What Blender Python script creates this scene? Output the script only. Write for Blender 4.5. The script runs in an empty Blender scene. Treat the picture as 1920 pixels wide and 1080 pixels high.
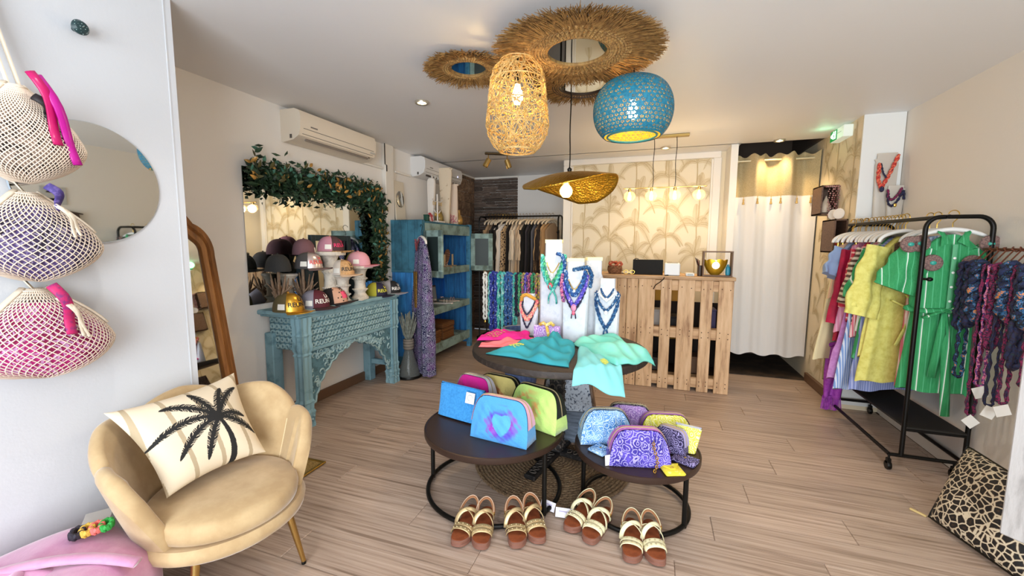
import bpy, bmesh, math, random
import numpy as np
from mathutils import Vector, Matrix

S = bpy.context.scene
COL = S.collection
PI = math.pi
rnd = random.Random(7)

# ------------------------------------------------------------------ camera, world, light, exposure
H = 1.4
def look(yaw, pitch, roll):
    cy, sy, cp, sp = math.cos(yaw), math.sin(yaw), math.cos(pitch), math.sin(pitch)
    f = Vector((sy * cp, cy * cp, -sp)); r = Vector((cy, -sy, 0)); u = r.cross(f)
    c, s = math.cos(roll), math.sin(roll)
    return Matrix((r * c + u * s, u * c - r * s, -f)).transposed()
cam = bpy.data.cameras.new('camera'); cam.lens = 36 * 778.16 / 1920; cam.sensor_width = 36; cam.clip_start = 0.05
camo = bpy.data.objects.new('camera', cam); COL.objects.link(camo)
camo.matrix_world = Matrix.Translation((0, 0, H)) @ look(math.radians(-18.758), math.radians(5.984), math.radians(.334)).to_4x4()
S.camera = camo
try:
    S.cycles.use_denoising = True
    S.cycles.max_bounces = 7; S.cycles.transparent_max_bounces = 12
    S.cycles.caustics_reflective = False; S.cycles.caustics_refractive = False
    S.cycles.sample_clamp_indirect = 6
except Exception:
    pass
S.view_settings.view_transform = 'Standard'; S.view_settings.look = 'None'
S.view_settings.exposure = 0.12; S.view_settings.gamma = 1.0; S.view_settings.use_curve_mapping = False

W = bpy.data.worlds.new('sky'); S.world = W; W.use_nodes = True
W.node_tree.nodes['Background'].inputs[0].default_value = (.72, .84, 1.0, 1)
W.node_tree.nodes['Background'].inputs[1].default_value = 1.1

def lamp(name, kind, loc, power, col, size=.05, rot=None, **k):
    l = bpy.data.lights.new(name, kind); l.energy = power; l.color = col
    if kind == 'AREA':
        l.shape = 'RECTANGLE'; l.size, l.size_y = size
    else:
        l.shadow_soft_size = size
    for a, b in k.items(): setattr(l, a, b)
    o = bpy.data.objects.new(name, l); COL.objects.link(o); o.location = loc
    if rot: o.rotation_euler = rot
    return o
WARM = (1.0, .74, .42)
# daylight through the open shopfront behind the photographer
lamp('shopfront_daylight', 'AREA', (.35, -2.7, 1.25), 270, (.90, .96, 1.0), (3.4, 2.4), (math.radians(97), 0, 0))

# ------------------------------------------------------------------ mesh helpers
class MB:
    def __init__(s): s.v = []; s.f = []
    def add(s, vs, fs):
        o = len(s.v); s.v += [tuple(v) for v in vs]; s.f += [tuple(i + o for i in f) for f in fs]; return s
    def box(s, c, d, rot=None, b=0.0):
        bm = bmesh.new(); bmesh.ops.create_cube(bm, size=1)
        bmesh.ops.scale(bm, vec=d, verts=bm.verts)
        if b > 0:
            bmesh.ops.bevel(bm, geom=bm.edges[:], offset=min(b, min(d) * .45), segments=1 if b < .012 else 2, profile=.5, affect='EDGES')
        R = rot if isinstance(rot, Matrix) else (Matrix.Rotation(rot, 3, 'Z') if rot else Matrix.Identity(3))
        bm.verts.index_update()
        s.add([R @ v.co + Vector(c) for v in bm.verts], [[v.index for v in f.verts] for f in bm.faces]); bm.free(); return s
    def loft(s, rings, closed=True, caps=True, loop=False):
        n = len(rings[0]); o = len(s.v); vs = [tuple(p) for r in rings for p in r]; fs = []
        m = len(rings)
        for i in range(m if loop else m - 1):
            a, b = i * n, ((i + 1) % m) * n
            for j in range(n if closed else n - 1):
                k = (j + 1) % n; fs.append((a + j, a + k, b + k, b + j))
        if caps and closed and not loop:
            fs.append(tuple(range(n - 1, -1, -1))); fs.append(tuple((m - 1) * n + j for j in range(n)))
        return s.add(vs, fs)
    def tube(s, pts, r, n=8, caps=True, loop=False, flat=1.0, up0=None):
        P = [Vector(p) for p in pts]; m = len(P); rings = []
        up = Vector(up0) if up0 else None
        for i, p in enumerate(P):
            if loop: t = P[(i + 1) % m] - P[i - 1]
            else: t = P[min(i + 1, m - 1)] - P[max(i - 1, 0)]
            if t.length < 1e-9: t = Vector((0, 0, 1))
            t.normalize()
            if up is None:
                up = Vector((0, 0, 1)) if abs(t.z) < .9 else Vector((0, 1, 0))
            a = up - t * up.dot(t)
            if a.length < 1e-4: a = t.orthogonal()
            a.normalize(); up = a; b = t.cross(a)
            rr = r[i] if hasattr(r, '__len__') else r
            rings.append([p + a * (rr * flat * math.cos(2 * PI * j / n)) + b * (rr * math.sin(2 * PI * j / n)) for j in range(n)])
        return s.loft(rings, True, caps, loop)
    def twist(s, pts, r, turns=6, n=7, loop=False, k=2):
        P = [Vector(p) for p in pts]; m = len(P)
        for j in range(k):
            Q = []; up = Vector((0, 1, 0))
            for i, p in enumerate(P):
                t = (P[(i + 1) % m] - P[i - 1]) if loop else (P[min(i + 1, m - 1)] - P[max(i - 1, 0)])
                t = t.normalized() if t.length > 1e-9 else Vector((0, 0, 1))
                a = up - t * up.dot(t); a = a.normalized() if a.length > 1e-4 else t.orthogonal().normalized(); up = a; b = t.cross(a)
                w = 2 * PI * (turns * i / (m if loop else m - 1) + j / k); Q.append(p + (a * math.cos(w) + b * math.sin(w)) * r * .48)
            s.tube(Q, [r * .66 * (1 + .12 * math.sin(i * 2.3 + j)) for i in range(m)], n, loop=loop)
        return s
    def lathe(s, prof, n=24, c=(0, 0, 0), sx=1, sy=1, caps=True):
        rings = [[(c[0] + r * sx * math.cos(2 * PI * j / n), c[1] + r * sy * math.sin(2 * PI * j / n), c[2] + z) for j in range(n)] for r, z in prof]
        return s.loft(rings, True, caps)
    def grid(s, fn, nu, nv, closeu=False):
        vs = [fn(i / (nu if closeu else nu - 1), j / (nv - 1)) for j in range(nv) for i in range(nu)]; fs = []
        for j in range(nv - 1):
            for i in range(nu if closeu else nu - 1):
                k = (i + 1) % nu; fs.append((j * nu + i, j * nu + k, (j + 1) * nu + k, (j + 1) * nu + i))
        return s.add(vs, fs)
    def prism(s, pts, fn, d0, d1):
        n = len(pts)
        a = [fn(x, y, d0) for x, y in pts] + [fn(x, y, d1) for x, y in pts]
        fs = [tuple(range(n - 1, -1, -1)), tuple(range(n, 2 * n))] + [(i, (i + 1) % n, n + (i + 1) % n, n + i) for i in range(n)]
        return s.add(a, fs)
    def ball(s, c, r, n=12, m=8, sc=(1, 1, 1)):
        rings = [[(c[0] + sc[0] * r * math.sin(PI * max(i, .02) / m) * math.cos(2 * PI * j / n), c[1] + sc[1] * r * math.sin(PI * max(i, .02) / m) * math.sin(2 * PI * j / n), c[2] - sc[2] * r * math.cos(PI * i / m)) for j in range(n)] for i in list(range(m)) + [m - .02]]
        return s.loft(rings)
    def mesh(s, name, mat=None, smooth=35, fixn=True):
        me = bpy.data.meshes.new(name); me.from_pydata(s.v, [], s.f)
        if fixn:
            bm = bmesh.new(); bm.from_mesh(me); bmesh.ops.recalc_face_normals(bm, faces=bm.faces); bm.to_mesh(me); bm.free()
        if smooth:
            me.polygons.foreach_set('use_smooth', [True] * len(me.polygons))
            if smooth < 180: me.set_sharp_from_angle(angle=math.radians(smooth))
        if mat: me.materials.append(mat)
        me.update(); return me
    def build(s, name, mat, parent=None, smooth=35, loc=None, rot=None, label=None, stuff=False, fixn=True):
        o = bpy.data.objects.new(name, s.mesh(name, mat, smooth, fixn)); COL.objects.link(o)
        if parent: o.parent = parent
        if loc: o.location = loc
        if rot is not None: o.rotation_euler = rot if hasattr(rot, '__len__') else (0, 0, rot)
        if label: o['label'] = label
        if stuff: o['kind'] = 'stuff'
        return o

def tag(o, label, cat, group=None, kind=None):
    o['label'] = label; o['category'] = cat
    if group: o['group'] = group
    if kind: o['kind'] = kind
    return o
def thing(name, label, cat, loc=(0, 0, 0), rot=0, group=None):
    o = bpy.data.objects.new(name, None); COL.objects.link(o); o.empty_display_size = .05
    o.location = loc; o.rotation_euler = rot if hasattr(rot, '__len__') else (0, 0, rot)
    return tag(o, label, cat, group)
def struct(name, mb, mat, parent=None, smooth=0, label=None):
    o = mb.build(name, mat, parent, smooth)
    if not parent: o['kind'] = 'structure'
    if label: o['label'] = label
    return o
def inst(me, name, parent, loc, rot=(0, 0, 0), sc=(1, 1, 1)):
    o = bpy.data.objects.new(name, me); COL.objects.link(o); o.parent = parent
    o.location = loc; o.rotation_euler = rot; o.scale = sc; return o
def dup(root, label, loc=None, rot=None, group=None):
    r = root.copy(); COL.objects.link(r); r['label'] = label
    if loc: r.location = loc
    if rot is not None: r.rotation_euler = rot if hasattr(rot, '__len__') else (0, 0, rot)
    if group: r['group'] = group
    for ch in root.children:
        c = ch.copy(); COL.objects.link(c); c.parent = r
        for g in ch.children:
            d = g.copy(); COL.objects.link(d); d.parent = c
    return r
def lerp(a, b, t): return a + (b - a) * t
def interp(tab, t):
    for (a, x), (b, y) in zip(tab, tab[1:]):
        if t <= b: return x + (y - x) * max(0, (t - a)) / max(1e-9, b - a)
    return tab[-1][1]
def arc(c, r, a0, a1, n=8, ax='xz'):
    out = []
    for i in range(n + 1):
        a = math.radians(lerp(a0, a1, i / n)); u, w = r * math.cos(a), r * math.sin(a)
        out.append({'xz': (c[0] + u, c[1], c[2] + w), 'yz': (c[0], c[1] + u, c[2] + w), 'xy': (c[0] + u, c[1] + w, c[2])}[ax])
    return out
_fonts = {}
def text2d(s, size=1.0):
    cu = bpy.data.curves.new('t', 'FONT'); cu.body = s; cu.size = size; cu.align_x = 'CENTER'; cu.align_y = 'CENTER'; cu.resolution_u = 2
    cu.offset = .018 * size
    o = bpy.data.objects.new('t', cu); COL.objects.link(o)
    dg = bpy.context.evaluated_depsgraph_get(); dg.update()
    me = bpy.data.meshes.new_from_object(o.evaluated_get(dg))
    v = [tuple(x.co[:2]) for x in me.vertices]; f = [tuple(p.vertices) for p in me.polygons]
    bpy.data.objects.remove(o); bpy.data.meshes.remove(me); bpy.data.curves.remove(cu)
    return v, f

# ------------------------------------------------------------------ materials
def lin(h):
    if not isinstance(h, str): return tuple(h)
    h = h.lstrip('#'); o = []
    for i in (0, 2, 4):
        c = int(h[i:i + 2], 16) / 255; o.append(c / 12.92 if c <= .04045 else ((c + .055) / 1.055) ** 2.4)
    return tuple(o)
def c4(h): return (*lin(h), 1)
class NG:
    def __init__(s, m):
        m.use_nodes = True; s.t = m.node_tree; s.b = s.t.nodes['Principled BSDF']
    def n(s, kind, ins=None, **p):
        x = s.t.nodes.new('ShaderNode' + kind)
        for k, v in p.items(): setattr(x, k, v)
        for k, v in (ins or {}).items():
            if hasattr(v, 'is_linked') or isinstance(v, bpy.types.NodeSocket): s.t.links.new(v, x.inputs[k])
            else: x.inputs[k].default_value = v
        return x
    def l(s, a, b): s.t.links.new(a, b)
    def math(s, op, a, b=0.0, c=None):
        i = {0: a, 1: b}
        if c is not None: i[2] = c
        return s.n('Math', i, operation=op).outputs[0]
    def mix(s, fac, a, b, mode='MIX'):
        x = s.n('Mix', None, data_type='RGBA', blend_type=mode)
        for k, v in ((0, fac), (6, a), (7, b)):
            if isinstance(v, bpy.types.NodeSocket): s.l(v, x.inputs[k])
            else: x.inputs[k].default_value = v
        return x.outputs[2]
    def coord(s, kind='Object', sc=(1, 1, 1)):
        c = s.n('TexCoord').outputs[kind]
        return s.n('Mapping', {0: c, 3: sc}).outputs[0]
    def ramp(s, fac, stops):
        r = s.n('ValToRGB', {0: fac}); e = r.color_ramp.elements
        while len(e) < len(stops): e.new(.5)
        for x, (p, c) in zip(e, stops): x.position = p; x.color = c4(c)
        return r.outputs[0]
    def noise(s, vec, scale, det=3, rough=.55):
        return s.n('TexNoise', {'Vector': vec, 'Scale': scale, 'Detail': det, 'Roughness': rough}).outputs[0]
    def bump(s, h, st, dist=.01):
        s.l(s.n('Bump', {'Strength': st, 'Distance': dist, 'Height': h}).outputs[0], s.b.inputs['Normal'])
MATS = {}
def mat(name, col='#808080', rough=.6, metal=0, n=None, st=None, bump=None, rv=0, emit=None, vc=False, sc=(1, 1, 1), trans=0, alpha=1, sheen=0, coat=0, ior=None):
    """n=(scale, colour2, lo, hi) noise blend; st=(axis, period, colour2, duty) stripes; bump=(scale, strength); rv random value per object"""
    if name in MATS: return MATS[name]
    m = bpy.data.materials.new(name); MATS[name] = m; g = NG(m); b = g.b
    b.inputs['Roughness'].default_value = rough; b.inputs['Metallic'].default_value = metal
    c = c4(col); v = None
    if n or st or bump: v = g.coord('Object', sc)
    if vc:
        c = g.n('VertexColor', layer_name='Col').outputs[0]
    if n:
        f = g.n('MapRange', {0: g.noise(v, n[0], 5, .6), 1: n[2], 2: n[3]}).outputs[0]
        c = g.mix(f, c, c4(n[1]))
    if st:
        for q in (st if isinstance(st, list) else [st]):
            ax, per, c2, duty = q
            x = g.n('SeparateXYZ', {0: g.coord('Object')}).outputs[ax]
            fr = g.math('FRACT', g.math('DIVIDE', x, per))
            c = g.mix(g.math('LESS_THAN', fr, duty), c, c4(c2))
    if rv:
        r = g.n('ObjectInfo').outputs['Random']
        c = g.mix(1.0, c, g.n('CombineColor', {0: (q := g.math('MULTIPLY_ADD', r, 2 * rv, 1 - rv)), 1: q, 2: q}).outputs[0], 'MULTIPLY')
    if isinstance(c, tuple): b.inputs['Base Color'].default_value = c
    else: g.l(c, b.inputs['Base Color'])
    if bump: g.bump(g.noise(v, bump[0], 4), bump[1])
    if emit: b.inputs['Emission Color'].default_value = c4(emit[0]); b.inputs['Emission Strength'].default_value = emit[1]
    if trans: b.inputs['Transmission Weight'].default_value = trans
    if ior: b.inputs['IOR'].default_value = ior
    if alpha < 1: b.inputs['Alpha'].default_value = alpha
    if sheen: b.inputs['Sheen Weight'].default_value = sheen; b.inputs['Sheen Roughness'].default_value = .4
    if coat: b.inputs['Coat Weight'].default_value = coat
    return m
def leopard(name, base, ring, dark, scale, mid=None, gap=.13):
    if name in MATS: return MATS[name]
    m = bpy.data.materials.new(name); MATS[name] = m; g = NG(m)
    v = g.coord(); nz = g.n('TexNoise', {'Vector': v, 'Scale': scale * .8}).outputs[1]
    v2 = g.n('VectorMath', {0: v, 1: g.n('VectorMath', {0: nz, 3: .35 / scale}, operation='SCALE').outputs[0]}, operation='ADD').outputs[0]
    vo = g.n('TexVoronoi', {'Vector': v2, 'Scale': scale}, feature='DISTANCE_TO_EDGE').outputs['Distance']
    c = g.ramp(vo, [(0, base), (gap, base), (gap + .04, ring), (gap + .10, dark), (gap + .30, dark), (gap + .36, mid or dark)])
    g.l(c, g.b.inputs['Base Color']); g.b.inputs['Roughness'].default_value = .7
    return m
def bandana(name, base, light, scale, mid=None):
    """bandana cotton: pale rings, dots and wavering lines on a plain ground"""
    if name in MATS: return MATS[name]
    m = bpy.data.materials.new(name); MATS[name] = m; g = NG(m)
    v = g.coord(); nz = g.n('TexNoise', {'Vector': v, 'Scale': scale * .45}).outputs[1]
    v2 = g.n('VectorMath', {0: v, 1: g.n('VectorMath', {0: nz, 3: 1.0 / scale}, operation='SCALE').outputs[0]}, operation='ADD').outputs[0]
    d = g.n('TexVoronoi', {'Vector': v2, 'Scale': scale}).outputs['Distance']
    rings = g.math('LESS_THAN', g.math('FRACT', g.math('MULTIPLY', d, 4.2)), .3)
    d2 = g.n('TexVoronoi', {'Vector': v2, 'Scale': scale * 3.2}).outputs['Distance']
    dots = g.math('LESS_THAN', d2, .22)
    f = g.math('MAXIMUM', rings, dots)
    b0 = c4(base)
    if mid: b0 = g.mix(g.n('MapRange', {0: g.noise(v, scale * .5, 3), 1: .42, 2: .62}).outputs[0], c4(base), c4(mid))
    g.l(g.mix(f, b0, c4(light)), g.b.inputs['Base Color']); g.b.inputs['Roughness'].default_value = .75
    g.bump(g.noise(v, scale * 1.2, 3), .25)
    return m
def patch(name, cols, scale=40, rough=.8):
    """printed scarf cloth: irregular patches of several colours"""
    if name in MATS: return MATS[name]
    m = bpy.data.materials.new(name); MATS[name] = m; g = NG(m)
    v = g.coord(); f = g.noise(v, scale, 4, .7); k = len(cols)
    f = g.n('MapRange', {0: f, 1: .3, 2: .7}).outputs[0]
    r = g.n('ValToRGB', {0: f}); r.color_ramp.interpolation = 'CONSTANT'; e = r.color_ramp.elements
    while len(e) < k: e.new(.5)
    for i, (x, c) in enumerate(zip(e, cols)): x.position = i / k; x.color = c4(c)
    g.l(r.outputs[0], g.b.inputs['Base Color']); g.b.inputs['Roughness'].default_value = rough
    return m
def vcol(o, fn):
    """colour attribute Col from fn(P) on the (n,3) local points: printed or dyed colour of the cloth"""
    me = o.data; n = len(me.vertices); co = np.empty(n * 3); me.vertices.foreach_get('co', co)
    c = np.ones((n, 4)); c[:, :3] = fn(co.reshape(-1, 3))
    a = me.color_attributes.new('Col', 'FLOAT_COLOR', 'POINT'); a.data.foreach_set('color', c.ravel()); return o

def woodmat(name, c1, c2, dark, sc=(1.2, 14, 14), rough=.55, rv=.12, knots=True, scale=2.2):
    if name in MATS: return MATS[name]
    m = bpy.data.materials.new(name); MATS[name] = m; g = NG(m)
    oi = g.n('ObjectInfo').outputs['Random']
    v = g.n('VectorMath', {0: g.coord('Object', sc), 1: g.n('CombineXYZ', {0: g.math('MULTIPLY', oi, 37.0), 1: g.math('MULTIPLY', oi, 11.0)}).outputs[0]}, operation='ADD').outputs[0]
    a = g.noise(v, scale, 6, .62); c = g.ramp(a, [(.3, c1), (.52, c2), (.72, dark)])
    if knots:
        k = g.noise(v, scale * .55, 2, .4)
        c = g.mix(g.n('MapRange', {0: k, 1: .64, 2: .74, 4: .8}).outputs[0], c, c4(dark))
    q = g.math('MULTIPLY_ADD', oi, 2 * rv, 1 - rv)
    c = g.mix(1.0, c, g.n('CombineColor', {0: q, 1: q, 2: q}).outputs[0], 'MULTIPLY')
    g.l(c, g.b.inputs['Base Color']); g.b.inputs['Roughness'].default_value = rough
    g.bump(a, .12, .004); return m

WHITE_WALL = mat('wall_paint', '#ebe7e2', .85, bump=(90, .06))
COOL_WALL = mat('wing_paint', '#cfd2d7', .85, bump=(90, .05))
CEIL = mat('ceiling_paint', '#ebebec', .5)
TRIMW = mat('white_trim', '#ece7de', .5)
BLACK = mat('black_metal', '#14120f', .42, .6)
BRASS = mat('brass', '#c4a262', .25, 1)
GOLD = mat('gold_metal', '#d8b35a', .3, 1)
MIRROR = mat('mirror_silver', '#dfe3e2', .02, 1)
GLASS = mat('clear_glass', '#ffffff', .02, trans=1, ior=1.1)
BASEB = mat('brown_skirting', '#6b4f3a', .5)
PAPER = mat('white_card', '#efece4', .6)

# ------------------------------------------------------------------ the room
CZ = 2.46
floor = struct('floor', MB().box((-.45, 2.3, -.03), (4.9, 8.0, .04)), mat('subfloor', '#5a4636', .8))
PLANK = woodmat('laminate', '#c9b4a4', '#b29b8a', '#7d6757', (.75, 4.6, 4.6), .42, .09, True, 2.4)
pl = MB().box((.5, .5, .0), (1, 1, .010), b=.0025).mesh('plank', PLANK, 0)
row, y = 0, .35
while y < 6.2:
    x = -2.78 - [0, .42, .83, .2, .64][row % 5]
    while x < 1.83:
        a, b = max(x, -2.785), min(x + 1.25, 1.835)
        if b - a > .03 and not (y > 4.9 and a > .75):
            inst(pl, 'plank', floor, (a + .0008, y + .0008, -.005), sc=(b - a - .0016, .1884, 1))
        x += 1.25
    y += .19; row += 1
fr = struct('floor_fitting_room', MB().box((1.18, 5.5, -.001), (.78, 1.04, .014)), mat('dark_slate_floor', '#2a211b', .7, n=(7, '#4a3a2b', .45, .65)))
struct('ceiling', MB().box((-.45, 1.63, CZ + .05), (4.9, 6.72, .1)).box((-1.03, 5.65, CZ + .05), (3.7, 1.36, .1)), CEIL)
wl = struct('wall_left', MB().box((-2.84, 3.8, 1.25), (.1, 5.2, 2.5)), WHITE_WALL)
struct('wall_front_left', MB().box((-2.455, -.228, 1.25), (.81, 3.16, 2.5)), COOL_WALL)
struct('trim_2', MB().box((-2.0495, 1.322, 1.23), (.003, .005, 2.45)), COOL_WALL)
struct('wall_right', MB().box((1.91, 1.3, 1.25), (.12, 5.84, 2.5)), mat('wall_paint_right', '#e3dbd0', .85, bump=(80, .06)))
wb = struct('wall_back', MB().box((-1.9, 6.32, 1.25), (1.9, .11, 2.5)), WHITE_WALL)
struct('wall_back_centre', MB().box((-.194, 5.85, 1.25), (1.852, 1.04, 2.5)), mat('wallpaper_ground', '#eadfc6', .75))
struct('wall_back_pillar', MB().box((.765, 5.45, 1.25), (.068, .92, 2.5)), TRIMW)
struct('wall_right_back', MB().box((1.75, 5.25, 1.25), (.36, 2.06, 2.5)), mat('wallpaper_ground_2', '#e2d2b4', .75))
struct('trim_3', MB().box((1.708, 4.214, 1.25), (.276, .012, 2.42), b=.002), mat('white_panel', '#e6e6e2', .6))
struct('trim_4', MB().box((1.70, 4.205, 1.615), (.30, .035, .03), b=.004), TRIMW)
struct('wall_fitting_room', MB().box((1.18, 6.05, 1.5), (.78, .06, 3.0)).box((1.18, 5.5, 2.99), (.78, 1.06, .04)).box((.805, 5.95, 1.5), (.02, .1, 3.0)).box((1.18, 4.985, 2.7), (.78, .02, .46)).box((1.56, 5.5, 2.72), (.03, 1.04, .5)).box((.79, 5.5, 2.72), (.03, 1.04, .5)), mat('fitting_room_brown', '#5b4c40', .9))
struct('wall_front', MB().box((-2.4, -1.62, 1.25), (.9, .1, 2.5)).box((1.86, -1.62, 1.25), (.2, .1, 2.5)), WHITE_WALL)
# skirting
struct('baseboard_left', MB().box((-2.778, 3.83, .045), (.02, 4.8, .09), b=.004), BASEB)
struct('baseboard_right', MB().box((1.555, 4.62, .045), (.03, .74, .09), b=.004), BASEB)
struct('baseboard_back', MB().box((-1.55, 6.255, .045), (.95, .02, .09), b=.004), BASEB)
struct('baseboard_right_front', MB().box((1.843, 2.5, .045), (.014, 3.3, .09), b=.003), mat('white_skirting', '#d6cec2', .5))
# white moulding round the wallpaper panel
struct('trim_5', MB().box((-.22, 5.315, 2.425), (1.80, .035, .07), b=.006).box((-1.068, 5.315, 1.2), (.10, .036, 2.38), b=.006).box((.645, 5.315, 1.2), (.085, .036, 2.38), b=.006).box((-1.006, 5.322, 1.2), (.022, .03, 2.36), b=.004).box((.594, 5.322, 1.2), (.022, .03, 2.36), b=.004), TRIMW)
# trunking and conduit on the left wall
struct('trim_6', MB().box((-2.765, 3.93, 1.23), (.05, .15, 2.46), b=.006).box((-2.78, 4.06, 1.23), (.02, .05, 2.46), b=.004), mat('trunking', '#e4ded4', .55))
struct('trim_7', MB().box((-2.772, 3.62, 2.20), (.035, .45, .022), b=.004).box((-2.772, 4.22, 2.20), (.035, .32, .022), b=.004), TRIMW)
struct('trim_8', MB().box((-2.772, 5.86, 2.447), (.03, .82, .02)).box((-2.4, 6.255, 2.449), (.74, .02, .02)), TRIMW)
cb = MB().tube([(-2.735, 3.84, 2.455), (-2.735, 3.84, 2.24), (-2.735, 3.87, 2.235), (-2.735, 3.87, 2.17)], .005, 5)
tag(cb.build('cable', BLACK), 'thin black cable running down the white trunking beside the garland', 'cable')
# stacked stone on the back wall and along the end of the left wall
def stonemat(name, a, b, c):
    m = bpy.data.materials.new(name); g = NG(m); v = g.coord('Object', (3, 3, 3)); oi = g.n('ObjectInfo').outputs['Random']
    v = g.n('VectorMath', {0: v, 1: g.n('CombineXYZ', {0: g.math('MULTIPLY', oi, 50.0)}).outputs[0]}, operation='ADD').outputs[0]
    f = g.noise(v, 1.4, 5, .65); c_ = g.ramp(f, [(.3, a), (.52, b), (.75, c)])
    q = g.math('MULTIPLY_ADD', oi, 1.0, .5)
    g.l(g.mix(1, c_, g.n('CombineColor', {0: q, 1: q, 2: q}).outputs[0], 'MULTIPLY'), g.b.inputs['Base Color'])
    g.b.inputs['Roughness'].default_value = .8; g.bump(f, .6, .02); return m
SLATE = stonemat('dark_slate', '#3a302b', '#5d4f46', '#85756a')
BROWNST = stonemat('brown_stone', '#4d3c30', '#7d6450', '#a58b72')
def stone_mesh(mt):
    b = MB().box((0, 0, 0), (1, 1, 1), b=.08); return b.mesh('stone', mt, 0)
sm = stone_mesh(SLATE); z = .02; k = 0
while z < 2.42:
    h = rnd.uniform(.036, .056); x = -2.79
    while x < -2.045:
        w = min(rnd.uniform(.14, .42), -2.04 - x)
        if -2.04 - x - w < .06: w = -2.04 - x
        d = rnd.uniform(.02, .05); inst(sm, 'stone', wb, (x + w / 2, 6.265 - d / 2 + .01, min(z + h / 2, 2.43)), sc=(w - .004, d, h - .004)); x += w
    z += h
sm2 = stone_mesh(BROWNST); z = .02
while z < 2.40:
    h = rnd.uniform(.12, .24); h = min(h, 2.44 - z); y = 5.46
    while y < 6.22:
        w = min(rnd.uniform(.18, .36), 6.24 - y)
        if 6.24 - y - w < .08: w = 6.24 - y
        d = rnd.uniform(.02, .04); inst(sm2, 'stone', wl, (-2.79 + d / 2 - .008, y + w / 2, z + h / 2), sc=(d, w - .006, h - .006)); y += w
    z += h

# printed banana palms of the wallpaper: flat ink strokes on the paper
PALMINK = mat('palm_ink', '#cfbd97', .8, n=(9, '#c6b189', .4, .6))
PALMPALE = mat('palm_ink_pale', '#e5d9bc', .8)
def palms(name, fn, u0, u1, v0, v1, parent, seed, dx=.33, dy=.36):
    r = random.Random(seed); ink, pale = MB(), MB(); cnt = [0]
    def stroke(mb, pts, w, lift):
        L, R = [], []
        for i, (u, v) in enumerate(pts):
            a, b = pts[max(i - 1, 0)], pts[min(i + 1, len(pts) - 1)]
            tx, ty = b[0] - a[0], b[1] - a[1]; q = math.hypot(tx, ty) or 1
            ww = w[i] / 2; L.append((u - ty / q * ww, v + tx / q * ww)); R.append((u + ty / q * ww, v - tx / q * ww))
        ok = lambda p: (min(max(p[0], u0), u1), min(max(p[1], v0), v1))
        cnt[0] += 1; lift = (.0003 + (cnt[0] % 101) * 1e-5) if mb is pale else (.0015 + (cnt[0] % 211) * 8e-6)
        n = len(pts); mb.add([fn(*ok(p), lift) for p in L + R], [(i, i + 1, n + i + 1, n + i) for i in range(n - 1)])
    c = 0; u = u0 + .12
    while u < u1 + .2:
        v = v0 - .45 + (c % 2) * dy / 2
        while v < v1 + .3:
            cu, cv = u + r.uniform(-.03, .03), v + r.uniform(-.05, .05)
            stroke(ink, [(cu + .01 * math.sin(t * 3), cv - .34 + .38 * t) for t in [i / 6 for i in range(7)]], [.013] * 7, .0009)
            for i in range(6):
                a = math.radians(lerp(28, 152, i / 5) + r.uniform(-14, 14)); L = r.uniform(.22, .34); dr = r.uniform(.24, .40) * abs(math.cos(a)) ** .9 + .05
                ps = [(cu + L * t * math.cos(a), cv + L * t * math.sin(a) * 1.1 - dr * t * t) for t in [k / 12 for k in range(13)]]
                lw = [.004 + .070 * math.sin(PI * min(1, t * .92 + .05)) ** .8 for t in [k / 12 for k in range(13)]]
                stroke(pale, ps, lw, .0006 + .00003 * i)
                stroke(ink, ps, [.006] * 13, .0012)
                for s in (-1, 1): stroke(ink, [(px - s * lw[k] * .5 * math.sin(a), py + s * lw[k] * .5 * math.cos(a) * (1 if abs(math.cos(a)) > .2 else .6)) for k, (px, py) in enumerate(ps)], [.0025] * 13, .0011)
                for k in range(2, 25):
                    t = k / 25; q = t * 12; j = int(q); f = q - j
                    px, py = lerp(ps[j][0], ps[min(j + 1, 12)][0], f), lerp(ps[j][1], ps[min(j + 1, 12)][1], f)
                    tx, ty = ps[min(j + 1, 12)][0] - ps[j][0], ps[min(j + 1, 12)][1] - ps[j][1]; qn = math.hypot(tx, ty) or 1; tx /= qn; ty /= qn
                    ll = .034 * math.sin(PI * min(1, t * .9 + .08)) + .004
                    for s in (-1, 1):
                        e = (px + ll * (tx * .75 - s * ty * .8), py + ll * (ty * .75 + s * tx * .8))
                        stroke(ink, [(px, py), e], [.0020, .0014], .0010)
            v += dy
        u += dx; c += 1
    pale.build(name, PALMPALE, parent, 0, fixn=False, stuff=True); ink.build(name, PALMINK, parent, 0, fixn=False, stuff=True)
palms('palm_print', lambda u, v, d: (u, 5.33 - d, v), -.995, .583, 1.0, 2.39, bpy.data.objects['wall_back_centre'], 3)
palms('palm_print', lambda u, v, d: (1.57 - d, u, v), 4.225, 4.985, .1, 2.44, bpy.data.objects['wall_right_back'], 5)

# ------------------------------------------------------------------ lights of the shop (the lamps' own bulbs are in their builders)
FIL = mat('glowing_filament', '#ffe0a0', .4, emit=('#ffcf80', 30))
def downlight(x, y, label, power, seen=True):
    t = thing('ceiling_spot', label, 'ceiling light', (x, y, CZ - .012), group='recessed ceiling spots')
    MB().lathe([(.032, .01), (.034, -.002), (.05, -.004), (.052, .003), (.05, .012)], 24).build('trim_ring', mat('satin_ring', '#cfc6b4', .3, .8), t)
    MB().lathe([(.001, .006), (.031, .006), (.031, .009)], 20).build('bulb_face', mat('spot_face', '#fff2d8', .4, emit=('#ffe2b0', 14)), t)
    lamp('ceiling_spot_light', 'SPOT', (x, y, CZ - .03), power, WARM if seen else (1, .93, .84), .03, None, spot_size=math.radians(110), spot_blend=.6)
downlight(-1.685, 2.84, 'recessed ceiling spot between the cap display and the straw mirrors', 22)
downlight(.079, 4.93, 'recessed ceiling spot above the row of glass globe bulbs', 22)
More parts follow.
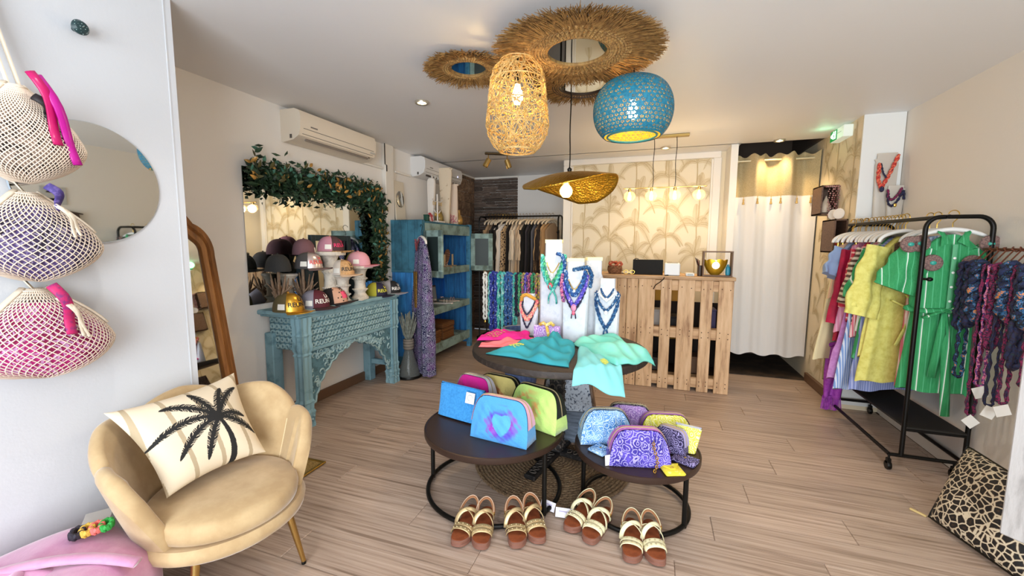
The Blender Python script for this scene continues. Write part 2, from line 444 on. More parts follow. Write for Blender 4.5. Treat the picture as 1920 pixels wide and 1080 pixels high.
downlight(1.152, 4.93, 'recessed ceiling spot in front of the fitting room curtain', 30)
lamp('front_spot_left', 'SPOT', (-1.25, .75, CZ - .03), 16, (1, .95, .9), .03, None, spot_size=math.radians(130), spot_blend=.5)
lamp('front_spot_right', 'SPOT', (.75, 1.5, CZ - .03), 38, (1, .92, .84), .03, None, spot_size=math.radians(130), spot_blend=.5)

# ceiling fitting with two brass spot heads
t = thing('spot_track', 'small ceiling fitting with two brass spot heads before the slate wall', 'ceiling light', (-1.76, 4.64, CZ - .002), .5)
MB().box((0, 0, -.012), (.30, .05, .022), b=.004).build('ceiling_plate', mat('bronze', '#5a4a33', .4, .8), t)
for s, tl in ((-.11, .5), (.11, -.35)):
    h = MB().tube([(0, 0, 0), (0, 0, -.05)], .006, 6).build('stem', BRASS, t, loc=(s, 0, -.02))
    R = Matrix.Rotation(tl, 3, 'Y')
    MB().add(*(lambda m: ([R @ Vector(v) + Vector((0, 0, -.07)) for v in m.v], m.f))(MB().lathe([(.02, .02), (.03, .015), (.032, -.08), (.028, -.082), (.027, -.03)], 16))).build('spot_head', mat('aged_brass', '#a8894e', .4, .7), h)
lamp('track_light', 'SPOT', (-1.7, 4.7, 2.33), 16, WARM, .03, (.5, -.3, 0), spot_size=math.radians(100), spot_blend=.7)

# ---- pendant lamps over the tables
def bulb(parent, z, r=.03, power=8, loc=(0, 0, 0), glass=True, em=30):
    b = MB().lathe([(.001, -.055), (.018, -.05), (.028, -.03), (.03, -.01), (.022, .02), (.014, .04), (.013, .05)], 16).build('bulb', mat('bulb_%d' % em, '#fff0c8', .3, emit=('#ffd58a', em)), parent, loc=(loc[0], loc[1], z))
    MB().lathe([(.016, 0), (.017, .06), (.012, .065)], 14).build('socket', BLACK, parent, loc=(loc[0], loc[1], z + .048))
def cord(parent, z0, z1, r=.004, name='cord', x=0, wob=.0):
    MB().tube([(x + wob * math.sin(i * 1.3), 0, lerp(z0, z1, i / 8)) for i in range(9)], r, 6).build(name, BLACK, parent)
def onsurf(prof, tz):
    return interp(prof, tz)
t = thing('pendant_lamp', 'tall natural rattan pendant lamp woven loosely around a lit bulb', 'lamp', (-.722, 2.2, 1.90))
RAT = mat('rattan', '#d8b574', .55, n=(60, '#bd9450', .4, .6))
prof = [(0, .095), (.03, .125), (.08, .155), (.14, .166), (.22, .158), (.30, .15), (.38, .142), (.43, .125), (.465, .09), (.48, .04), (.485, .02)]
w = MB(); r2 = random.Random(4)
for i in range(250):
    a = r2.uniform(0, 2 * PI); zz = r2.uniform(0, .485); da = r2.uniform(-.28, .28); dz = r2.uniform(-.075, .075); ps = []
    if abs(da) + abs(dz) * 4 < .18: da += .25
    for k in range(12):
        zz += dz * .32 if 0 < zz + dz * .32 < .485 else 0
        if not 0 < zz + dz * .32 < .485: dz = -dz
        a += da * .45; da += r2.uniform(-.12, .12); dz += r2.uniform(-.03, .03)
        R = interp(prof, zz) + r2.uniform(-.004, .006); ps.append((R * math.cos(a), R * math.sin(a), zz))
    w.tube(ps, .0023, 4)
for z0 in (0, .004, .12, .24, .36, .465): w.tube([((interp(prof, z0) + .003) * math.cos(q), (interp(prof, z0) + .003) * math.sin(q), z0 + .002) for q in [2 * PI * i / 40 for i in range(40)]], .0035, 5, loop=True)
w.build('woven_shade', RAT, t, stuff=True)
cord(t, .34, CZ - 1.90); bulb(t, .30, power=0, em=60)
lamp('rattan_light', 'POINT', (-.722, 2.2, 2.19), 42, WARM, .03)
# blue lace ball
t = thing('pendant_lamp', 'turquoise blue pendant lamp with a flower-pierced round shade', 'lamp', (-.143, 2.516, 2.01))
g = MB(); NU, NV = 440, 150
R0, Hh = .219, .31
def bl(u, v):
    th = lerp(.62, PI - .28, v); c = -math.cos(th); zz = Hh / 2 + (Hh / 2) * (c + math.cos(.62)) / (math.cos(.28) + math.cos(.62)) * 2 - Hh / 2
    R = R0 * math.sin(th) ** .62; a = 2 * PI * u; return (R * math.cos(a), R * math.sin(a), zz)
g.grid(bl, NU, NV, True); keep = []
for fi, f in enumerate(g.f):
    i, j = fi % NU, fi // NU
    q, p = i / NU * 44 + (int(j / NV * 19) % 2) * .5, j / NV * 19
    x, yv = (q % 1) - .5, (p % 1) - .5; d = math.hypot(x, yv); an = math.atan2(yv, x)
    hole = (.12 < d < .37 and math.cos(5 * an + int(q) * 2.1) > -.12) and 3 < j < NV - 4 and random.Random(int(q) * 97 + int(p)).random() > .12
    if not hole: keep.append(f)
g.f = keep
sh = g.build('lace_shade', mat('turquoise_lace', '#1d7f9c', .6, n=(70, '#176a86', .4, .6)), t, 60)
inn = MB(); inn.v = [(x * .975, y * .975, (z - .15) * .975 + .15) for x, y, z in g.v]; inn.f = g.f; inn.build('bulblit_lining', mat('bulb_glow_gold', '#cfae3c', .6), t, 60)  # inner shell coloured gold: the bulb's warm light painted onto the inside
MB().tube([(.135 * math.cos(q), .135 * math.sin(q), .003) for q in [2 * PI * i / 48 for i in range(48)]], .006, 6, loop=True).build('bottom_rim', mat('turquoise_rim', '#2c7f8c', .6), t)
MB().lathe([(.045, .308), (.045, .316), (.006, .318)], 20).build('top_cap', mat('turquoise_rim'), t)
cord(t, .30, CZ - 2.01); bulb(t, .15, em=60)
lamp('blue_light', 'POINT', (-.143, 2.516, 2.14), 17, WARM, .03)
# folded hammered brass disc
t = thing('pendant_lamp', 'hammered brass dish pendant folded around a round glass bulb', 'lamp', (-.544, 2.763, 1.70))
HB = bpy.data.materials.new('hammered_brass'); gg = NG(HB); gg.b.inputs['Base Color'].default_value = c4('#c89f3a'); gg.b.inputs['Metallic'].default_value = 1; gg.b.inputs['Roughness'].default_value = .34
gg.bump(gg.n('TexVoronoi', {'Vector': gg.coord(), 'Scale': 70.0}).outputs[0], .5, .006)
def leafdish(u, v):
    # two-lobed dish: wide ellipse whose right half curls down and back under itself
    a = 2 * PI * u; r = v; x = .315 * r * math.cos(a); yy = .24 * r * math.sin(a)
    rim = interp([(0, .136), (30, .06), (60, -.005), (85, -.01), (120, .06), (150, .10), (180, .108), (205, .065), (235, .045), (262, .062), (290, .092), (318, .125), (345, .142), (360, .136)], math.degrees(a) % 360)
    return (x, yy, .175 + (rim - .175) * r ** 2.1)
g = MB().grid(leafdish, 96, 22, True); o = g.build('folded_shade', HB, t, 180); m = o.modifiers.new('thick', 'SOLIDIFY'); m.thickness = .005
MB().lathe([(.012, 0), (.016, .02), (.006, .03)], 14, (0, 0, .174)).build('cap', BLACK, t)
cord(t, .19, CZ - 1.70, x=0, wob=.002)
MB().lathe([(.001, -.038), (.022, -.035), (.038, -.016), (.042, .005), (.034, .026), (.018, .044), (.013, .055)], 20).build('globe_bulb', mat('globe_lit', '#fff3d0', .1, emit=('#ffc865', 5)), t, loc=(0, -.10, .038))
MB().tube([(0, -.10, .085), (0, -.05, .15)], .013, 10).build('socket', BLACK, t)
lamp('brass_light', 'POINT', (-.544, 2.72, 1.66), 9, WARM, .04)

# straw-fringed mirrors lying flat against the ceiling
STRAW = mat('raffia', '#a9824a', .8, n=(30, '#7f5c30', .4, .62)); STRAW2 = mat('raffia_braid', '#b08b52', .75, n=(50, '#8a673a', .4, .6)); DKBR = mat('dark_cane', '#3c2a1c', .6)
def straw_mirror(x, y, rin, rbraid, rout, label, n, z=CZ, droop=.03, dark=False):
    t = thing('straw_mirror', label, 'mirror', (x, y, z), group='straw mirrors on the ceiling')
    MB().lathe([(.0005, -.022), (rin, -.022), (rin, -.018)], 48).build('mirror_glass', MIRROR, t)
    MB().lathe([(rin, -.002), (rin, -.03), (rin + .01, -.032), (rin + .014, -.02), (rin + .014, -.002)], 48).build('rim', DKBR if dark else STRAW2, t)
    b = MB(); r = rin + .018; ring = 0
    while r < rbraid:
        b.tube([((r + .0045 * math.sin(q * 60 + ring)) * math.cos(q), (r + .0045 * math.sin(q * 60 + ring)) * math.sin(q), -.022 + .006 * math.cos(q * 60)) for q in [2 * PI * i / 240 for i in range(240)]], .0085, 5, loop=True); r += .0145; ring += 1
    b.build('braided_ring', DKBR if False else STRAW2, t, stuff=True)
    if dark:
        for q_ in (.02, .035, .05): MB().tube([((rin + q_) * math.cos(q), (rin + q_) * math.sin(q), -.032) for q in [2 * PI * i / 60 for i in range(60)]], .004, 5, loop=True).build('cane_ring', DKBR, t)
    f = MB(); rr = random.Random(int(n + x * 100))
    for i in range(n):
        a = rr.uniform(0, 2 * PI); L = rr.uniform(.72, 1.06); k = rr.uniform(-.16, .16); lay = rr.random()
        p = []
        for s in range(4):
            q = s / 3; R = lerp(rbraid - .02, lerp(rbraid, rout, L), q); aa = a + k * q
            p.append((R * math.cos(aa), R * math.sin(aa), -.010 - .022 * lay - droop * q * q * rr.uniform(.2, 1) + .0))
        f.tube(p, [.0035, .004, .003, .0012], 3)
    f.build('raffia_fringe', STRAW, t, 0, stuff=True)
straw_mirror(-1.085, 2.365, .105, .165, .265, 'left straw-fringed ceiling mirror, small with teal reflection', 700, CZ)
straw_mirror(-.48, 2.84, .15, .20, .335, 'rear straw mirror with dark cane rings, behind the brass pendant cord', 700, CZ, dark=True)
straw_mirror(-.415, 2.245, .152, .275, .44, 'largest straw-fringed ceiling mirror, broad braided ring, between the rattan and blue lamps', 1700, CZ - .045, .02)

# row of four amber globes over the counter
t = thing('linear_pendant', 'brass bar pendant with four amber glass globes above the counter', 'lamp', (.07, 4.4, 1.965))
MB().box((0, 0, 0), (.77, .018, .012), b=.003).build('bar', BRASS, t)
MB().box((.04, 0, CZ - 1.965 - .012), (.34, .06, .024), b=.004).build('ceiling_plate', mat('bronze_plate', '#a58e57', .35, .8), t)
for x in (-.105, .1): MB().tube([(x + .004 * math.sin(i * 1.1), 0, lerp(.006, .48, i / 9)) for i in range(10)], .0035, 6).build('cord', BLACK, t)
AMB = mat('amber_glass', '#ffd9a0', .03, alpha=.22)
for x in (-.322, -.115, .102, .318):
    gl = MB().lathe([(.012, .045), (.03, .042), (.05, .025), (.058, 0), (.052, -.028), (.035, -.047), (.018, -.054)], 24).build('globe', AMB, t, loc=(x, 0, -.075))
    MB().lathe([(.003, -.045), (.014, -.04), (.017, -.02), (.009, .02), (.006, .04)], 12).build('filament_bulb', mat('filament', '#ffe0a0', .3, emit=('#ffca70', 45)), gl)
    MB().lathe([(.013, -.03), (.015, .0), (.008, .006)], 12).build('socket', BRASS, t, loc=(x, 0, -.006))
    lamp('globe_light', 'POINT', (.07 + x, 4.38, 1.875), 3.2, (1, .78, .48), .05)

# ================================================================== left wing wall
t = thing('round_mirror', 'frameless round mirror on the white wall beside the net bags', 'mirror', (-2.05, 1.018, 1.6245), (0, math.radians(90), 0))
MB().lathe([(.226, .001), (.228, .004), (.225, .008), (.001, .008)], 72).build('mirror_glass', MIRROR, t, 30)
k = thing('coat_hook', 'dark green round hook with pale dots high on the white wall', 'hook', (-2.05, 1.010, 2.178), (0, math.radians(90), 0))
MB().lathe([(.008, 0), (.008, .02), (.022, .028), (.026, .04), (.018, .052), (.001, .055)], 20).build('knob_body', mat('dark_green_glaze', '#20393c', .3), k)
d = MB()
for i in range(22):
    a = i * 2.4; r = .024 * math.sqrt(i / 22); d.ball((r * math.cos(a), r * math.sin(a), .0545 - 30 * r ** 2 * .55), .0016, 6, 4)
d.build('pale_dot', mat('pale_dot', '#a9c3c0', .4), k, stuff=True)
NET = mat('cotton_net', '#e6d5c2', .85); CANVAS = mat('canvas_tape', '#ddcfba', .85)
def netbag(label, y, ztop, zbot, hw, fillmat, nl, seed, ribbon, cordcol=None, strap=True, lean=.5):
    """string bag hung against the wall: drawstring mouth at the top, swollen sack below, pouring to the right"""
    t = thing('net_bag', label, 'bag', (-2.05, y, zbot), 0, 'string bags hanging on the white wall')
    Hh = ztop - zbot; D = .085
    def P(u, v, inset=0.0):
        a = 2 * PI * u; s = .14 + .86 * (.35 * (v / .66) + .65 * math.sin(PI / 2 * v / .66)) if v < .66 else max(.03, 1 - ((v - .66) / .34) ** 2) ** .5
        w = hw * s; z = Hh * (1 - v)
        lob = 1 + .05 * math.sin(3 * a + seed) * s
        x = .012 + D * (1.0 + (1 - inset) * math.sin(a)) * (.30 + .70 * s) * .95
        z += .05 * Hh * abs(math.cos(a)) ** 2 * s * v + .03 * Hh * math.sin(2 * a + seed) * s
        return (max(x, .008 + inset * .02), (w * lob * (1 - inset)) * math.cos(a), z)
    n = MB()
    for sgn in (-1, 1):
        for i in range(nl):
            ps = []
            for k_ in range(34):
                v = k_ / 33; ps.append(P(i / nl + sgn * v * .34, v))
            n.tube(ps, .0017, 4, False)
    n.build('net', NET, t, 180, stuff=True)
    f = MB().grid(lambda u, v: P(u, .14 + .85 * v, .07), 48, 26, True)
    fo = f.build('folded_cloth', fillmat, t, 180)
    # canvas tape mouth and strap
    MB().tube([P(i / 40, .02) for i in range(41)], .006, 6, flat=.5).build('mouth_cord', CANVAS, t)
    for s in (-1, 1):
        MB().tube([Vector(P(0 if s > 0 else .5, lerp(.0, .5, i / 10))) + Vector((.002, s * .003, .004)) for i in range(11)], .013, 7, flat=.4).build('canvas_edge', CANVAS, t, 180)
    if strap:
        for dx in (-.012, .014):
            MB().tube([(lerp(.05, .012, i / 6), dx + lerp(0, -.07, i / 6), lerp(Hh * .97, Hh + .42, i / 6)) for i in range(7)], .010, 6, flat=.35).build('strap', CANVAS, t)
    else:
        MB().tube([(lerp(.05, .012, i / 6), lerp(0, -.05, i / 6), lerp(Hh * .97, Hh + .1, i / 6)) for i in range(7)], .009, 6, flat=.4).build('strap', CANVAS, t)
    for rc, pts, rr in ribbon:
        MB().tube(pts(Hh), rr, 7, flat=.35, up0=(1, 0, 0)).build('ribbon' if rc is not CANVAS else 'tie_cord', rc, t, 180)
    return t
PINKR = mat('pink_ribbon', '#b3085c', .3); MAG = mat('magenta_ribbon', '#b01088', .3); PURR = mat('purple_tie', '#43367a', .7, n=(60, '#6d5c9c', .45, .6)); REDT = mat('fuchsia_tie', '#c01f63', .6, n=(60, '#7b2a6a', .45, .6))
rib = lambda y0, y1, z0, z1, x0=.17, bend=.02: (lambda Hh: [(x0 + .015 * math.sin(i * .7), lerp(y0, y1, (i / 9) ** 1.2) + bend * math.sin(PI * i / 9), Hh * lerp(z0, z1, i / 9)) for i in range(10)])
netbag('cream string bag with hot pink ribbons, top one of the three', .817, 1.908, 1.593, .138, mat('cream_fill', '#b7a49a', .85, n=(45, '#3a3234', .44, .58)), 62, 1,
       [(PINKR, rib(-.01, .04, 1.08, .40), .014), (MAG, rib(.005, .085, 1.06, .22), .014), (mat('black_tag', '#1b1416', .6), rib(.0, .03, .86, .66, .15), .014)])
netbag('string bag filled with violet cloth, middle one of the three', .817, 1.564, 1.267, .163, bandana('violet_fill', '#2a2138', '#9d93b4', 22, '#5d4a86'), 42, 2,
       [(PURR, rib(.0, .02, 1.06, .82), .014), (CANVAS, rib(.015, .06, .86, .50), .006), (CANVAS, rib(.02, .075, .84, .52), .006)], strap=False)
netbag('string bag filled with magenta cloth, lowest one of the three', .812, 1.24, .931, .185, bandana('magenta_fill', '#8e1450', '#d9a3d6', 20, '#c42a86'), 46, 3,
       [(REDT, rib(-.01, .03, 1.06, .5), .016), (CANVAS, rib(.0, .075, .92, .44), .006), (CANVAS, rib(.012, .06, .9, .46), .006)], strap=False)

# ---- pink floor pouf under the bags
PINKV = mat('pink_velour', '#d79fc0', .9, n=(14, '#cb8db2', .4, .65), sheen=.7, bump=(40, .15))
t = thing('floor_pouf', 'pale pink velour floor pouf with straps, on the floor under the string bags', 'pouf', (-1.775, .515, 0))
def pouf(u, v):
    a = 2 * PI * u; s = math.sin(PI * lerp(1e-6, 1 - 1e-6, v)); c = -math.cos(PI * v)
    sg = lambda q, e: math.copysign(abs(q) ** e, q)
    return (.27 * s ** .34 * sg(math.cos(a), .8) * (1 + .02 * math.sin(5 * a)), .42 * s ** .34 * sg(math.sin(a), .8) * (1 + .02 * math.sin(7 * a)), .20 + .20 * sg(c, .7) * (1 + .03 * math.sin(4 * a)) + (.02 * math.sin(3 * a + 1) * s if c > .2 else 0))
MB().grid(pouf, 64, 28, True).build('pouf_body', PINKV, t, 180)
for i, (y0, y1) in enumerate(((-.30, .27), (-.33, .15))):
    ps = [(lerp(-.24 + .10 * i, .24 - .16 * i, q) - .02 * math.sin(PI * q), lerp(y0, y1, q) + .10 * math.sin(PI * q), .40 + .02 * math.sin(PI * q) - .1 * (q - .5) ** 2) for q in [j / 14 for j in range(15)]]
    MB().tube(ps, .022, 8, flat=.5).build('strap', PINKV, t, 180)
MB().tube([(-.02 + .09 * math.cos(q), -.02 + .12 * math.sin(q), .405 + .01 * math.sin(2 * q)) for q in [2 * PI * i / 24 for i in range(24)]], .018, 8, loop=True, flat=.6).build('piped_loop', PINKV, t, 180)
t2 = thing('hair_tie_card', 'grey product card with green and coral scrunchies lying on the pink pouf', 'hair accessory', (-1.835, .83, .408), -.6)
MB().box((-.03, 0, .004), (.10, .075, .003), b=.001).build('card', mat('grey_card', '#b9b5b1', .6), t2)
for i, cc in enumerate(('#2fa345', '#e8756d', '#d9b44a', '#2c2733')):
    MB().tube([(.055 + .026 * math.cos(q), .035 - .024 * i + .014 * math.sin(q), .012 + .006 * math.sin(8 * q)) for q in [2 * PI * j / 72 for j in range(72)]], .008, 8, loop=True).build('scrunchie', mat('scrunchie_%d' % i, cc, .7), t2)

# ================================================================== shell armchair with palm cushion
VEL = mat('cream_velvet', '#b3966c', .8, n=(7, '#c4a97f', .4, .65), sheen=.5, bump=(60, .05))
ch = thing('armchair', 'cream velvet shell armchair with scalloped back and brass legs', 'armchair', (-1.655, 1.155, 0), math.radians(-14))
ch.scale = (.925, .925, .98)
TH = math.radians(124)   # local +X is forward, theta 0 is the back
def rim_h(th):
    a = abs(th) / TH
    base = interp([(0, .755), (.45, .72), (.70, .65), (.82, .61), (.90, .53), (.96, .42), (1, .33)], a)
    ph = (th / TH) * 4.0; sc = abs(math.cos(PI * (ph / 1.0) * .5 * 1.15)) ** .55
    return base + .055 * (sc - .7) * (1 if a < .8 else max(0, (1 - a) / .2))
def shell(u, v):
    th = lerp(-TH, TH, u); h = rim_h(th); ph = (th / TH) * 4.0
    ch_ = .024 * abs(math.cos(PI * ph * .5 * 1.15)) ** .6
    ro = lambda z: .275 + .145 * min(1, max(0, (z - .26) / .44)) ** .85
    thick = .052
    q = v * 6
    if q < 2.4: z = lerp(.265, h - .03, q / 2.4); r = ro(z)
    elif q < 3.6:
        a = (q - 2.4) / 1.2 * PI; z = h - .03 + .03 * math.sin(a); r = ro(h - .03) - thick / 2 + thick / 2 * math.cos(a)
    else: z = lerp(h - .03, .30, (q - 3.6) / 2.4); r = ro(z) - thick - ch_ * .6 * (1 if abs(th) < 1.7 else .3)
    if q < 2.4: r += ch_ * .35
    return (-r * math.cos(th) * (.97), r * math.sin(th) * 1.0, z)
g = MB().grid(shell, 140, 40)
nU = 140
for e in (0, nU - 1): g.f.append(tuple(j * nU + e for j in range(40)))
g.build('shell', VEL, ch, 60)
sm_ = MB()
for k_ in range(-3, 4):
    if k_ == 0: continue
    th = (k_ * 2 - (1 if k_ > 0 else -1)) / 1.15 * TH / 4
    u = (th + TH) / (2 * TH)
    if 0.03 < u < .97: sm_.tube([tuple(c * (1.0) for c in shell(u, v)) for v in [lerp(.62, .98, i / 12) for i in range(13)]], .004, 5)
sm_.build('seam_piping', mat('velvet_seam', '#dcc39a', .7), ch, stuff=True)
MB().lathe([(.22, .255), (.285, .262), (.318, .285), (.325, .315), (.31, .335), (.05, .336)], 56, (.015, 0, 0), .97, 1.0).build('seat_base', VEL, ch, 50)
def cushion_ring(r, z): return (r, z)
MB().lathe([(.05, .335), (.275, .336), (.298, .345), (.304, .375), (.298, .405), (.28, .420), (.15, .430), (.01, .432)], 56, (.035, 0, 0), .95, .93).build('seat_cushion', VEL, ch, 60)
for fx, sy in ((1, 1), (1, -1), (-1, 1), (-1, -1)):
    a, b = Vector((fx * .19 + .0, sy * .18, .27)), Vector((fx * .225 + .0, sy * .225, .012))
    lg = MB().tube([a, a.lerp(b, .5), b], [.017, .014, .010], 12).build('leg', BRASS, ch)
    MB().lathe([(.010, 0), (.011, .012), (.009, .016)], 10).build('rubber_foot', BLACK, lg, loc=b - Vector((0, 0, .012)))
def seg_d(P, a, b):
    ab = b - a; t_ = np.clip(((P - a) @ ab) / max(1e-9, ab @ ab), 0, 1); return np.hypot(*(P - a - t_[:, None] * ab).T), t_
def palm_cloth(P):
    """printed cushion cover: broad beige stripes and a black coconut palm, on cream"""
    x, y = P[:, 0] / .25, P[:, 1] / .21; Q = np.c_[x, y]
    c = np.tile(np.array(lin('#e3d3b8')), (len(P), 1))
    xs = x + .05 * y; st = np.abs(((xs + 1.0) % .42) - .21) < .032; c[st] = lin('#b5a284')
    ink = np.zeros(len(P), bool); head = np.array([.20, .08])
    tr = [np.array([.20 + .10 * math.sin(s * 2.2) - .12 * s * s, .08 - 1.1 * s]) for s in np.linspace(0, 1, 9)]
    for i, (a, b) in enumerate(zip(tr, tr[1:])):
        d, _ = seg_d(Q, a, b); ink |= d < .028 + .004 * i
    ink |= np.hypot(x - .20, y - .05) < .075
    fr_ = [(-.985, -.12), (-.69, .50), (-.71, -.53), (-.35, -.72), (.43, -.18), (.50, -.60), (.565, .52), (-.22, .66), (.30, .60)]
    fr_old = [(175, .85, .30), (200, .95, .55), (150, .62, -.1), (222, .78, .45), (245, .70, .30), (118, .45, -.05), (60, .62, .32), (28, .75, .62), (5, .62, .62), (85, .5, .15), (40, .55, .15)]
    for ai, (ex_, ey_) in enumerate(fr_):
        pts = [head + np.array([ex_ * t_, ey_ * t_ + .26 * abs(ex_) * 4 * t_ * (1 - t_) * .6 + .08 * t_ * (1 - t_)]) for t_ in np.linspace(0, 1, 15)]
        best = np.full(len(P), 9.0); bt = np.zeros(len(P)); sd = np.zeros(len(P))
        for i, (p, q) in enumerate(zip(pts, pts[1:])):
            d, t_ = seg_d(Q, p, q); m = d < best; best[m] = d[m]; bt[m] = (i + t_[m]) / 14
            dq = q - p; sd[m] = ((Q - p)[:, 0] * dq[1] - (Q - p)[:, 1] * dq[0])[m]
        w = .009 + .070 * np.sin(np.pi * np.clip(bt * .95 + .06, 0, 1)) ** .7
        comb = np.sin(bt * 150 + best * 120 + 3 * np.sin(bt * 37)) > -.35 - 1.4 * (best < .03) - .9 * (1 - best / w)
        ink |= (best < w) & comb & (bt > .02) & (bt < .995)
    c[ink] = lin('#1b1a1a')
    return c
t = thing('throw_pillow', 'cream cushion printed with a black palm tree, leaning in the shell armchair', 'cushion', (0, 0, 0))
BL, BR, TL, TR = Vector((-1.680, .965, .455)), Vector((-1.638, 1.345, .452)), Vector((-1.90, .915, .775)), Vector((-1.885, 1.405, .775))
nn = (BR - BL).cross(TL - BL).normalized()
cen = (BL + BR + TL + TR) / 4
X = ((BR + TR) - (BL + TL)).normalized(); Z = nn; Y = Z.cross(X)
t.matrix_world = Matrix.Translation(cen) @ Matrix((X, Y, Z)).transposed().to_4x4()
loc_ = t.matrix_world.inverted()
c4_ = [loc_ @ p for p in (BL, BR, TL, TR)]
def pillow(u, v, s=1):
    e = lambda q: 1 - abs(2 * q - 1) ** 2.6
    p = c4_[0].lerp(c4_[1], u).lerp(c4_[2].lerp(c4_[3], u), v)
    pin = .025 * (4 * (u - .5) ** 2 * (1 - 4 * (v - .5) ** 2) )
    th = .075 * (max(0, e(u)) * max(0, e(v))) ** .5
    p = p + Vector((-(u - .5) * pin * 2, -(v - .5) * .10 * (1 - 4 * (u - .5) ** 2) * .5, s * th + .004 * math.sin(9 * u + 4 * v)))
    return p
o = MB().grid(lambda u, v: pillow(u, v, 1), 300, 250).build('front_cover', mat('printed_cotton', vc=True, rough=.85), t, 180)
vcol(o, palm_cloth)
MB().grid(lambda u, v: pillow(u, v, -.7), 30, 30).build('back_cover', mat('plain_cotton', '#e0d1b6', .85), t, 180)
# brass-framed mat on the floor behind the armchair
t = thing('door_mat', 'gold framed mat on the floor behind the armchair', 'mat', (-2.16, 1.76, .006))
fm = MB()
for c, d in (((0, .24, .004), (.46, .02, .012)), ((0, -.24, .004), (.46, .02, .012)), ((.22, 0, .004), (.02, .46, .012)), ((-.22, 0, .004), (.02, .46, .012))): fm.box(c, d, b=.003)
fm.build('gold_frame', mat('dull_gold', '#9c7a35', .35, .8), t); MB().box((0, 0, .003), (.42, .46, .006)).build('mat_pile', mat('gold_pile', '#a88b4e', .8, n=(120, '#7d6434', .4, .6), bump=(150, .5)), t)
# arched wooden mirror leaning on the left wall, half hidden by the wing
MANGO = woodmat('mango_wood', '#b27a41', '#94602f', '#5f3c1d', (10, 10, 1.2), .45, .05, True, 2.5)
am = thing('arched_mirror', 'trefoil arched mirror in carved brown wood leaning behind the wing wall', 'mirror', (-2.50, 1.50, 0), (0, math.radians(-9.2), 0))
def trefoil(off):
    R1, R2 = .37 - off, .145 - off; p = [(.43 - off, off * .8)]
    p += [(.285 + R2 * math.cos(a), 1.36 + R2 * math.sin(a) * 1.25) for a in [math.radians(lerp(-10, 62, i / 8)) for i in range(9)]]
    p += [(R1 * math.cos(a), 1.36 + R1 * math.sin(a)) for a in [math.radians(lerp(28 + off * 20, 90, i / 14)) for i in range(15)]]
    return p + [(-x, y) for x, y in reversed(p[:-1])]
op, ip = trefoil(0), trefoil(.085)
m = MB(); n_ = len(op)
prof_ = [(0, 0, 0), (0, .0, .028), (.35, 0, .036), (.45, 0, .024), (.6, 0, .034), (.9, 0, .03), (1, 0, .018), (1, 0, 0)]
m.loft([[((d), lerp(op[i][0], ip[i][0], f), lerp(op[i][1], ip[i][1], f)) for f, _, d in prof_] for i in range(n_)], True, True, True)
m.build('wooden_frame', MANGO, am, 40)
MB().prism(ip, lambda x, y, d: (d, x, y), .004, .010).build('mirror_glass', MIRROR, am, 0)

# ================================================================== air conditioners
def aircon(label, y0, y1, z0, z1, body, depth=.20, louvres=False):
    t = thing('air_conditioner', label, 'air conditioner', (-2.79, y0, z0)); L, Hh = y1 - y0, z1 - z0
    pr = [(0, Hh), (depth * .72, Hh), (depth * .93, Hh * .93), (depth, Hh * .75), (depth * .985, Hh * .42), (depth * .88, Hh * .18), (depth * .62, .015), (depth * .1, 0), (0, .01)]
    MB().prism(pr, lambda x, z, d: (x, d, z), 0, L).build('casing', body, t, 30)
    gr = mat('ac_groove', '#77706a', .6)
    fp = lambda z: depth * interp([(0, .62), (.06, .62), (.18, .88), (.42, .985), (.75, 1), (1, .8)], z / Hh)
    for z, nm in ((Hh * .40, 'panel_seam'), (Hh * .24, 'flap_seam')):
        MB().box((fp(z) + .0005, L / 2, z), (.003, L * .93, .004)).build(nm, gr, t)
    MB().box((fp(Hh * .14), L / 2, Hh * .10), (.012, L * .82, .018), Matrix.Rotation(.7, 3, 'Y')).build('outlet_flap', mat('ac_flap_grey', '#8b8178', .6) if not louvres else mat('ac_dark', '#3c3733', .6), t)  # flap in brownish grey, darker on the louvred unit
    if louvres:
        v = MB()
        for i in range(9): v.box((depth * .80, L * (.2 + .6 * i / 8), .026), (.05, .016, .03), Matrix.Rotation(.6, 3, 'X'))
        v.build('louvre', mat('ac_louvre', '#d8d2ca', .5), t, stuff=True)
        MB().ball((depth * .985, L * .86, Hh * .5), .009, 10, 6).build('status_light', mat('ac_led', '#cfd0ff', .3, emit=('#b9c0ff', 3)), t)
    MB().box((fp(Hh * .52) + .001, L * .15, Hh * .50), (.002, .07, .010)).build('maker_badge', gr, t)
    MB().box((depth * .5, -.001, Hh * .16), (.02, .004, .03)).build('side_cap', mat('ac_cap', '#55504b', .6), t)
    if not louvres: MB().box((fp(Hh * .16) - .004, L * .93, Hh * .17), (.006, .018, .018)).build('sensor_window', BLACK, t); MB().box((fp(Hh * .33) + .0015, L * .955, Hh * .33), (.002, .07, .022)).build('sticker', mat('sticker_grey', '#bdb8b0', .5), t)
    return t
aircon('large cream air conditioner above the garlanded mirror', 2.585, 3.50, 2.185, 2.43, mat('ac_cream', '#e2d6c4', .45))
aircon('small white air conditioner above the blue cabinet', 4.42, 5.42, 2.20, 2.435, mat('ac_white', '#dcdad8', .4), .20, True)

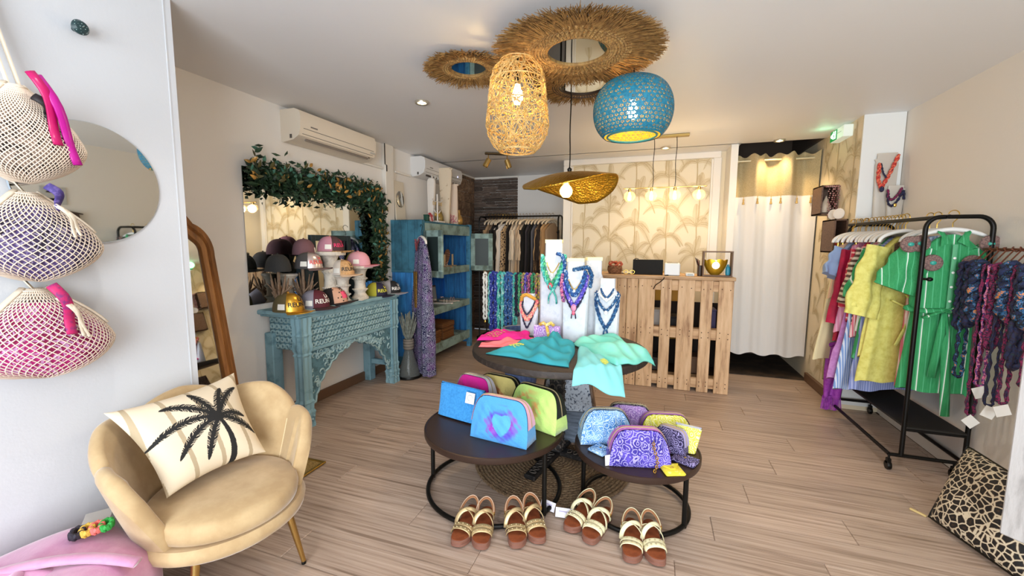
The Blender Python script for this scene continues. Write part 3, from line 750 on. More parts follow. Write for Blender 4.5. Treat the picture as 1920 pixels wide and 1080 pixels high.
# ================================================================== wall mirror with garland
t = thing('wall_mirror', 'large frameless wall mirror behind the caps on the carved console', 'mirror', (-2.79, 2.23, .945))
MB().box((.0055, .73, .50), (.003, 1.46, 1.0)).build('mirror_glass', MIRROR, t); MB().box((.0025, .73, .50), (.004, 1.456, .996)).build('backing', mat('mirror_back', '#8f8a82', .7), t)
GA = thing('leaf_garland', 'garland of green and gold leaves over the top and right of the wall mirror', 'garland', (-2.745, 2.23, 1.95))
rg = random.Random(12)
path = [(.0, -.02), (.5, -.01), (1.0, -.015), (1.42, -.03), (1.46, -.3), (1.46, -.62), (1.45, -.92)]
def gpt():
    s = rg.random() * 2.42
    if s < 1.5: return s * .98, -.02 + rg.gauss(0, .045) - .02, 1
    return 1.45 + rg.gauss(0, .055), -(s - 1.5) - .02, 0
LEAF = MB(); LEAF.grid(lambda u, v: ((u - .5) * .46 * math.sin(PI * max(.02, v) ** .75), v, .16 * math.sin(PI * v) - abs(u - .5) * .18 * math.sin(PI * v)), 4, 6)
gm = {'dark': mat('leaf_dark', '#1f3b26', .6, rv=.35), 'teal': mat('leaf_teal', '#3f7463', .55, rv=.25), 'gold': mat('leaf_gold', '#b58a45', .4, .3, rv=.25), 'olive': mat('leaf_olive', '#4e4a24', .6, rv=.3)}
lm = {k_: LEAF.mesh('leaf', v, 180) for k_, v in gm.items()}
MB().tube([(.02, y, z) for y, z in path], .012, 6).build('garland_vine', mat('vine_brown', '#3a2c1c', .8), GA)
for i in range(290):
    y, z, hz = gpt(); k_ = rg.choices(('teal', 'gold', 'dark', 'olive'), (3, 3.2, 2.2, 1.2))[0]; s = rg.uniform(.04, .068)
    up = rg.uniform(-.9, .9) if hz else rg.uniform(-1.4, 1.4)
    inst(lm[k_], 'leaf', GA, (rg.uniform(.03, .075), y, z + rg.uniform(-.02, .03)), (rg.uniform(-.3, .9), rg.uniform(.2, 1.2), up + (PI / 2 if rg.random() < .0 else rg.uniform(-1, 1))), (s, s, s)).rotation_euler = Matrix.Rotation(rg.uniform(-1.3, 1.3), 3, 'X').to_4x4().to_euler() if False else (math.radians(90) + rg.uniform(-.7, .7), rg.uniform(-1.6, 1.6), math.radians(90) + rg.uniform(-.5, .5))
sm1 = MB()
for i in range(3200):
    y, z, hz = gpt(); z += rg.uniform(-.07, .05) if hz else 0; s = rg.uniform(.022, .04)
    if hz and rg.random() < .25: z -= rg.uniform(.03, .09)
    M_ = Matrix.Translation((rg.uniform(.005, .06), y, z)) @ Matrix.Rotation(rg.uniform(0, 6.28), 4, 'X') @ Matrix.Rotation(rg.uniform(-.9, .9), 4, 'Y') @ Matrix.Rotation(rg.uniform(0, 6), 4, 'Z')
    sm1.add([M_ @ Vector(p) for p in ((0, -s, 0), (.45 * s, 0, .1 * s), (0, s, 0), (-.45 * s, 0, .1 * s))], [(0, 1, 2, 3)])
sm1.build('small_leaves', mat('leaf_deep', '#1a2f1e', .6, n=(20, '#2e4a2c', .4, .6)), GA, 0, stuff=True, fixn=False)

# ================================================================== carved console
TEAL = mat('teal_limewash', '#86acb8', .75, n=(9, '#557a86', .52, .76), bump=(30, .25))
TEALD = mat('teal_carving', '#a3c0c4', .75, n=(30, '#668992', .45, .7), bump=(50, .3))
TGROUND = mat('teal_recess', '#5f8794', .85, n=(18, '#3c5a63', .45, .7))
cs = thing('console_table', 'distressed teal console table with carved apron and fluted legs, under the wall mirror', 'table', (-2.62, 2.38, 0))
# local: x to front (+.18), y along 0..1.12
MB().box((.0, .56, .885), (.40, 1.30, .034), b=.008).build('tabletop', TEAL, cs)
MB().box((.0, .56, .860), (.375, 1.25, .018), b=.006).build('cornice', TEAL, cs)
MB().box((.155, .56, .725), (.03, 1.04, .26)).build('frieze_panel', TGROUND, cs)
for y in (.005, 1.115): MB().box((0, y, .725), (.29, .026, .26)).build('side_panel', TGROUND, cs)
MB().box((.175, .56, .592), (.025, 1.04, .026), b=.005).box((.174, .56, .845), (.022, 1.04, .02), b=.004).build('rail', TEAL, cs)
cv = MB()
def rosette(mb, c, r, ax):
    f = (lambda a, rr, h: (c[0] + h, c[1] + rr * math.cos(a), c[2] + rr * math.sin(a))) if ax == 'x' else (lambda a, rr, h: (c[0] + rr * math.cos(a), c[1] + h, c[2] + rr * math.sin(a)))
    sg = 1 if ax == 'x' else -1
    mb.loft([[f(2 * PI * i / 9, r * q, sg * h) for i in range(9)] for q, h in ((1, 0), (.85, .010), (.55, .010), (.42, .002))], True, False)
for i in range(26):
    for j in range(5):
        rosette(cv, (.17, .05 + i * .0408 + (j % 2) * .012, .625 + j * .049), .0225, 'x')
for y in (-.008,):
    for i in range(6):
        for j in range(5): rosette(cv, (-.115 + i * .046, y, .62 + j * .05), .0235, 'y')
cv.build('carved_rosettes', TEALD, cs, 40, stuff=True)
# cusped arch apron
arch = [(0, .575), (1.04, .575)]
half = [(.52, .545), (.47, .535), (.44, .51), (.40, .515), (.36, .485), (.32, .485), (.28, .44), (.24, .435), (.205, .385), (.165, .37), (.14, .32), (.105, .30), (.09, .24), (.065, .215), (.055, .16), (0, .15)]
outl = [(0, .58)] + list(reversed(half)) + [(1.04 - x, z) for x, z in half[1:]] + [(1.04, .58)]
# two convex-ish halves as strips from the rail down to the curve
ap = MB()
for sgn in (0, 1):
    pts = list(reversed(half)); xs = [p[0] for p in pts]; 
    for a, b in zip(pts, pts[1:]):
        q = [(a[0], .58), (b[0], .58), (b[0], b[1]), (a[0], a[1])]
        if abs(b[0] - a[0]) < 1e-6: continue
        q = [((1.04 - x) if sgn else x, z) for x, z in q]
        ap.prism(q, lambda x, z, d: (.155 + d, .04 + x, z), -.012, .012)
ap.build('arched_apron', TGROUND, cs)
sc_ = MB(); ra = random.Random(5)
for sgn in (0, 1):
    yy = lambda x: .04 + (1.04 - x if sgn else x)
    ed = [(x, z + .012) for x, z in half]
    sc_.tube([(.168, yy(x), z) for x, z in ed], .009, 5)
    for i in range(46):
        x = ra.uniform(.025, .49); lo = interp([(p[0], p[1]) for p in reversed(half)], x); z = ra.uniform(lo + .03, .565)
        if z < lo + .02 or lo > .55: continue
        a0 = ra.uniform(0, 6.28); r = ra.uniform(.02, .034)
        sc_.tube([(.168 + .003, yy(x) + r * (1 - k_ / 12) * math.cos(a0 + k_ * .55), z + r * (1 - k_ / 12) * math.sin(a0 + k_ * .55)) for k_ in range(10)], [.009 - .0006 * k_ for k_ in range(10)], 4)
sc_.build('carved_scrolls', TEALD, cs, 60, stuff=True)
def fluted_leg(x, y, parent, full=True):
    lg = MB()
    ring = lambda hw, z: [(x + hw * a, y + hw * b, z) for a, b in ((1, 1), (.5, .88), (0, 1), (-.5, .88), (-1, 1), (-.88, .5), (-1, 0), (-.88, -.5), (-1, -1), (-.5, -.88), (0, -1), (.5, -.88), (1, -1), (.88, -.5), (1, 0), (.88, .5))]
    zs = [(0, .048), (.02, .05), (.05, .046), (.11, .05), (.118, .054), (.13, .05), (.14, .044), (.19, .046), (.198, .051), (.208, .046), (.22, .041), (.55, .041), (.565, .048), (.58, .041), (.60, .048), (.62, .052), (.66, .046), (.70, .046), (.715, .052), (.73, .046), (.78, .046), (.80, .05), (.845, .05), (.852, .046)]
    lg.loft([ring(h, z) for z, h in zs])
    o = lg.build('leg', TEAL, parent, 20)
    ft = MB()
    for k_ in range(5): ft.ball((x + .050, y - .036 + .018 * k_, .045 + .02 * abs(k_ - 2)), .009, 6, 5)
    for k_ in range(5): ft.ball((x - .036 + .018 * k_, y - .050, .045 + .02 * abs(k_ - 2)), .009, 6, 5)
    ft.build('carved_foot', TEALD, o, stuff=True)
fluted_leg(.155, 0, cs); fluted_leg(.155, 1.12, cs)
for y in (0, 1.12): MB().box((-.125, y, .36), (.08, .09, .72), b=.006).build('back_leg', TEAL, cs)
MB().box((.015, 1.12, .20), (.24, .04, .05), b=.004).build('stretcher', TEAL, cs)

# ---- display stands and caps on the console
LIME = mat('limewashed_wood', '#d7cfc2', .8, n=(14, '#a39b90', .5, .72), bump=(40, .25))
def candlestick(label, x, y, h, s, top, group='limewashed candle pillars'):
    t = thing('candle_pillar', label, 'candlestick', (x, y, .903), 0, group)
    pr = [(.62, 0), (.64, .04), (.58, .09), (.50, .12), (.40, .2), (.50, .26), (.53, .30), (.44, .34), (.40, .45), (.44, .56), (.54, .60), (.50, .64), (.44, .68), (.46, .8), (.60, .9), (.72, .93)]
    MB().lathe([(r * s, z * h) for r, z in pr] + [(.001, .93 * h)], 28).build('turned_column', LIME, t, 30)
    MB().lathe([(.001, .93 * h), (top, .93 * h), (top + .004, .955 * h), (top + .004, .985 * h), (top, h), (.001, h)], 32).build('top_plate', LIME, t, 30)
    b = MB()
    for zz, rr in ((.30, .545), (.62, .54)):
        for i in range(20): b.ball((rr * s * math.cos(i * PI / 10), rr * s * math.sin(i * PI / 10), zz * h), .007, 6, 4)
    b.build('bead_ring', LIME, t, stuff=True)
candlestick('tallest limewashed candle pillar, carrying the pink and black cap', -2.55, 2.785, .43, .115, .125)
candlestick('short limewashed candle pillar in front, carrying the straw tan cap', -2.475, 2.845, .235, .105, .075)
candlestick('medium limewashed candle pillar on the right, carrying the plain pink cap', -2.50, 3.09, .30, .115, .115)
candlestick('grey weathered candle pillar standing behind the two driftwood stands', -2.70, 2.50, .26, .10, .07)
DRIFT = mat('driftwood', '#8d7560', .85, n=(20, '#6a5443', .45, .65))
def driftstand(label, x, y, seed):
    t = thing('driftwood_stand', label, 'display stand', (x, y, .903), 0, 'driftwood cap stands'); r = random.Random(seed); m = MB()
    m.lathe([(.05, 0), (.055, .012), (.03, .02)], 12)
    for i in range(9):
        a = i * .7 + r.uniform(-.2, .2); R = r.uniform(.05, .085); hh = r.uniform(.2, .29)
        m.tube([(.01 * math.cos(a), .01 * math.sin(a), .01), (.02 * math.cos(a), .02 * math.sin(a), .09), (R * .7 * math.cos(a), R * .7 * math.sin(a), hh * .65), (R * math.cos(a), R * math.sin(a), hh)], [.016, .013, .009, .004], 6)
        m.tube([(R * .6 * math.cos(a), R * .6 * math.sin(a), hh * .5), (R * 1.3 * math.cos(a + .4), R * 1.3 * math.sin(a + .4), hh * .72)], [.007, .003], 5)
    m.tube([(0, 0, 0), (0, 0, .30)], .012, 6); m.build('branches', DRIFT, t, 60)
driftstand('left driftwood branch stand under the black cap', -2.60, 2.325, 1)
driftstand('right driftwood branch stand under the silver-fronted cap', -2.585, 2.535, 2)
fr_ = thing('picture_frame', 'empty dark teal frame leaning on the mirror behind the caps', 'frame', (-2.745, 3.06, .903), (0, math.radians(-3), 0))
for c, d in (((0, -.22, .285), (.02, .05, .57)), ((0, .22, .285), (.02, .05, .57)), ((0, 0, .025), (.02, .39, .05)), ((0, 0, .545), (.02, .39, .05))): MB().box(c, d, b=.003).build('frame_bar', mat('dark_teal_wood', '#22343a', .6), fr_)
CAPN = 0
def cap(label, loc, rot, front, back, visor, text=None, tcol='#111111', sticker=True, dots=None, tilt=0.0, s=1.0):
    """baseball cap, local +X is the visor side"""
    t = thing('baseball_cap', label, 'cap', loc, (0, tilt, rot), 'caps on the carved console')
    rx, ry, h = .105 * s, .085 * s, .125 * s
    def dome(a, e): return (rx * math.cos(a) * math.cos(e) ** .75, ry * math.sin(a) * math.cos(e) ** .75, h * math.sin(e) ** .9 if e > 0 else 0)
    A = math.radians(68)
    MB().grid(lambda u, v: dome(lerp(-A, A, u), lerp(0, PI / 2 * .995, v)), 20, 14).build('front_panel', front, t, 180)
    MB().grid(lambda u, v: dome(lerp(A, 2 * PI - A, u), lerp(0, PI / 2 * .995, v)), 26, 14).build('back_panel', back, t, 180)
    def vis(u, v):
        a = lerp(-1.25, 1.25, u); p = dome(a, 0); e = .085 * s * math.cos(a * 1.1) ** .8 * v
        return (p[0] + e, p[1] * (1 + .12 * v), .006 - .018 * v * abs(math.sin(a)) * 1.2 + .006 * v * math.cos(a))
    o = MB().grid(vis, 24, 8).build('visor', visor, t, 180); m = o.modifiers.new('thick', 'SOLIDIFY'); m.thickness = .005
    MB().ball((0, 0, h), .008 * s, 8, 5).build('button', visor, t)
    if sticker: MB().grid(lambda u, v: tuple(c * 1.02 for c in dome(math.radians(lerp(-100, -72, u)), lerp(.12, .42, v))), 5, 4).build('price_sticker', PAPER, t, 180)
    if text:
        vs, fs = [], []
        for k_, ln in enumerate(text):
            v2, f2 = text2d(ln, .042 * s)
            o_ = len(vs); vs += [(x, y + .038 * s * ((len(text) - 1) / 2 - k_)) for x, y in v2]; fs += [tuple(i + o_ for i in f) for f in f2]
        P = []
        for x, y in vs:
            e = .52 + y / h * 1.05; P.append(tuple(c * 1.025 for c in dome(x / (rx * .82), e)))
        MB().add(P, fs).build('lettering', mat('cap_print_' + tcol, tcol, .5), t, 0, fixn=False)
    if dots:
        d = MB(); r = random.Random(3)
        for i in range(26):
            a, e = r.uniform(-1.15, 1.15), r.uniform(.08, 1.2); p = Vector(dome(a, e)); n_ = p.normalized()
            d.ball(tuple(p), .006, 6, 4)
        d.build('printed_dots', mat('dot_' + dots, dots, .6), t, stuff=True)
    return t
cf = lambda n_, c, **k_: mat('cap_' + n_, c, .75, **k_)
MESH = lambda n_, c: mat('capmesh_' + n_, c, .9, bump=(500, .4))
LR = ('LA', 'REUNION')
cap('black cap turned away, on the left driftwood stand', (-2.60, 2.325, 1.195), math.radians(150), cf('char', '#2a2b2c', n=(40, '#3a3b3b', .4, .6)), MESH('char', '#2c2d2e'), cf('blk', '#1d1c1c'))
cap('plum brown cap turned away, highest at the left of the group', (-2.66, 2.63, 1.31), math.radians(120), cf('plum', '#6a4a50'), MESH('plum', '#76545c'), cf('plum2', '#5b3e45'))
cap('grey cap with a shiny silver and coral front, on the right driftwood stand', (-2.55, 2.56, 1.205), math.radians(15), mat('cap_silver', '#d8c9c6', .25, .7), MESH('grey', '#4d4a4b'), cf('greyv', '#6a5653'), LR, '#e0524c')
cap('pink and brown cap with red letters on the tallest candle pillar', (-2.55, 2.80, 1.335), math.radians(25), cf('brown', '#4b2f34'), MESH('rose', '#c58a9c'), leopard('cap_leo', '#b08a5c', '#7d5a36', '#4b3321', 60), LR, '#e0336c')
cap('straw tan cap with black letters on the short candle pillar', (-2.475, 2.84, 1.14), math.radians(5), cf('tan', '#cfa676', n=(60, '#b98f60', .4, .6)), MESH('white', '#d9cfc4'), cf('tanv', '#d3b394'), LR, '#1a1512')
cap('plain pink cap on the medium candle pillar', (-2.50, 3.08, 1.205), math.radians(20), cf('pink', '#d79aa8'), MESH('pink', '#d8a0ae'), cf('pink2', '#c98a99'))
cap('yellow and black cap with red visor behind the plain pink cap', (-2.63, 3.22, 1.20), math.radians(20), cf('blk2', '#2a1a30'), MESH('yellow', '#b9b22e'), cf('red', '#b01f35'), LR, '#e8dd4a', sticker=False)
b_ = thing('wooden_block', 'dark wooden block under the yellow and black cap', 'block', (-2.63, 3.22, .903)); MB().box((0, 0, .148), (.10, .10, .296), b=.006).build('block_body', mat('dark_teal_wood'), b_)
b_ = thing('wooden_block', 'dark wooden block under the plum brown cap', 'block', (-2.66, 2.63, .903)); MB().box((0, 0, .203), (.09, .09, .406), b=.006).build('block_body', mat('dark_teal_wood'), b_)
cap('shiny gold cap with black letters on the near console corner', (-2.53, 2.335, .903), math.radians(10), mat('cap_gold', '#d9a63d', .28, .8), MESH('olive', '#5d5233'), mat('cap_gold2', '#c08f30', .3, .7), LR, '#1c160c', s=1.08)
cap('burgundy cap with white letters beside the gold cap', (-2.50, 2.555, .903), math.radians(12), cf('burg', '#551626'), MESH('lilac', '#8d8a98'), cf('burgv', '#3a2226'), LR, '#efe9e2', s=1.08)
cap('tan polka-dot cap with a pink patch, third along the console front', (-2.50, 2.76, .903), math.radians(18), mat('cap_dot', '#d3a389', .8), MESH('blk', '#211d1f'), cf('blkv', '#241a1c'), None, dots='#251a1c', sticker=False, s=1.08, tilt=-.12)
pp = [o for o in bpy.data.objects if o.name.startswith('front_panel')][-1]
vcap = MB().grid(lambda u, v: (.108 * 1.095 * math.cos(lerp(-.5, .5, u)) * math.cos(lerp(.25, .75, v)) ** .75, .085 * 1.095 * math.sin(lerp(-.5, .5, u)) * math.cos(lerp(.25, .75, v)) ** .75, .126 * 1.09 * math.sin(lerp(.25, .75, v)) ** .9), 10, 8).build('pink_patch', cf('neon', '#f4587e'), pp.parent, 180)
cap('navy cap with yellow letters at the right end of the console', (-2.53, 3.36, .903), math.radians(12), cf('navy', '#1f1b38'), MESH('yel2', '#b8b23a'), cf('navy2', '#1a1730'), LR, '#e5e04c', sticker=False)
cap('black cap with white letters and pale visor, last on the console', (-2.53, 3.585, .903), math.radians(12), cf('blk3', '#16161b'), MESH('greyl', '#a9a6ac'), cf('pv', '#8f8d99'), LR, '#f2f0ee', sticker=False)
pc = thing('price_card', 'small white price card lying at the foot of the medium candle pillar', 'card', (-2.435, 3.03, .906), .3); MB().box((0, 0, 0), (.05, .12, .004), b=.001).build('card', PAPER, pc)

# ================================================================== blue cabinet
BLUE = mat('blue_paint', '#2f7fc0', .7, n=(6, '#215d98', .42, .66), sc=(3, 3, .6), bump=(25, .25), rv=.12)
DEEP = mat('deep_blue_paint', '#1467c4', .65, n=(6, '#0f4a93', .42, .68), sc=(3, 3, .6), rv=.12)
TEALB = mat('teal_worn_paint', '#3a7389', .75, n=(5, '#1f4a5c', .42, .66), bump=(25, .3), rv=.12)
GREENB = mat('grey_green_paint', '#8fa9a5', .75, n=(8, '#5d6b60', .45, .68), bump=(25, .3))
cab = thing('shelf_cabinet', 'distressed blue open cabinet with plank sides and two open framed doors, left rear', 'cabinet', (-2.57, 3.92, 0))
# local: x -.21 (back) .. +.21 (front), y 0..1.28
for i in range(5): MB().box((-.168 + i * .084, .012, 1.39), (.081, .024, .54), b=.004).build('side_plank', TEALB, cab)
for i in range(6): MB().box((-.175 + i * .07, .016, .62), (.066, .022, 1.0), b=.004).build('side_plank', BLUE, cab)
MB().box((0, .012, 1.105), (.43, .035, .035), b=.005).build('side_rail', TEALB, cab)
MB().box((0, .012, .09), (.43, .035, .10), b=.005).build('side_rail', TEALB, cab)
for i in range(14): MB().box((-.195, .05 + i * .091, .88), (.016, .087, 1.46), b=.003).build('back_plank', DEEP if i < 40 else BLUE, cab)
for i in range(5): MB().box((-.168 + i * .084, 1.268, .85), (.081, .022, 1.6), b=.004).build('side_plank', BLUE, cab)
for y in (.03, 1.25): MB().box((.192, y, .828), (.056, .068, 1.664), b=.005).build('post', TEALB if y < 1 else mat('blue_post', '#4a8fb5', .75, n=(9, '#2c5d78', .45, .7)), cab)
for z, dz in ((1.10, .09), (.645, .085), (.20, .11)):
    MB().box((-.01, .64, z), (.40, 1.20, .028), b=.003).build('shelf', GREENB, cab)
    MB().box((.20, .64, z - .02), (.03, 1.17, dz), b=.004).build('shelf_front', GREENB, cab)
MB().box((.20, .64, 1.57), (.035, 1.17, .12), b=.005).build('lintel', GREENB, cab); MB().box((0, .64, 1.635), (.42, 1.24, .03), b=.004).build('top_board', TEALB, cab)
for y, lab in ((.045, None), (1.265, None)):
    d = MB()
    for c, s in (((.15, 0, .0), (.30, .028, .07)), ((.15, 0, .43), (.30, .028, .07)), ((.03, 0, .215), (.06, .028, .5)), ((.27, 0, .215), (.06, .028, .5))): d.box(c, s, b=.004)
    o = d.build('door', GREENB, cab, loc=(.215, y, 1.08), rot=(-.35 if y < 1 else .25))
    MB().box((.15, 0, .215), (.18, .010, .36)).build('inset_panel', mat('dark_inset', '#23302f', .5), o)
# things on and in the cabinet
def oncab(y, x=0, z=1.651): return (-2.57 + x, 3.92 + y, z)
t = thing('oval_mirror', 'small oval mirror on a cream board standing on the blue cabinet', 'mirror', oncab(.20, -.17), (0, -.06, 0))
MB().box((0, 0, .225), (.015, .19, .45), b=.003).build('backing_board', mat('cream_board', '#d9cdb9', .7), t); MB().lathe([(.001, .016), (.062, .016), (.068, .012), (.07, .006)], 32, (0, 0, 0), 1.35, 1).build('mirror_glass', MIRROR, t, loc=(.002, 0, .25), rot=(0, math.radians(90), 0))
t = thing('enamel_heart', 'red and white round ornament on the blue cabinet top edge', 'ornament', oncab(.36, .12)); MB().lathe([(.001, -.012), (.05, -.01), (.055, 0), (.05, .010), (.001, .012)], 24).build('disc', mat('red_enamel', '#b5303f', .35, n=(20, '#e8d9d4', .5, .6)), t, loc=(0, 0, .056), rot=(0, 1.4, 0))
t = thing('small_box', 'little dark green box beside the red ornament', 'box', oncab(.27, .12)); MB().box((0, 0, .035), (.05, .05, .07), b=.004).build('box_body', mat('bottle_green', '#1f4a3c', .4), t); MB().box((0, 0, .074), (.054, .054, .012), b=.003).build('lid', mat('bottle_green'), t)
WHT = mat('white_lacquer', '#e6ddd3', .5)
t = thing('jewellery_tree', 'white jewellery tree with three tiers of arms on the blue cabinet', 'jewellery stand', oncab(.56, .10))
MB().box((0, 0, .012), (.12, .16, .024), b=.004).build('base', WHT, t); MB().tube([(0, 0, .02), (0, 0, .34)], .009, 8).build('stem', WHT, t)
for z, L in ((.12, .07), (.25, .12)):
    MB().tube([(0, -L, z + .03), (0, -L * .6, z), (0, 0, z), (0, L * .6, z), (0, L, z + .03)], .007, 7).build('arm', WHT, t)
    hb = MB()
    for i in range(5): hb.tube([(.006 * math.cos(q), -L * .8 + i * L * .4, z - .022 + .022 * math.sin(q)) for q in [2 * PI * k / 12 for k in range(12)]], .0025, 4, loop=True)
    hb.build('bangle', GOLD, t, stuff=True)
def bust(label, x, y, z, h, wb, wt, neck, depth, m, tilt=0, rot=0, cap_=None, group=None, nh=.14):
    """flat necklace bust: tapering slab, sloped shoulders, tall neck leaning forward"""
    t = thing('necklace_bust', label, 'display bust', (x, y, z), (tilt, 0, rot), group)
    sh = h - nh
    prof = [(wb / 2, 0, 1), (lerp(wb, wt, .5) / 2, sh * .5, .8), (wt / 2, sh * .93, .6), (wt * .47, sh * .985, .55), (neck * .62, sh + .012, .5), (neck * .5, sh + nh * .35, .5), (neck * .5, h, .52)]
    rings = []
    for w_, zz, d in prof:
        dd = depth * d; yo = .0 + .10 * depth * (zz / h)
        rings.append([(w_ * a, dd * b * .5 + yo, zz) for a, b in ((-1, -.5), (-.86, -1), (-.4, -1.12), (0, -1.16), (.4, -1.12), (.86, -1), (1, -.5), (1, .6), (.8, 1), (-.8, 1), (-1, .6))])
    MB().loft(rings).build('bust_board', m, t, 40)
    if cap_: MB().loft([[(neck * .5 * a, depth * .28 * b + .1 * depth, zz) for a, b in ((-1, -1), (1, -1), (1, 1), (-1, 1))] for zz in (h - .002, h + .022)]).build('neck_top', cap_, t, 0)
    return t
SPECK = mat('speckled_bark_print', '#d8c6ac', .7, n=(18, '#a5886a', .62, .7))
bust('small pale necklace bust behind the jewellery tree on the cabinet', -2.62, 4.60, 1.651, .55, .07, .11, .07, .06, WHT, nh=.02)
bust('tall speckled birch plank bust on the blue cabinet', -2.52, 4.78, 1.651, .70, .10, .17, .165, .05, SPECK, nh=.02, rot=.2)
o = bust('shorter plain plank bust with a pink coral print on the cabinet', -2.50, 4.95, 1.651, .52, .13, .13, .15, .05, mat('pale_plank', '#d9c3ae', .7), nh=.02, tilt=.04, rot=.2)
pr = MB(); r = random.Random(8)
for i in range(26):
    a = r.uniform(0, 6.28); cx, cz = r.uniform(-.05, .05), r.uniform(.02, .12); pr.tube([(cx + .012 * k_ * math.cos(a + k_ * .5), -.031, cz + .012 * k_ * math.sin(a + k_ * .5)) for k_ in range(4)], .004, 4)
pr.build('coral_print', mat('coral_pink', '#c97f86', .7), o, stuff=True)
def vase_(name, label, cat, loc, prof, m, parts=(), n=24):
    t = thing(name, label, cat, loc); MB().lathe(prof, n).build('body', m, t, 40); return t
vase_('bottle_vase', 'small gold bottle vase at the far end of the cabinet top', 'vase', oncab(1.14, .10), [(.03, 0), (.05, .02), (.055, .06), (.045, .10), (.02, .14), (.016, .19), (.02, .20), (.012, .20), (.01, .12)], mat('ochre_glaze', '#b38a4a', .35, .4))
vase_('bottle_vase', 'squat olive gold vase between the jewellery tree and the birch bust', 'vase', oncab(.68, .06), [(.03, 0), (.05, .03), (.052, .08), (.03, .14), (.02, .16), (.012, .15)], mat('olive_glaze', '#8f7a44', .4, .4))
t = thing('dried_bundle', 'dark green little bag standing between the two plank busts', 'bag', oncab(.87, .08)); MB().box((0, 0, .06), (.04, .05, .12), b=.012).build('bag_body', mat('bottle_green'), t); MB().tube(arc((0, 0, .115), .018, 0, 180, 8, 'yz'), .003, 5).build('handle', mat('bottle_green'), t)

def dolly_sandal(label, loc, rot, sole, strap, s=1.0, tip=0, group='sandals on the cabinet shelves'):
    t = thing('flat_sandal', label, 'sandal', loc, (tip, 0, rot), group)
    pts = [(.036 * s * (1 + .25 * math.cos(a)) * math.sin(a) * (1 + .18 * math.cos(a)), .12 * s * math.cos(a)) for a in [2 * PI * i / 24 for i in range(24)]]
    MB().prism(pts, lambda x, y, d: (x, y, d), 0, .014 * s).build('sole', sole, t, 30)
    for y in (.05, .02): MB().tube([(.04 * s * math.cos(a), y * s, .012 * s + .035 * s * math.sin(a)) for a in [PI * i / 10 for i in range(11)]], .008 * s, 6, flat=.35).build('strap', strap, t, 180)
    MB().tube([(.03 * s * math.cos(a), -.075 * s - .03 * s * math.sin(a), .045 * s + .005 * math.sin(a)) for a in [PI * i / 10 for i in range(11)]], .005 * s, 6).build('heel_strap', strap, t, 180)
    return t
BEIGES = mat('beige_sole', '#c29a77', .7); ROSEG = mat('rose_gold', '#d7a08a', .35, .5); WSOLE = mat('cream_sole', '#d9c9b6', .7)
def shoe_holder(label, loc):
    t = thing('shoe_display', label, 'display stand', loc, 0, 'wooden shoe display stands'); MB().box((0, 0, .006), (.08, .08, .012), b=.003).build('base', mat('pine', '#d8bd96', .6), t); MB().box((0, 0, .08), (.014, .03, .15), b=.002).build('prop', mat('pine'), t)
shz = 1.115
for i, (y, lab) in enumerate(((.52, 'pale wooden shoe prop nearest the dress on the upper blue shelf'), (.80, 'pale wooden shoe prop in the middle of the upper blue shelf'), (1.02, 'pale wooden shoe prop at the far end of the upper blue shelf'))): shoe_holder(lab, oncab(y, .06, shz))
dolly_sandal('rose beige sandal propped upright, tallest on the upper blue shelf', oncab(.66, .05, shz + .125), 0.3, BEIGES, ROSEG, 1.0, 1.2)
dolly_sandal('rose beige sandal flat on the upper blue shelf, nearest the dress', oncab(.43, .08, shz), -1.2, BEIGES, ROSEG)
dolly_sandal('beige sandal lying flat in front of the upright one', oncab(.66, .12, shz), -1.3, BEIGES, WSOLE, .9)
dolly_sandal('brown sandal propped upright at the right of the upper blue shelf', oncab(.91, .04, shz + .115), .2, mat('brown_sole', '#8a5f43', .7), ROSEG, .9, 1.2)
dolly_sandal('silver pink sandal pointing out on the middle blue shelf', oncab(.88, .08, .66), -1.35, WSOLE, mat('silver_pink', '#cfb2b2', .3, .4), 1.15)
dolly_sandal('white slipper sandal at the front of the middle blue shelf', oncab(.66, .10, .66), -1.2, mat('white_sole', '#e2dcd6', .6), WHT, 1.1)
t = thing('framed_card', 'small dark framed sign standing on the middle blue shelf', 'sign', oncab(.72, -.04, .66), (0, -.12, 0)); MB().box((0, 0, .11), (.014, .11, .22), b=.003).build('frame', mat('dark_frame', '#3b2c22', .5), t); MB().box((.008, 0, .11), (.003, .08, .18)).build('picture', mat('dim_print', '#7f8790', .6), t)
WICK = mat('wicker', '#8a5a2e', .75, st=[(2, .022, '#5f3a1b', .35), (1, .03, '#6d4522', .2)], bump=(80, .5))
def wicker_box(label, loc, d):
    t = thing('wicker_box', label, 'basket', loc, 0, 'wicker boxes on the lowest blue shelf'); MB().box((0, 0, d[2] * .36), (d[0], d[1], d[2] * .72), b=.008).build('basket_body', WICK, t); MB().box((0, 0, d[2] * .87), (d[0] + .012, d[1] + .012, d[2] * .26), b=.008).build('lid', WICK, t)
    for z in (.05, .5, .72): MB().tube([(d[0] / 2 + .004, y, d[2] * z) for y in (-d[1] / 2, 0, d[1] / 2)], .006, 6).build('woven_band', mat('wicker_dark', '#6d421e', .7), t)
wicker_box('small wicker box half hidden by the long dress', oncab(.40, .07, .214), (.18, .2, .155)); wicker_box('large lidded wicker box on the lowest blue shelf', oncab(.72, .02, .214), (.26, .30, .21))

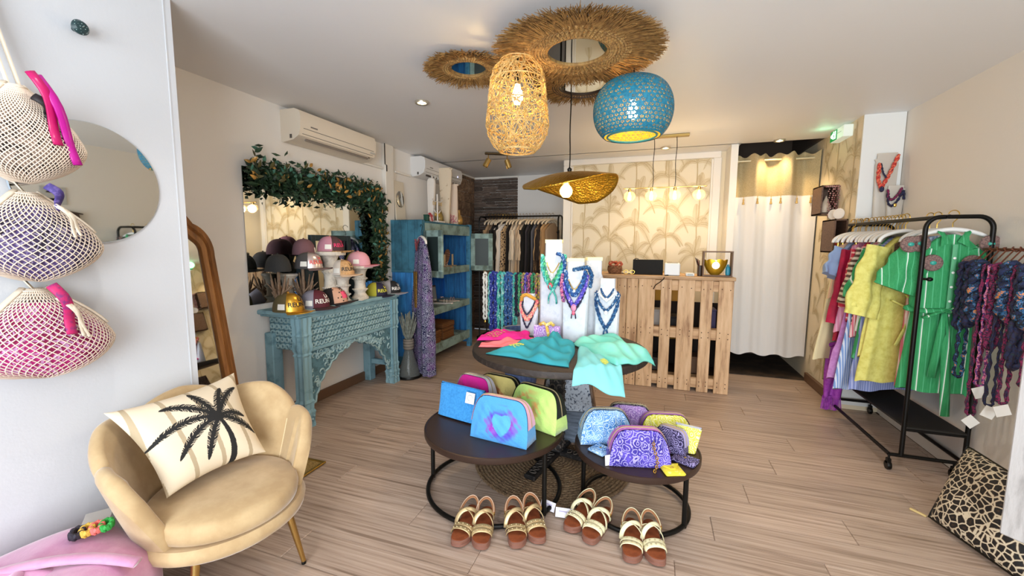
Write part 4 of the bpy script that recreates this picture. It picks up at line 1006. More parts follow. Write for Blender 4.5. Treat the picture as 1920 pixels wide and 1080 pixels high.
# ---- long dress hanging on the open cabinet door, with its hanger
HW = mat('white_hanger', '#e9e6e0', .45)
def hanger(label, loc, rot, m=HW, w=.20, group=None, hook=GOLD, tilt=0, drop=.16, clips=False):
    t = thing('clothes_hanger', label, 'hanger', loc, (0, tilt, rot), group)
    # local origin = bar centre, arms spread along x
    pts = [(w * math.sin(PI / 2 * q), 0, -drop + .0 - .075 * abs(q) ** 1.5 + .06) for q in [i / 8 for i in range(-8, 9)]]
    MB().tube(pts, [.008 + .006 * math.cos(PI / 2 * q / 8) for q in range(-8, 9)], 7, flat=1.3).build('hanger_arms', m, t, 60)
    MB().tube([(0, 0, -drop + .06), (0, 0, -.045), (.016, 0, -.025)] + [(.024 * math.cos(a), 0, .003 + .024 * math.sin(a)) for a in [math.radians(x) for x in range(-40, 200, 24)]], .0028, 6).build('hook', hook, t)
    if clips:
        MB().tube([(-w, 0, -drop - .01), (w, 0, -drop - .01)], .004, 6).build('clip_bar', GOLD, t)
        for x in (-w * .7, w * .7): MB().box((x, 0, -drop - .025), (.022, .016, .045), b=.003).build('clip', GOLD, t)
    return t
def kind_of(lab):
    for w_, c_ in (('trousers', 'trousers'), ('dress', 'dress'), ('skirt', 'skirt'), ('shirt', 'shirt'), ('blouse', 'blouse'), ('jacket', 'jacket'), ('vest', 'vest'), ('knit', 'sweater'), ('tee', 'shirt'), ('top', 'top')):
        if w_ in lab: return c_
    return 'garment'
def short_label(s):
    w_ = s.replace(',', '').split()
    return ' '.join(w_[:15])
def garment(label, cat, loc, rot, m, L, ws, d=.035, sleeves=None, folds=7, amp=.014, group=None, name='garment', collar=None, cuff=None, seed=0, tiltx=0, slope=.095):
    """ws: [(t, halfwidth)] from shoulder 0 to hem 1; sleeves: (halfwidth at shoulder, dx, dz, r0, r1, zoff)"""
    t = thing(name if name != 'garment' else cat, label, cat, loc, (tiltx, 0, rot), group); r = random.Random(seed); ph = r.uniform(0, 6); N = 64
    rings = []
    for i in range(22):
        q = (i / 21) ** 1.15; w = interp(ws, q); dd = lerp(.018, d, min(1, q * 2.2)); A = 1.35 * amp * min(1, q * 1.6 + .1); B = .45 * amp * math.sin(q * 9 + ph)
        rings.append([((w + A * .3 * math.cos(3 * a + ph)) * math.copysign(abs(math.cos(a)) ** .75, math.cos(a)), dd * math.sin(a) + (A * math.sin(folds * math.cos(a) * 2.2 + ph + q * .6) + B * math.sin(11 * math.cos(a) + q * 5) + .35 * A * math.sin(folds * 5.1 * math.cos(a) + 2 * ph)) * (.6 + .4 * math.sin(a)), -q * L - slope * (w * abs(math.cos(a)) / .19) ** 1.3 * max(0, 1 - q * 1.15) + (.008 * math.sin(5 * a + ph) if q > .97 else 0)) for a in [2 * PI * j / N for j in range(N)]])
    MB().loft(rings).build('body', m, t, 70)
    if sleeves:
        hw, dx, dz, r0, r1, zo = sleeves
        for s in (-1, 1):
            R = []
            for i in range(16):
                q = i / 15; c = Vector((s * (hw - .02 + dx * q), 0, -zo - slope * .75 - dz * q ** 1.1)); rr = lerp(r0, r1, q) * (1 + .07 * math.sin(q * 17 + ph)); dv = Vector((s * dx, 0, -dz)).normalized(); pv = Vector((dv.z, 0, -dv.x))
                R.append([c + pv * (rr * math.cos(a) * (1 + .05 * math.sin(4 * a + ph))) + Vector((0, 1, 0)) * (rr * .42 * math.sin(a) + (.004 + .012 * q) * math.sin(6 * math.cos(a) + ph + q * 3) + .006 * math.sin(q * 15 + 3 * math.cos(a))) for a in [2 * PI * j / 36 for j in range(36)]])
            MB().loft(R).build('sleeve', m, t, 70)
            if cuff: MB().loft([[p + (R[-1][0] - R[-2][0]) * k_ * .0 + Vector((0, 0, 0)) for p in [c_ + (c_ - sum(R[j_], Vector()) / 36) * .06 for c_ in R[j_]]] for j_ in (14, 15) for k_ in (1,)]).build('cuff', cuff, t, 70)
    if collar:
        for s in (-1, 1):
            MB().loft([[(s * .065, .02, .02), (s * .07, -.02, .022), (s * .075, -.028, .012)], [(s * .045, -.03, .012), (s * .05, -.04, .01), (s * .06, -.044, -.012)], [(s * .012, -.042, -.045), (s * .03, -.05, -.055), (s * .062, -.05, -.075)]], False, False).build('collar_wing', collar, t, 70)
    return t
hanger('white hanger holding the patterned maxi dress on the cabinet door', (-2.30, 3.825, 1.575), math.radians(-38), HW, .13, hook=BLACK)
DRS = bandana('dress_print', '#1d2148', '#a5a4bb', 24, '#5a2c74')
g = garment('long paisley maxi dress hanging from the open cabinet door', 'dress', (-2.30, 3.82, 1.475), math.radians(-38), DRS, 1.44, [(0, .06), (.05, .15), (.25, .19), (.6, .205), (1, .225)], .06, None, 6, .03, name='maxi_dress', seed=5)
MB().grid(lambda u, v: (.055 * math.cos(PI * u) * (1 - .45 * v), -.072 - .012 * math.sin(PI * u), -.36 - .38 * v), 8, 16).build('gold_panel', mat('gold_sequin', '#9c7636', .5, .3, n=(80, '#6a4b23', .4, .6)), g, 180)
MB().grid(lambda u, v: (lerp(-.055, .055, u), -.035 - .02 * v, -.005 - (.10 * v + .03) * (1 - (2 * u - 1) ** 2) - .02), 12, 6).build('beaded_neckline', mat('coral_beads', '#a4493f', .5, n=(90, '#2e2a49', .45, .55)), g, 180)

# ---- glass vase with dried stems on the floor
t = thing('floor_vase', 'clear glass bottle vase of dried grass on the floor beside the maxi dress', 'vase', (-2.40, 3.70, 0))
MB().lathe([(.001, .014), (.11, .012), (.118, .03), (.10, .09), (.065, .20), (.045, .29), (.048, .33), (.05, .335), (.042, .335), (.039, .29), (.058, .20), (.092, .09), (.105, .035), (.001, .03)], 32).build('glass_bottle', mat('smoked_glass', '#aeb4b2', .08, trans=.75, ior=1.2), t, 60)
MB().lathe([(.001, 0), (.12, 0), (.135, .012), (.13, .03), (.10, .02), (.001, .012)], 32).build('dark_saucer', BLACK, t)
MB().lathe([(.05, .30), (.056, .315), (.056, .40), (.05, .41), (.045, .40)], 24).build('grey_collar', mat('grey_ribbon', '#7d746a', .7, st=(2, .03, '#3b3631', .2)), t)
gr_ = MB(); r = random.Random(3)
for i in range(46):
    a = r.uniform(0, 6.28); R = r.uniform(.02, .10); hh = r.uniform(.55, .70)
    gr_.tube([(.02 * math.cos(a), .02 * math.sin(a), .06), (.02 * math.cos(a), .02 * math.sin(a), .40), (R * .7 * math.cos(a), R * .7 * math.sin(a), hh * .82), (R * math.cos(a + .2), R * math.sin(a + .2), hh)], [.003, .003, .007, .004], 5)
gr_.build('dried_grass', mat('dried_grass', '#8d9288', .85, n=(30, '#6d7067', .4, .6)), t, stuff=True)

# ================================================================== rear clothes rack
def loop_rail(mb, x0, x1, y, z0, z1, r, R=.09):
    mb.tube([(x0, y, z0)] + arc((x0 + R, y, z1 - R), R, 180, 90, 8) + arc((x1 - R, y, z1 - R), R, 90, 0, 8) + [(x1, y, z0)], r, 10)
rk = thing('clothes_rack', 'black metal clothes rack of neutral garments in front of the slate wall', 'clothes rack', (-1.82, 5.72, 0))
m = MB()
for x in (-.58, .58):
    m.tube([(x, -.14, .05)] + arc((x, -.06, 1.72), .08, 180, 90, 7, 'yz') + arc((x, .06, 1.72), .08, 90, 0, 7, 'yz') + [(x, .14, .05)], .011, 8)
    m.tube([(x, -.22, .05), (x, .22, .05)], .011, 8)
m.tube([(-.58, 0, 1.80), (.58, 0, 1.80)], .011, 8); m.tube([(-.58, 0, .05), (.58, 0, .05)], .010, 8)
m.build('frame', BLACK, rk)
for x in (-.58, .58):
    for y in (-.2, .2): MB().lathe([(.001, -.008), (.024, -.008), (.024, .008), (.001, .008)], 14).build('caster', BLACK, rk, loc=(x, y, .024), rot=(0, PI / 2, 0))
    MB().ball((x, -.14, 1.57), .02, 8, 6).build('knob', BLACK, rk)
G = mat
rc = [('tan long-sleeved top, first on the rear rack', '#b49371', .85, .1), ('brown and beige trousers, second on the rear rack', '#8d735c', .9, .05), ('black blouse with a white swing tag, left part of the rear rack', '#1d1a1a', .7, .1), ('black dress beside the white shirt on the rear rack', '#191616', .95, .0), ('cream shirt turned to show its front on the rear rack', '#d3c6b8', .75, .85), ('pale ecru shirt half turned on the rear rack', '#ddd3c8', .80, .6), ('leopard print dress on the rear rack', None, .95, .35), ('black slip dress right of the leopard dress', '#1c1818', .9, .1), ('sand coloured trousers right of the leopard dress', '#c8b7a2', .9, .1), ('ivory knit with a long sleeve on the rear rack', '#d8cab6', .85, .15), ('beige linen dress in the middle of the rear rack', '#c2a98c', .9, .1), ('light oat shirt in the middle of the rear rack', '#cdb79d', .85, .1), ('long black dress, broad, right of the oat shirt', '#12100f', 1.0, .35), ('charcoal top between two black dresses', '#38343a', .8, .1), ('black trousers with a white swing tag, right part of the rear rack', '#161415', 1.0, .2), ('slate grey trousers on the rear rack', '#595a63', .95, .2), ('brown floral print dress on the rear rack', 'fl', .9, .2), ('dark chocolate jacket on the rear rack', '#2c211d', .75, .2), ('camel blouse draped at the right end of the rear rack', '#c09a6c', .65, .6), ('caramel top last but one on the rear rack', '#a98257', .6, .5), ('taupe vest, last on the rear rack', '#94795d', .6, .45)]
for i, (lab, col, L, turn) in enumerate(rc):
    x = -2.30 + i * .0475; m_ = leopard('rack_leopard', '#b89a74', '#6b4a30', '#1d1512', 30) if col is None else (patch('rack_floral', ['#5d4636', '#8d7258', '#3a2b24', '#a58c70'], 40) if col == 'fl' else mat('cloth_' + col, col, .85, bump=(60, .1)))
    a = PI / 2 - turn
    hanger(short_label('pale hanger holding the ' + lab), (x, 5.72, 1.812), a, mat('pale_hanger', '#d9c8ae', .5), .15, 'hangers on the rear rack', drop=.12)
    sl = (.15, .05, .42, .05, .045, .03) if any(k_ in lab for k_ in ('shirt', 'sleeve', 'blouse', 'jacket')) else None
    garment(lab, kind_of(lab), (x, 5.72, 1.70), a, m_, L, [(0, .05), (.06, .155), (.4, .15), (1, .185)], .022 if turn < .3 else .04, sl, 4, .006, 'garments on the rear rack', seed=i)
    if 'tag' in lab: tg = bpy.data.objects[-1] if False else None

# ================================================================== necklace stand behind the round table
ns = thing('necklace_stand', 'silver T-bar stand hung with scarf necklaces behind the round table', 'necklace stand', (-1.37, 4.0, 0))
MB().tube([(-.31, 0, 1.085), (.31, 0, 1.085)], .007, 8).build('bar', mat('chrome', '#c9c9c9', .2, 1), ns); MB().tube([(.02, 0, .01), (.02, 0, 1.085)], .007, 8).build('pole', mat('chrome'), ns); MB().lathe([(.001, 0), (.14, 0), (.14, .012), (.001, .016)], 28, (.02, 0, 0)).build('base', mat('chrome'), ns)
SC = {'aqua': patch('scarf_aqua', ['#2f7f97', '#4fb3b5', '#79c4c2', '#d8e8e2'], 45), 'navy': patch('scarf_navy', ['#16205e', '#1f2f86', '#243a9c', '#b9c3e4'], 55), 'teal': patch('scarf_teal', ['#2a8680', '#2f9c93', '#5cc0b8', '#c4e4da'], 40), 'blue': patch('scarf_blue', ['#16305f', '#1f4a8c', '#2f68a5', '#c3d6e4'], 60), 'green': patch('scarf_green', ['#2a4f7d', '#2f8f66', '#3fa878', '#a6cf9c'], 45), 'multi': patch('scarf_multi', ['#e06a3a', '#f0d05a', '#3f8f6a', '#d0447f', '#324a9c'], 50), 'pink': patch('scarf_pink', ['#b8326a', '#e58aa6', '#4a2f75', '#c9245a'], 60), 'coral': patch('scarf_coral', ['#ef7e62', '#f7b79c', '#e2506a', '#f6d9a6'], 45), 'indigo': patch('scarf_indigo', ['#123055', '#1a4370', '#235a8a', '#b9d0e0'], 50), 'violet': patch('scarf_violet', ['#2b3f9c', '#4a3fae', '#7a64cc', '#d3c8ee'], 55), 'dark': patch('scarf_dark', ['#14121a', '#1f2a50', '#2b1a2c', '#1d3a46'], 70), 'mag': patch('scarf_magenta', ['#3a1a2e', '#8e2455', '#221a2c', '#4a2f5c'], 80), 'red': patch('scarf_red', ['#d8412f', '#b02a2c', '#f07a5a', '#3b2430'], 60), 'white': mat('shell_white', '#e4e4e0', .5, bump=(120, .4)), 'rain': patch('scarf_rainbow', ['#141a30', '#1c2a52', '#15161f', '#2a5f8a', '#d9863f'], 30)}
def hang_loop(label, x, y, z, L, m, w=.018, r=.010, group=None, name='scarf_necklace', pend=None, cat='necklace', dy=0.0, seed=0):
    t = thing(name, label, cat, (x, y, z), 0, group); rr = random.Random(seed)
    ps = [(w * math.cos(a) if False else 0, 0, 0) for a in ()]
    n = 30; ps = [(-w + .004 * math.sin(i * 1.9 + seed), -.006 + dy * i / n, .008 - L * i / n) for i in range(n + 1)] 
    bot = [(-w * math.cos(q), -.004 + dy, .008 - L - w * math.sin(q)) for q in [PI * i / 6 for i in range(1, 6)]]
    up = [(w + .004 * math.sin(i * 2.3 + seed), .006 + dy * (n - i) / n, .008 - L + L * i / n) for i in range(n + 1)]
    top = [(w * math.cos(q), .0, .010 + .012 * math.sin(q)) for q in [PI * i / 6 for i in range(1, 6)]]
    P = ps + bot + up + top
    MB().twist(P, r, 5 + seed % 4, 6, True, 2).build('cloth_loop', m, t, 180)
    if pend: MB().ball((0, dy - .004, -L - w - .02), .012, 10, 7, (1, .6, 1.5)).build('pendant', pend, t)
    return t
lp = [('white bead necklace, first on the T-bar stand', -.285, .46, 'white', .012), ('pale aqua scarf necklace, second on the T-bar stand', -.225, .50, 'aqua', .012), ('royal blue scarf necklace, broad and long, on the T-bar stand', -.19, .60, 'navy', .022), ('deep navy scarf necklace beside the royal blue one', -.155, .54, 'navy', .016), ('turquoise scarf necklace, longest of the T-bar stand', -.115, .74, 'teal', .018), ('mint and teal scarf necklace beside the longest one', -.075, .70, 'aqua', .016), ('blue and white scarf necklace left of the pole', -.03, .52, 'blue', .02), ('steel blue scarf necklace close to the pole', .0, .44, 'blue', .014), ('sea green scarf necklace just right of the pole', .045, .50, 'teal', .012), ('dark navy scarf necklace right of the pole', .075, .40, 'dark', .014), ('leaf green scarf necklace on the T-bar stand', .105, .36, 'green', .014), ('yellow and orange scarf necklace on the T-bar stand', .14, .34, 'multi', .014), ('yellow and violet scarf necklace on the T-bar stand', .17, .36, 'violet', .014), ('pink scarf necklace near the end of the T-bar stand', .205, .33, 'pink', .014), ('green scarf necklace near the end of the T-bar stand', .24, .40, 'green', .014), ('orange red scarf necklace, last on the T-bar stand', .28, .36, 'multi', .014)]
for i, (lab, x, L, k_, r_) in enumerate(lp): hang_loop(lab, -1.37 + x, 4.0, 1.085, L, SC[k_], r_ * 1.05, r_, 'scarf necklaces on the T-bar stand', seed=i, pend=GOLD if i % 4 == 0 else None)
t = thing('denim_basket', 'soft blue denim basket below the T-bar necklaces', 'basket', (-1.22, 3.88, 0))
MB().loft([[(rx * math.cos(a), rx * .8 * math.sin(a), z) for a in [2 * PI * i / 32 for i in range(32)]] for rx, z in ((.14, 0), (.16, .03), (.17, .35), (.175, .56), (.16, .57), (.155, .4), (.15, .3))]).build('basket_body', mat('denim', '#5a73a8', .85, n=(40, '#46598a', .4, .6)), t, 60)
MB().tube([(.178 * math.cos(a), .142 * math.sin(a), .565) for a in [2 * PI * i / 32 for i in range(32)]], .012, 6, loop=True).build('grey_rim', mat('grey_felt', '#9a9ba6', .8), t)

# ================================================================== pallet counter
PINE = woodmat('pallet_pine', '#dcbb95', '#caa57d', '#8a6140', (9, 9, 1.1), .65, .10, True, 2.4)
PINEH = woodmat('pallet_pine_h', '#d8b68f', '#c59f76', '#8a6140', (1.1, 9, 9), .65, .10, True, 2.4)
def pallet(label, x0, boards, w):
    t = thing('pallet_front', label, 'pallet', (x0, 4.24, 0), 0, 'pallets fronting the counter')
    for a, b in boards: MB().box(((a + b) / 2, 0, .54), (b - a, .022, 1.075), b=.004).build('board', PINE, t)
    for z in (.085, .56, 1.02):
        MB().box((w / 2, .035, z), (w, .045, .10), b=.004).build('cross_board', PINEH, t)
        MB().box((w / 2, .115, z), (w, .10, .08), b=.004).build('stringer', PINEH, t)
    nl = MB()
    for a, b in boards:
        for z in (.07, .11, .54, .59, 1.0):
            for f in (.22, .78): nl.lathe([(.001, .002), (.005, .001), (.005, -.002)], 6, (0, 0, 0)) if False else nl.ball((lerp(a, b, f), -.0115, z + .008 * math.sin(a * 50 + f * 9)), .005, 6, 4, (1, .3, 1))
    nl.build('nail_heads', mat('rusty_nail', '#4a3325', .6, .4), t, stuff=True); return t
pallet('right-hand pine pallet with gaps between its boards, front of the counter', -.125, [(0, .152), (.205, .302), (.36, .508), (.56, .662), (.71, .835)], .835)
pallet('left-hand pine pallet of closely set boards, behind the white busts', -.80, [(0, .12), (.13, .23), (.24, .36), (.37, .47), (.475, .56), (.565, .668)], .668)
t = thing('counter_top', 'pine plank counter top lying on the pallets', 'counter', (-.04, 4.45, 1.078))
for i in range(3): MB().box((0, -.16 + i * .162, .016), (1.52, .158, .032), b=.004).build('plank', PINEH, t)
# behind the boards: low shelf with stored things
t = thing('low_shelf', 'dim low shelf behind the pallet boards', 'shelf', (.30, 4.62, 0)); 
for z in (.10, .50): MB().box((0, 0, z), (.78, .34, .02)).build('shelf_board', mat('shelf_dark', '#4a3626', .7), t)
for x in (-.38, .38): MB().box((x, 0, .40), (.02, .34, .80)).build('side_board', mat('shelf_dark'), t)
MB().box((0, .17, .40), (.78, .012, .80)).build('back_board', mat('shelf_darker', '#2c2119', .8), t)
def stored(name, label, loc, d, c):
    t = thing(name, label, 'storage', loc); MB().box((0, 0, d[2] / 2), d, b=.006).build('body', mat('stored_' + c, c, .7), t); MB().box((0, 0, d[2] + .006), (d[0] + .006, d[1] + .006, .014), b=.003).build('lid', mat('stored_' + c), t)
stored('storage_box', 'white box behind the second gap of the pallet', (.05, 4.55, .512), (.10, .16, .22), '#c9c4bd'); stored('storage_box', 'black case behind the third gap of the pallet', (.20, 4.56, .512), (.16, .2, .16), '#1d1a19'); stored('storage_box', 'purple folder box behind the last gap of the pallet', (.555, 4.55, .512), (.10, .2, .25), '#4a4770'); stored('storage_box', 'brown crate low behind the pallet boards', (.38, 4.56, .112), (.24, .2, .16), '#7a5b43'); stored('storage_box', 'grey box low behind the pallet boards, left', (.08, 4.56, .112), (.2, .2, .12), '#5b534d')
t = thing('bucket_seat', 'yellow ochre chair back showing behind the counter', 'chair', (.19, 4.86, 0))
MB().grid(lambda u, v: (.20 * math.sin(1.9 * (u - .5)), .10 - .16 * math.cos(1.9 * (u - .5)) + .05, .42 + v * .72 - .12 * (2 * u - 1) ** 2 * v), 16, 10).build('backrest', mat('ochre_chair', '#c79a45', .6), t, 180).modifiers.new('thick', 'SOLIDIFY').thickness = .02
MB().lathe([(.001, .40), (.2, .41), (.21, .44), (.001, .45)], 24).build('seat', mat('ochre_chair'), t); 
for a in range(4): MB().tube([(.12 * math.cos(a * PI / 2 + .8), .12 * math.sin(a * PI / 2 + .8), .41), (.18 * math.cos(a * PI / 2 + .8), .18 * math.sin(a * PI / 2 + .8), 0)], .012, 8).build('leg', BLACK, t)
CT = 1.111
t = thing('laptop', 'black tablet screen standing on the counter, seen from behind', 'tablet', (-.05, 4.32, CT), (math.radians(-10), 0, 0)); MB().box((0, 0, .075), (.285, .012, .15), b=.004).build('screen_back', mat('matte_black', '#0b0b0b', .85), t); MB().box((0, .04, .006), (.28, .10, .010), b=.003).build('stand', mat('matte_black'), t); MB().tube([(-.13, 0, .153), (-.11, 0, .16), (-.09, 0, .153)], .004, 5).build('clip', BLACK, t)
t = thing('receipt_printer', 'white square receipt printer beside the black tablet', 'printer', (.175, 4.32, CT)); MB().box((0, 0, .06), (.14, .12, .12), b=.008).build('case', mat('white_plastic', '#dfe0df', .4), t); MB().box((0, -.03, .1215), (.10, .01, .003)).build('paper_slot', BLACK, t)
t = thing('power_cable', 'black cable dangling from the printer over the counter edge', 'cable', (.10, 4.23, CT)); MB().tube([(.06, .06, .004), (.03, .02, .004), (.01, -.01, .002), (0, -.022, -.03), (-.03, -.026, -.06), (-.07, -.026, -.09), (-.09, -.026, -.13)], .0045, 6).build('lead', BLACK, t)
t = thing('card_reader', 'small white card reader on the counter by the pen cup', 'card reader', (.335, 4.30, CT)); MB().box((0, 0, .015), (.075, .10, .03), b=.006).build('case', mat('white_plastic'), t); MB().box((0, -.052, .016), (.05, .003, .016)).build('display', mat('grey_lcd', '#9da7a3', .4), t)
t = thing('pen_cup', 'dark cup of pens beside the open wooden frame', 'cup', (.425, 4.34, CT)); MB().lathe([(.001, 0), (.022, 0), (.024, .10), (.019, .10), (.018, .02), (.001, .02)], 18).build('cup_body', mat('dark_brown_cup', '#3a2a20', .5), t)
for i, c in enumerate(('#3a2418', '#7a2f22', '#241a16', '#5b4030')): MB().tube([(.004 * i - .006, .004 * (i % 2), .02), (-.008 - .012 * i, .01 * (i % 2), .15 + .008 * i)], .004, 6).build('pen', mat('pen_' + c, c, .5), t)
t = thing('open_box_frame', 'open brown wooden box frame around the gold bowl on the counter', 'frame', (.57, 4.33, CT)); DW = mat('walnut_frame', '#6d5038', .5)
for c, d in (((0, 0, .006), (.255, .11, .012)), ((0, 0, .232), (.255, .11, .012)), ((-.121, 0, .119), (.012, .11, .22)), ((.121, 0, .119), (.012, .11, .22))): MB().box(c, d, b=.002).build('side', DW, t)
t = thing('lotus_bowl', 'fluted gold lotus bowl with a white globe inside the box frame', 'bowl', (.555, 4.33, CT + .0125)); t.scale = (1.18, 1.0, 1.25)
MB().grid(lambda u, v: ((.03 + .055 * math.sin(v * 1.5)) * (1 + .09 * abs(math.sin(8 * PI * u)) * v) * math.cos(2 * PI * u), (.03 + .055 * math.sin(v * 1.5)) * (1 + .09 * abs(math.sin(8 * PI * u)) * v) * math.sin(2 * PI * u) * .55, .002 + .105 * v ** 1.3 + .012 * v * abs(math.sin(8 * PI * u))), 96, 12, True).build('fluted_bowl', mat('gold_leaf', '#d1a52c', .35, .8), t, 180)
MB().ball((.0, -.032, .080), .034, 16, 10, (1, .6, 1)).build('white_globe', mat('lit_globe', '#fff7e6', .4, emit=('#fff0d0', 2.0)), t)
t = thing('turquoise_jar', 'little turquoise jar squeezed inside the box frame, right of the gold bowl', 'jar', (.665, 4.335, CT + .0125)); MB().lathe([(.001, 0), (.018, .002), (.022, .03), (.02, .07), (.014, .085), (.001, .09)], 16).build('jar_body', mat('turq_glaze', '#2f8fa8', .4), t); MB().lathe([(.001, .09), (.012, .09), (.010, .10), (.001, .103)], 12).build('lid', mat('turq_glaze'), t)
t = thing('woven_basket', 'rough brown woven basket with coral pieces at the left end of the counter', 'basket', (-.37, 4.36, CT)); MB().lathe([(.001, .004), (.06, .0), (.075, .04), (.07, .08), (.06, .08), (.06, .02), (.001, .015)], 20).build('basket_body', mat('brown_twig', '#8a5f40', .85, n=(60, '#5d3a22', .4, .6), bump=(60, .8)), t)
for i in range(7): MB().tube([(.04 * math.cos(i), .04 * math.sin(i), .05), (.07 * math.cos(i * 1.3), .05 * math.sin(i * 1.3), .10), (.055 * math.cos(i * 1.7), .03 * math.sin(i), .125)], [.014, .012, .006], 6).build('coral_piece', mat('coral_red', '#b5563a', .7), t)
t = thing('sunglasses', 'pale gold pair of sunglasses lying on the counter', 'glasses', (-.225, 4.30, CT + .003)); 
for s in (-1, 1): MB().tube([(s * .03 + .022 * math.cos(a), .0, .02 + .018 * math.sin(a)) for a in [2 * PI * i / 20 for i in range(20)]], .003, 5, loop=True).build('lens_rim', GOLD, t); MB().tube([(s * .052, 0, .028), (s * .054, .06, .02), (s * .05, .11, .004)], .003, 5).build('temple', GOLD, t)
t = thing('tray', 'flat cream dish on the counter left of the tablet', 'dish', (-.245, 4.42, CT)); MB().lathe([(.001, 0), (.06, .002), (.075, .014), (.07, .014), (.055, .008), (.001, .007)], 24).build('dish_body', PAPER, t)

# ================================================================== fitting room curtain
t = thing('curtain', 'white fitting room curtain with a gold burlap top band and tassels on a rod', 'curtain', (1.18, 5.10, 0))
def cw(u, v, z0, z1):
    x = lerp(-.375, .375, u); z = lerp(z0, z1, v); k_ = min(1, (z - .2) / .3 + .4)
    y = .055 * math.sin(2 * PI * u * 2.6 + .5) * (.30 + .70 * (z / 2.3) ** 2) + .004 * math.sin(2 * PI * u * 9 + z * 1.5)
    return (x, y, z + (.018 * math.sin(2 * PI * u * 3.1 + 1.6) if v < .03 and z0 < 1 else 0) + (.016 * math.sin(2 * PI * u * 6.2) if v > .97 and z1 > 2.1 else 0))
MB().grid(lambda u, v: cw(u, v, .215, 1.925), 120, 60).build('white_cloth', mat('white_linen', '#e3e0dc', .9, bump=(140, .06)), t, 180)
BUR = mat('gold_burlap', '#c7b48c', .8, n=(160, '#8f7c52', .45, .62), sc=(6, 6, 1), bump=(200, .4))
MB().grid(lambda u, v: cw(u, v, 1.92, 2.352), 120, 20).build('burlap_band', BUR, t, 180)
MB().tube([(-.385, 0, 2.297), (.385, 0, 2.297)], .013, 12).build('rod', mat('pale_rod', '#d8c9a4', .35, .4), t)
for i, u in enumerate((.12, .28, .47, .57, .78, .93)):
    p = cw(u, 0, 1.925, 2.3); q = MB().tube([(p[0], p[1] - .012, 1.93), (p[0], p[1] - .014, 1.90)], .003, 5); q.lathe([(.006, 0), (.009, -.012), (.006, -.02), (.013, -.055), (.011, -.058)], 10, (p[0], p[1] - .014, 1.90)); q.build('tassel', mat('tassel_gold', '#b7995e', .8), t)
MB().tube([(-.37, .02, 2.30), (-.36, .0, 2.297)], .02, 10).build('finial', mat('pale_rod'), t)

# ================================================================== wall boxes, exit sign, bust on the right alcove
BOXW = mat('walnut_box', '#6d5140', .6, n=(12, '#523a2c', .4, .65), sc=(1, 6, 6))
def wallbox(label, y0, y1, z0, z1, d=.17):
    t = thing('wall_box_shelf', label, 'shelf', (1.57, (y0 + y1) / 2, z0)); w, h = y1 - y0, z1 - z0
    # box open towards the photographer's side: a deep square tube along the wall
    for c, s in (((-d / 2, 0, .007), (d, w, .014)), ((-d / 2, 0, h - .007), (d, w, .014)), ((-d + .007, 0, h / 2), (.014, w, h)), ((-.007, 0, h / 2), (.014, w, h)), ((-d / 2, w / 2 - .007, h / 2), (d, .014, h))): MB().box(c, s, b=.002).build('box_side', BOXW, t)
    return t
t1 = wallbox('upper open wooden wall box beside the curtain', 4.58, 4.81, 1.69, 1.955, .135)
t2_ = wallbox('lower open wooden wall box, nearer the clothes rack', 4.33, 4.61, 1.345, 1.635, .10)
t = thing('teardrop_ornament', 'cream teardrop ornament inside the upper wall box', 'ornament', (1.50, 4.66, 1.704)); MB().lathe([(.001, 0), (.03, .01), (.04, .04), (.034, .08), (.018, .125), (.004, .16), (.001, .165)], 20).build('teardrop', mat('cream_ceramic', '#e3cdb2', .4), t)
t = thing('coral_jewellery', 'pink coral necklaces heaped inside the lower wall box', 'necklace', (1.515, 4.44, 1.359)); m = MB(); r = random.Random(2)
for i in range(10): m.tube([(.02 * r.uniform(-1, 1) + .022 * math.cos(q), r.uniform(-.02, .02) + .04 * math.sin(q), .012 + .011 * i + .006 * math.sin(3 * q)) for q in [2 * PI * k / 18 for k in range(18)]], .008, 5, loop=True)
m.build('coral_strands', mat('coral_pink2', '#d94a5a', .6), t)
t = thing('shell_garland', 'strings of brown and pink shells hanging over the near side of the upper wall box', 'garland', (1.51, 4.572, 1.94)); m = MB(); r = random.Random(4)
for s in range(5):
    for i in range(15): m.ball((-.02 + .022 * s + r.uniform(-.008, .008), -.012, -.005 - i * .019), r.uniform(.005, .009), 7, 5)
for s in range(9): m.ball((-.045 + .015 * s, -.010, .0), .008, 7, 5)
m.build('shell_strings', patch('shells', ['#6b4a46', '#c9a79c', '#8d4a4e', '#5d4340'], 70), t, stuff=True)
for lab, y, c in (('white shell dish standing on the lower wall box, near end', 4.40, 0), ('white shell dish standing on the lower wall box, far end', 4.52, 1)):
    t = thing('shell_dish', lab, 'dish', (1.52, y, 1.636), 0); MB().lathe([(.045, -.006), (.048, 0), (.045, .006), (.02, .012), (.001, .013)], 24).build('shell_body', mat('white_shell', '#e8e2dc', .35), t, loc=(0, 0, .0485), rot=(0, PI / 2, math.radians(-90) if False else .6))
# exit sign
t = thing('exit_sign', 'green emergency exit sign with a running figure high on the palm wallpaper', 'sign', (1.50, 4.53, 2.345))
EX = Matrix.Rotation(math.radians(0), 3, 'Z')
MB().box((.035, 0, .045), (.07, .27, .10), b=.004).build('housing', mat('sign_white', '#dfe3dc', .4, emit=('#dff5e2', .25)), t)
MB().box((-.003, .068, .045), (.006, .13, .088)).build('green_face', mat('sign_green', '#0f7a3c', .4, emit=('#0c8a3e', .5)), t)
WE = mat('sign_pictogram', '#eafff0', .4, emit=('#d8ffe4', 1.5)); pm = MB(); fx = lambda y, z, d: (-.0065 - d, .068 - y, .045 + z)
pm.box((-.0075, .068 - .045, .045), (.002, .024, .066))                                   # doorway
pm.box((-.0075, .068 + .034, .045), (.002, .026, .010)); pm.prism([(-.05, 0), (-.034, .018), (-.034, -.018)], fx, 0, .002)   # arrow
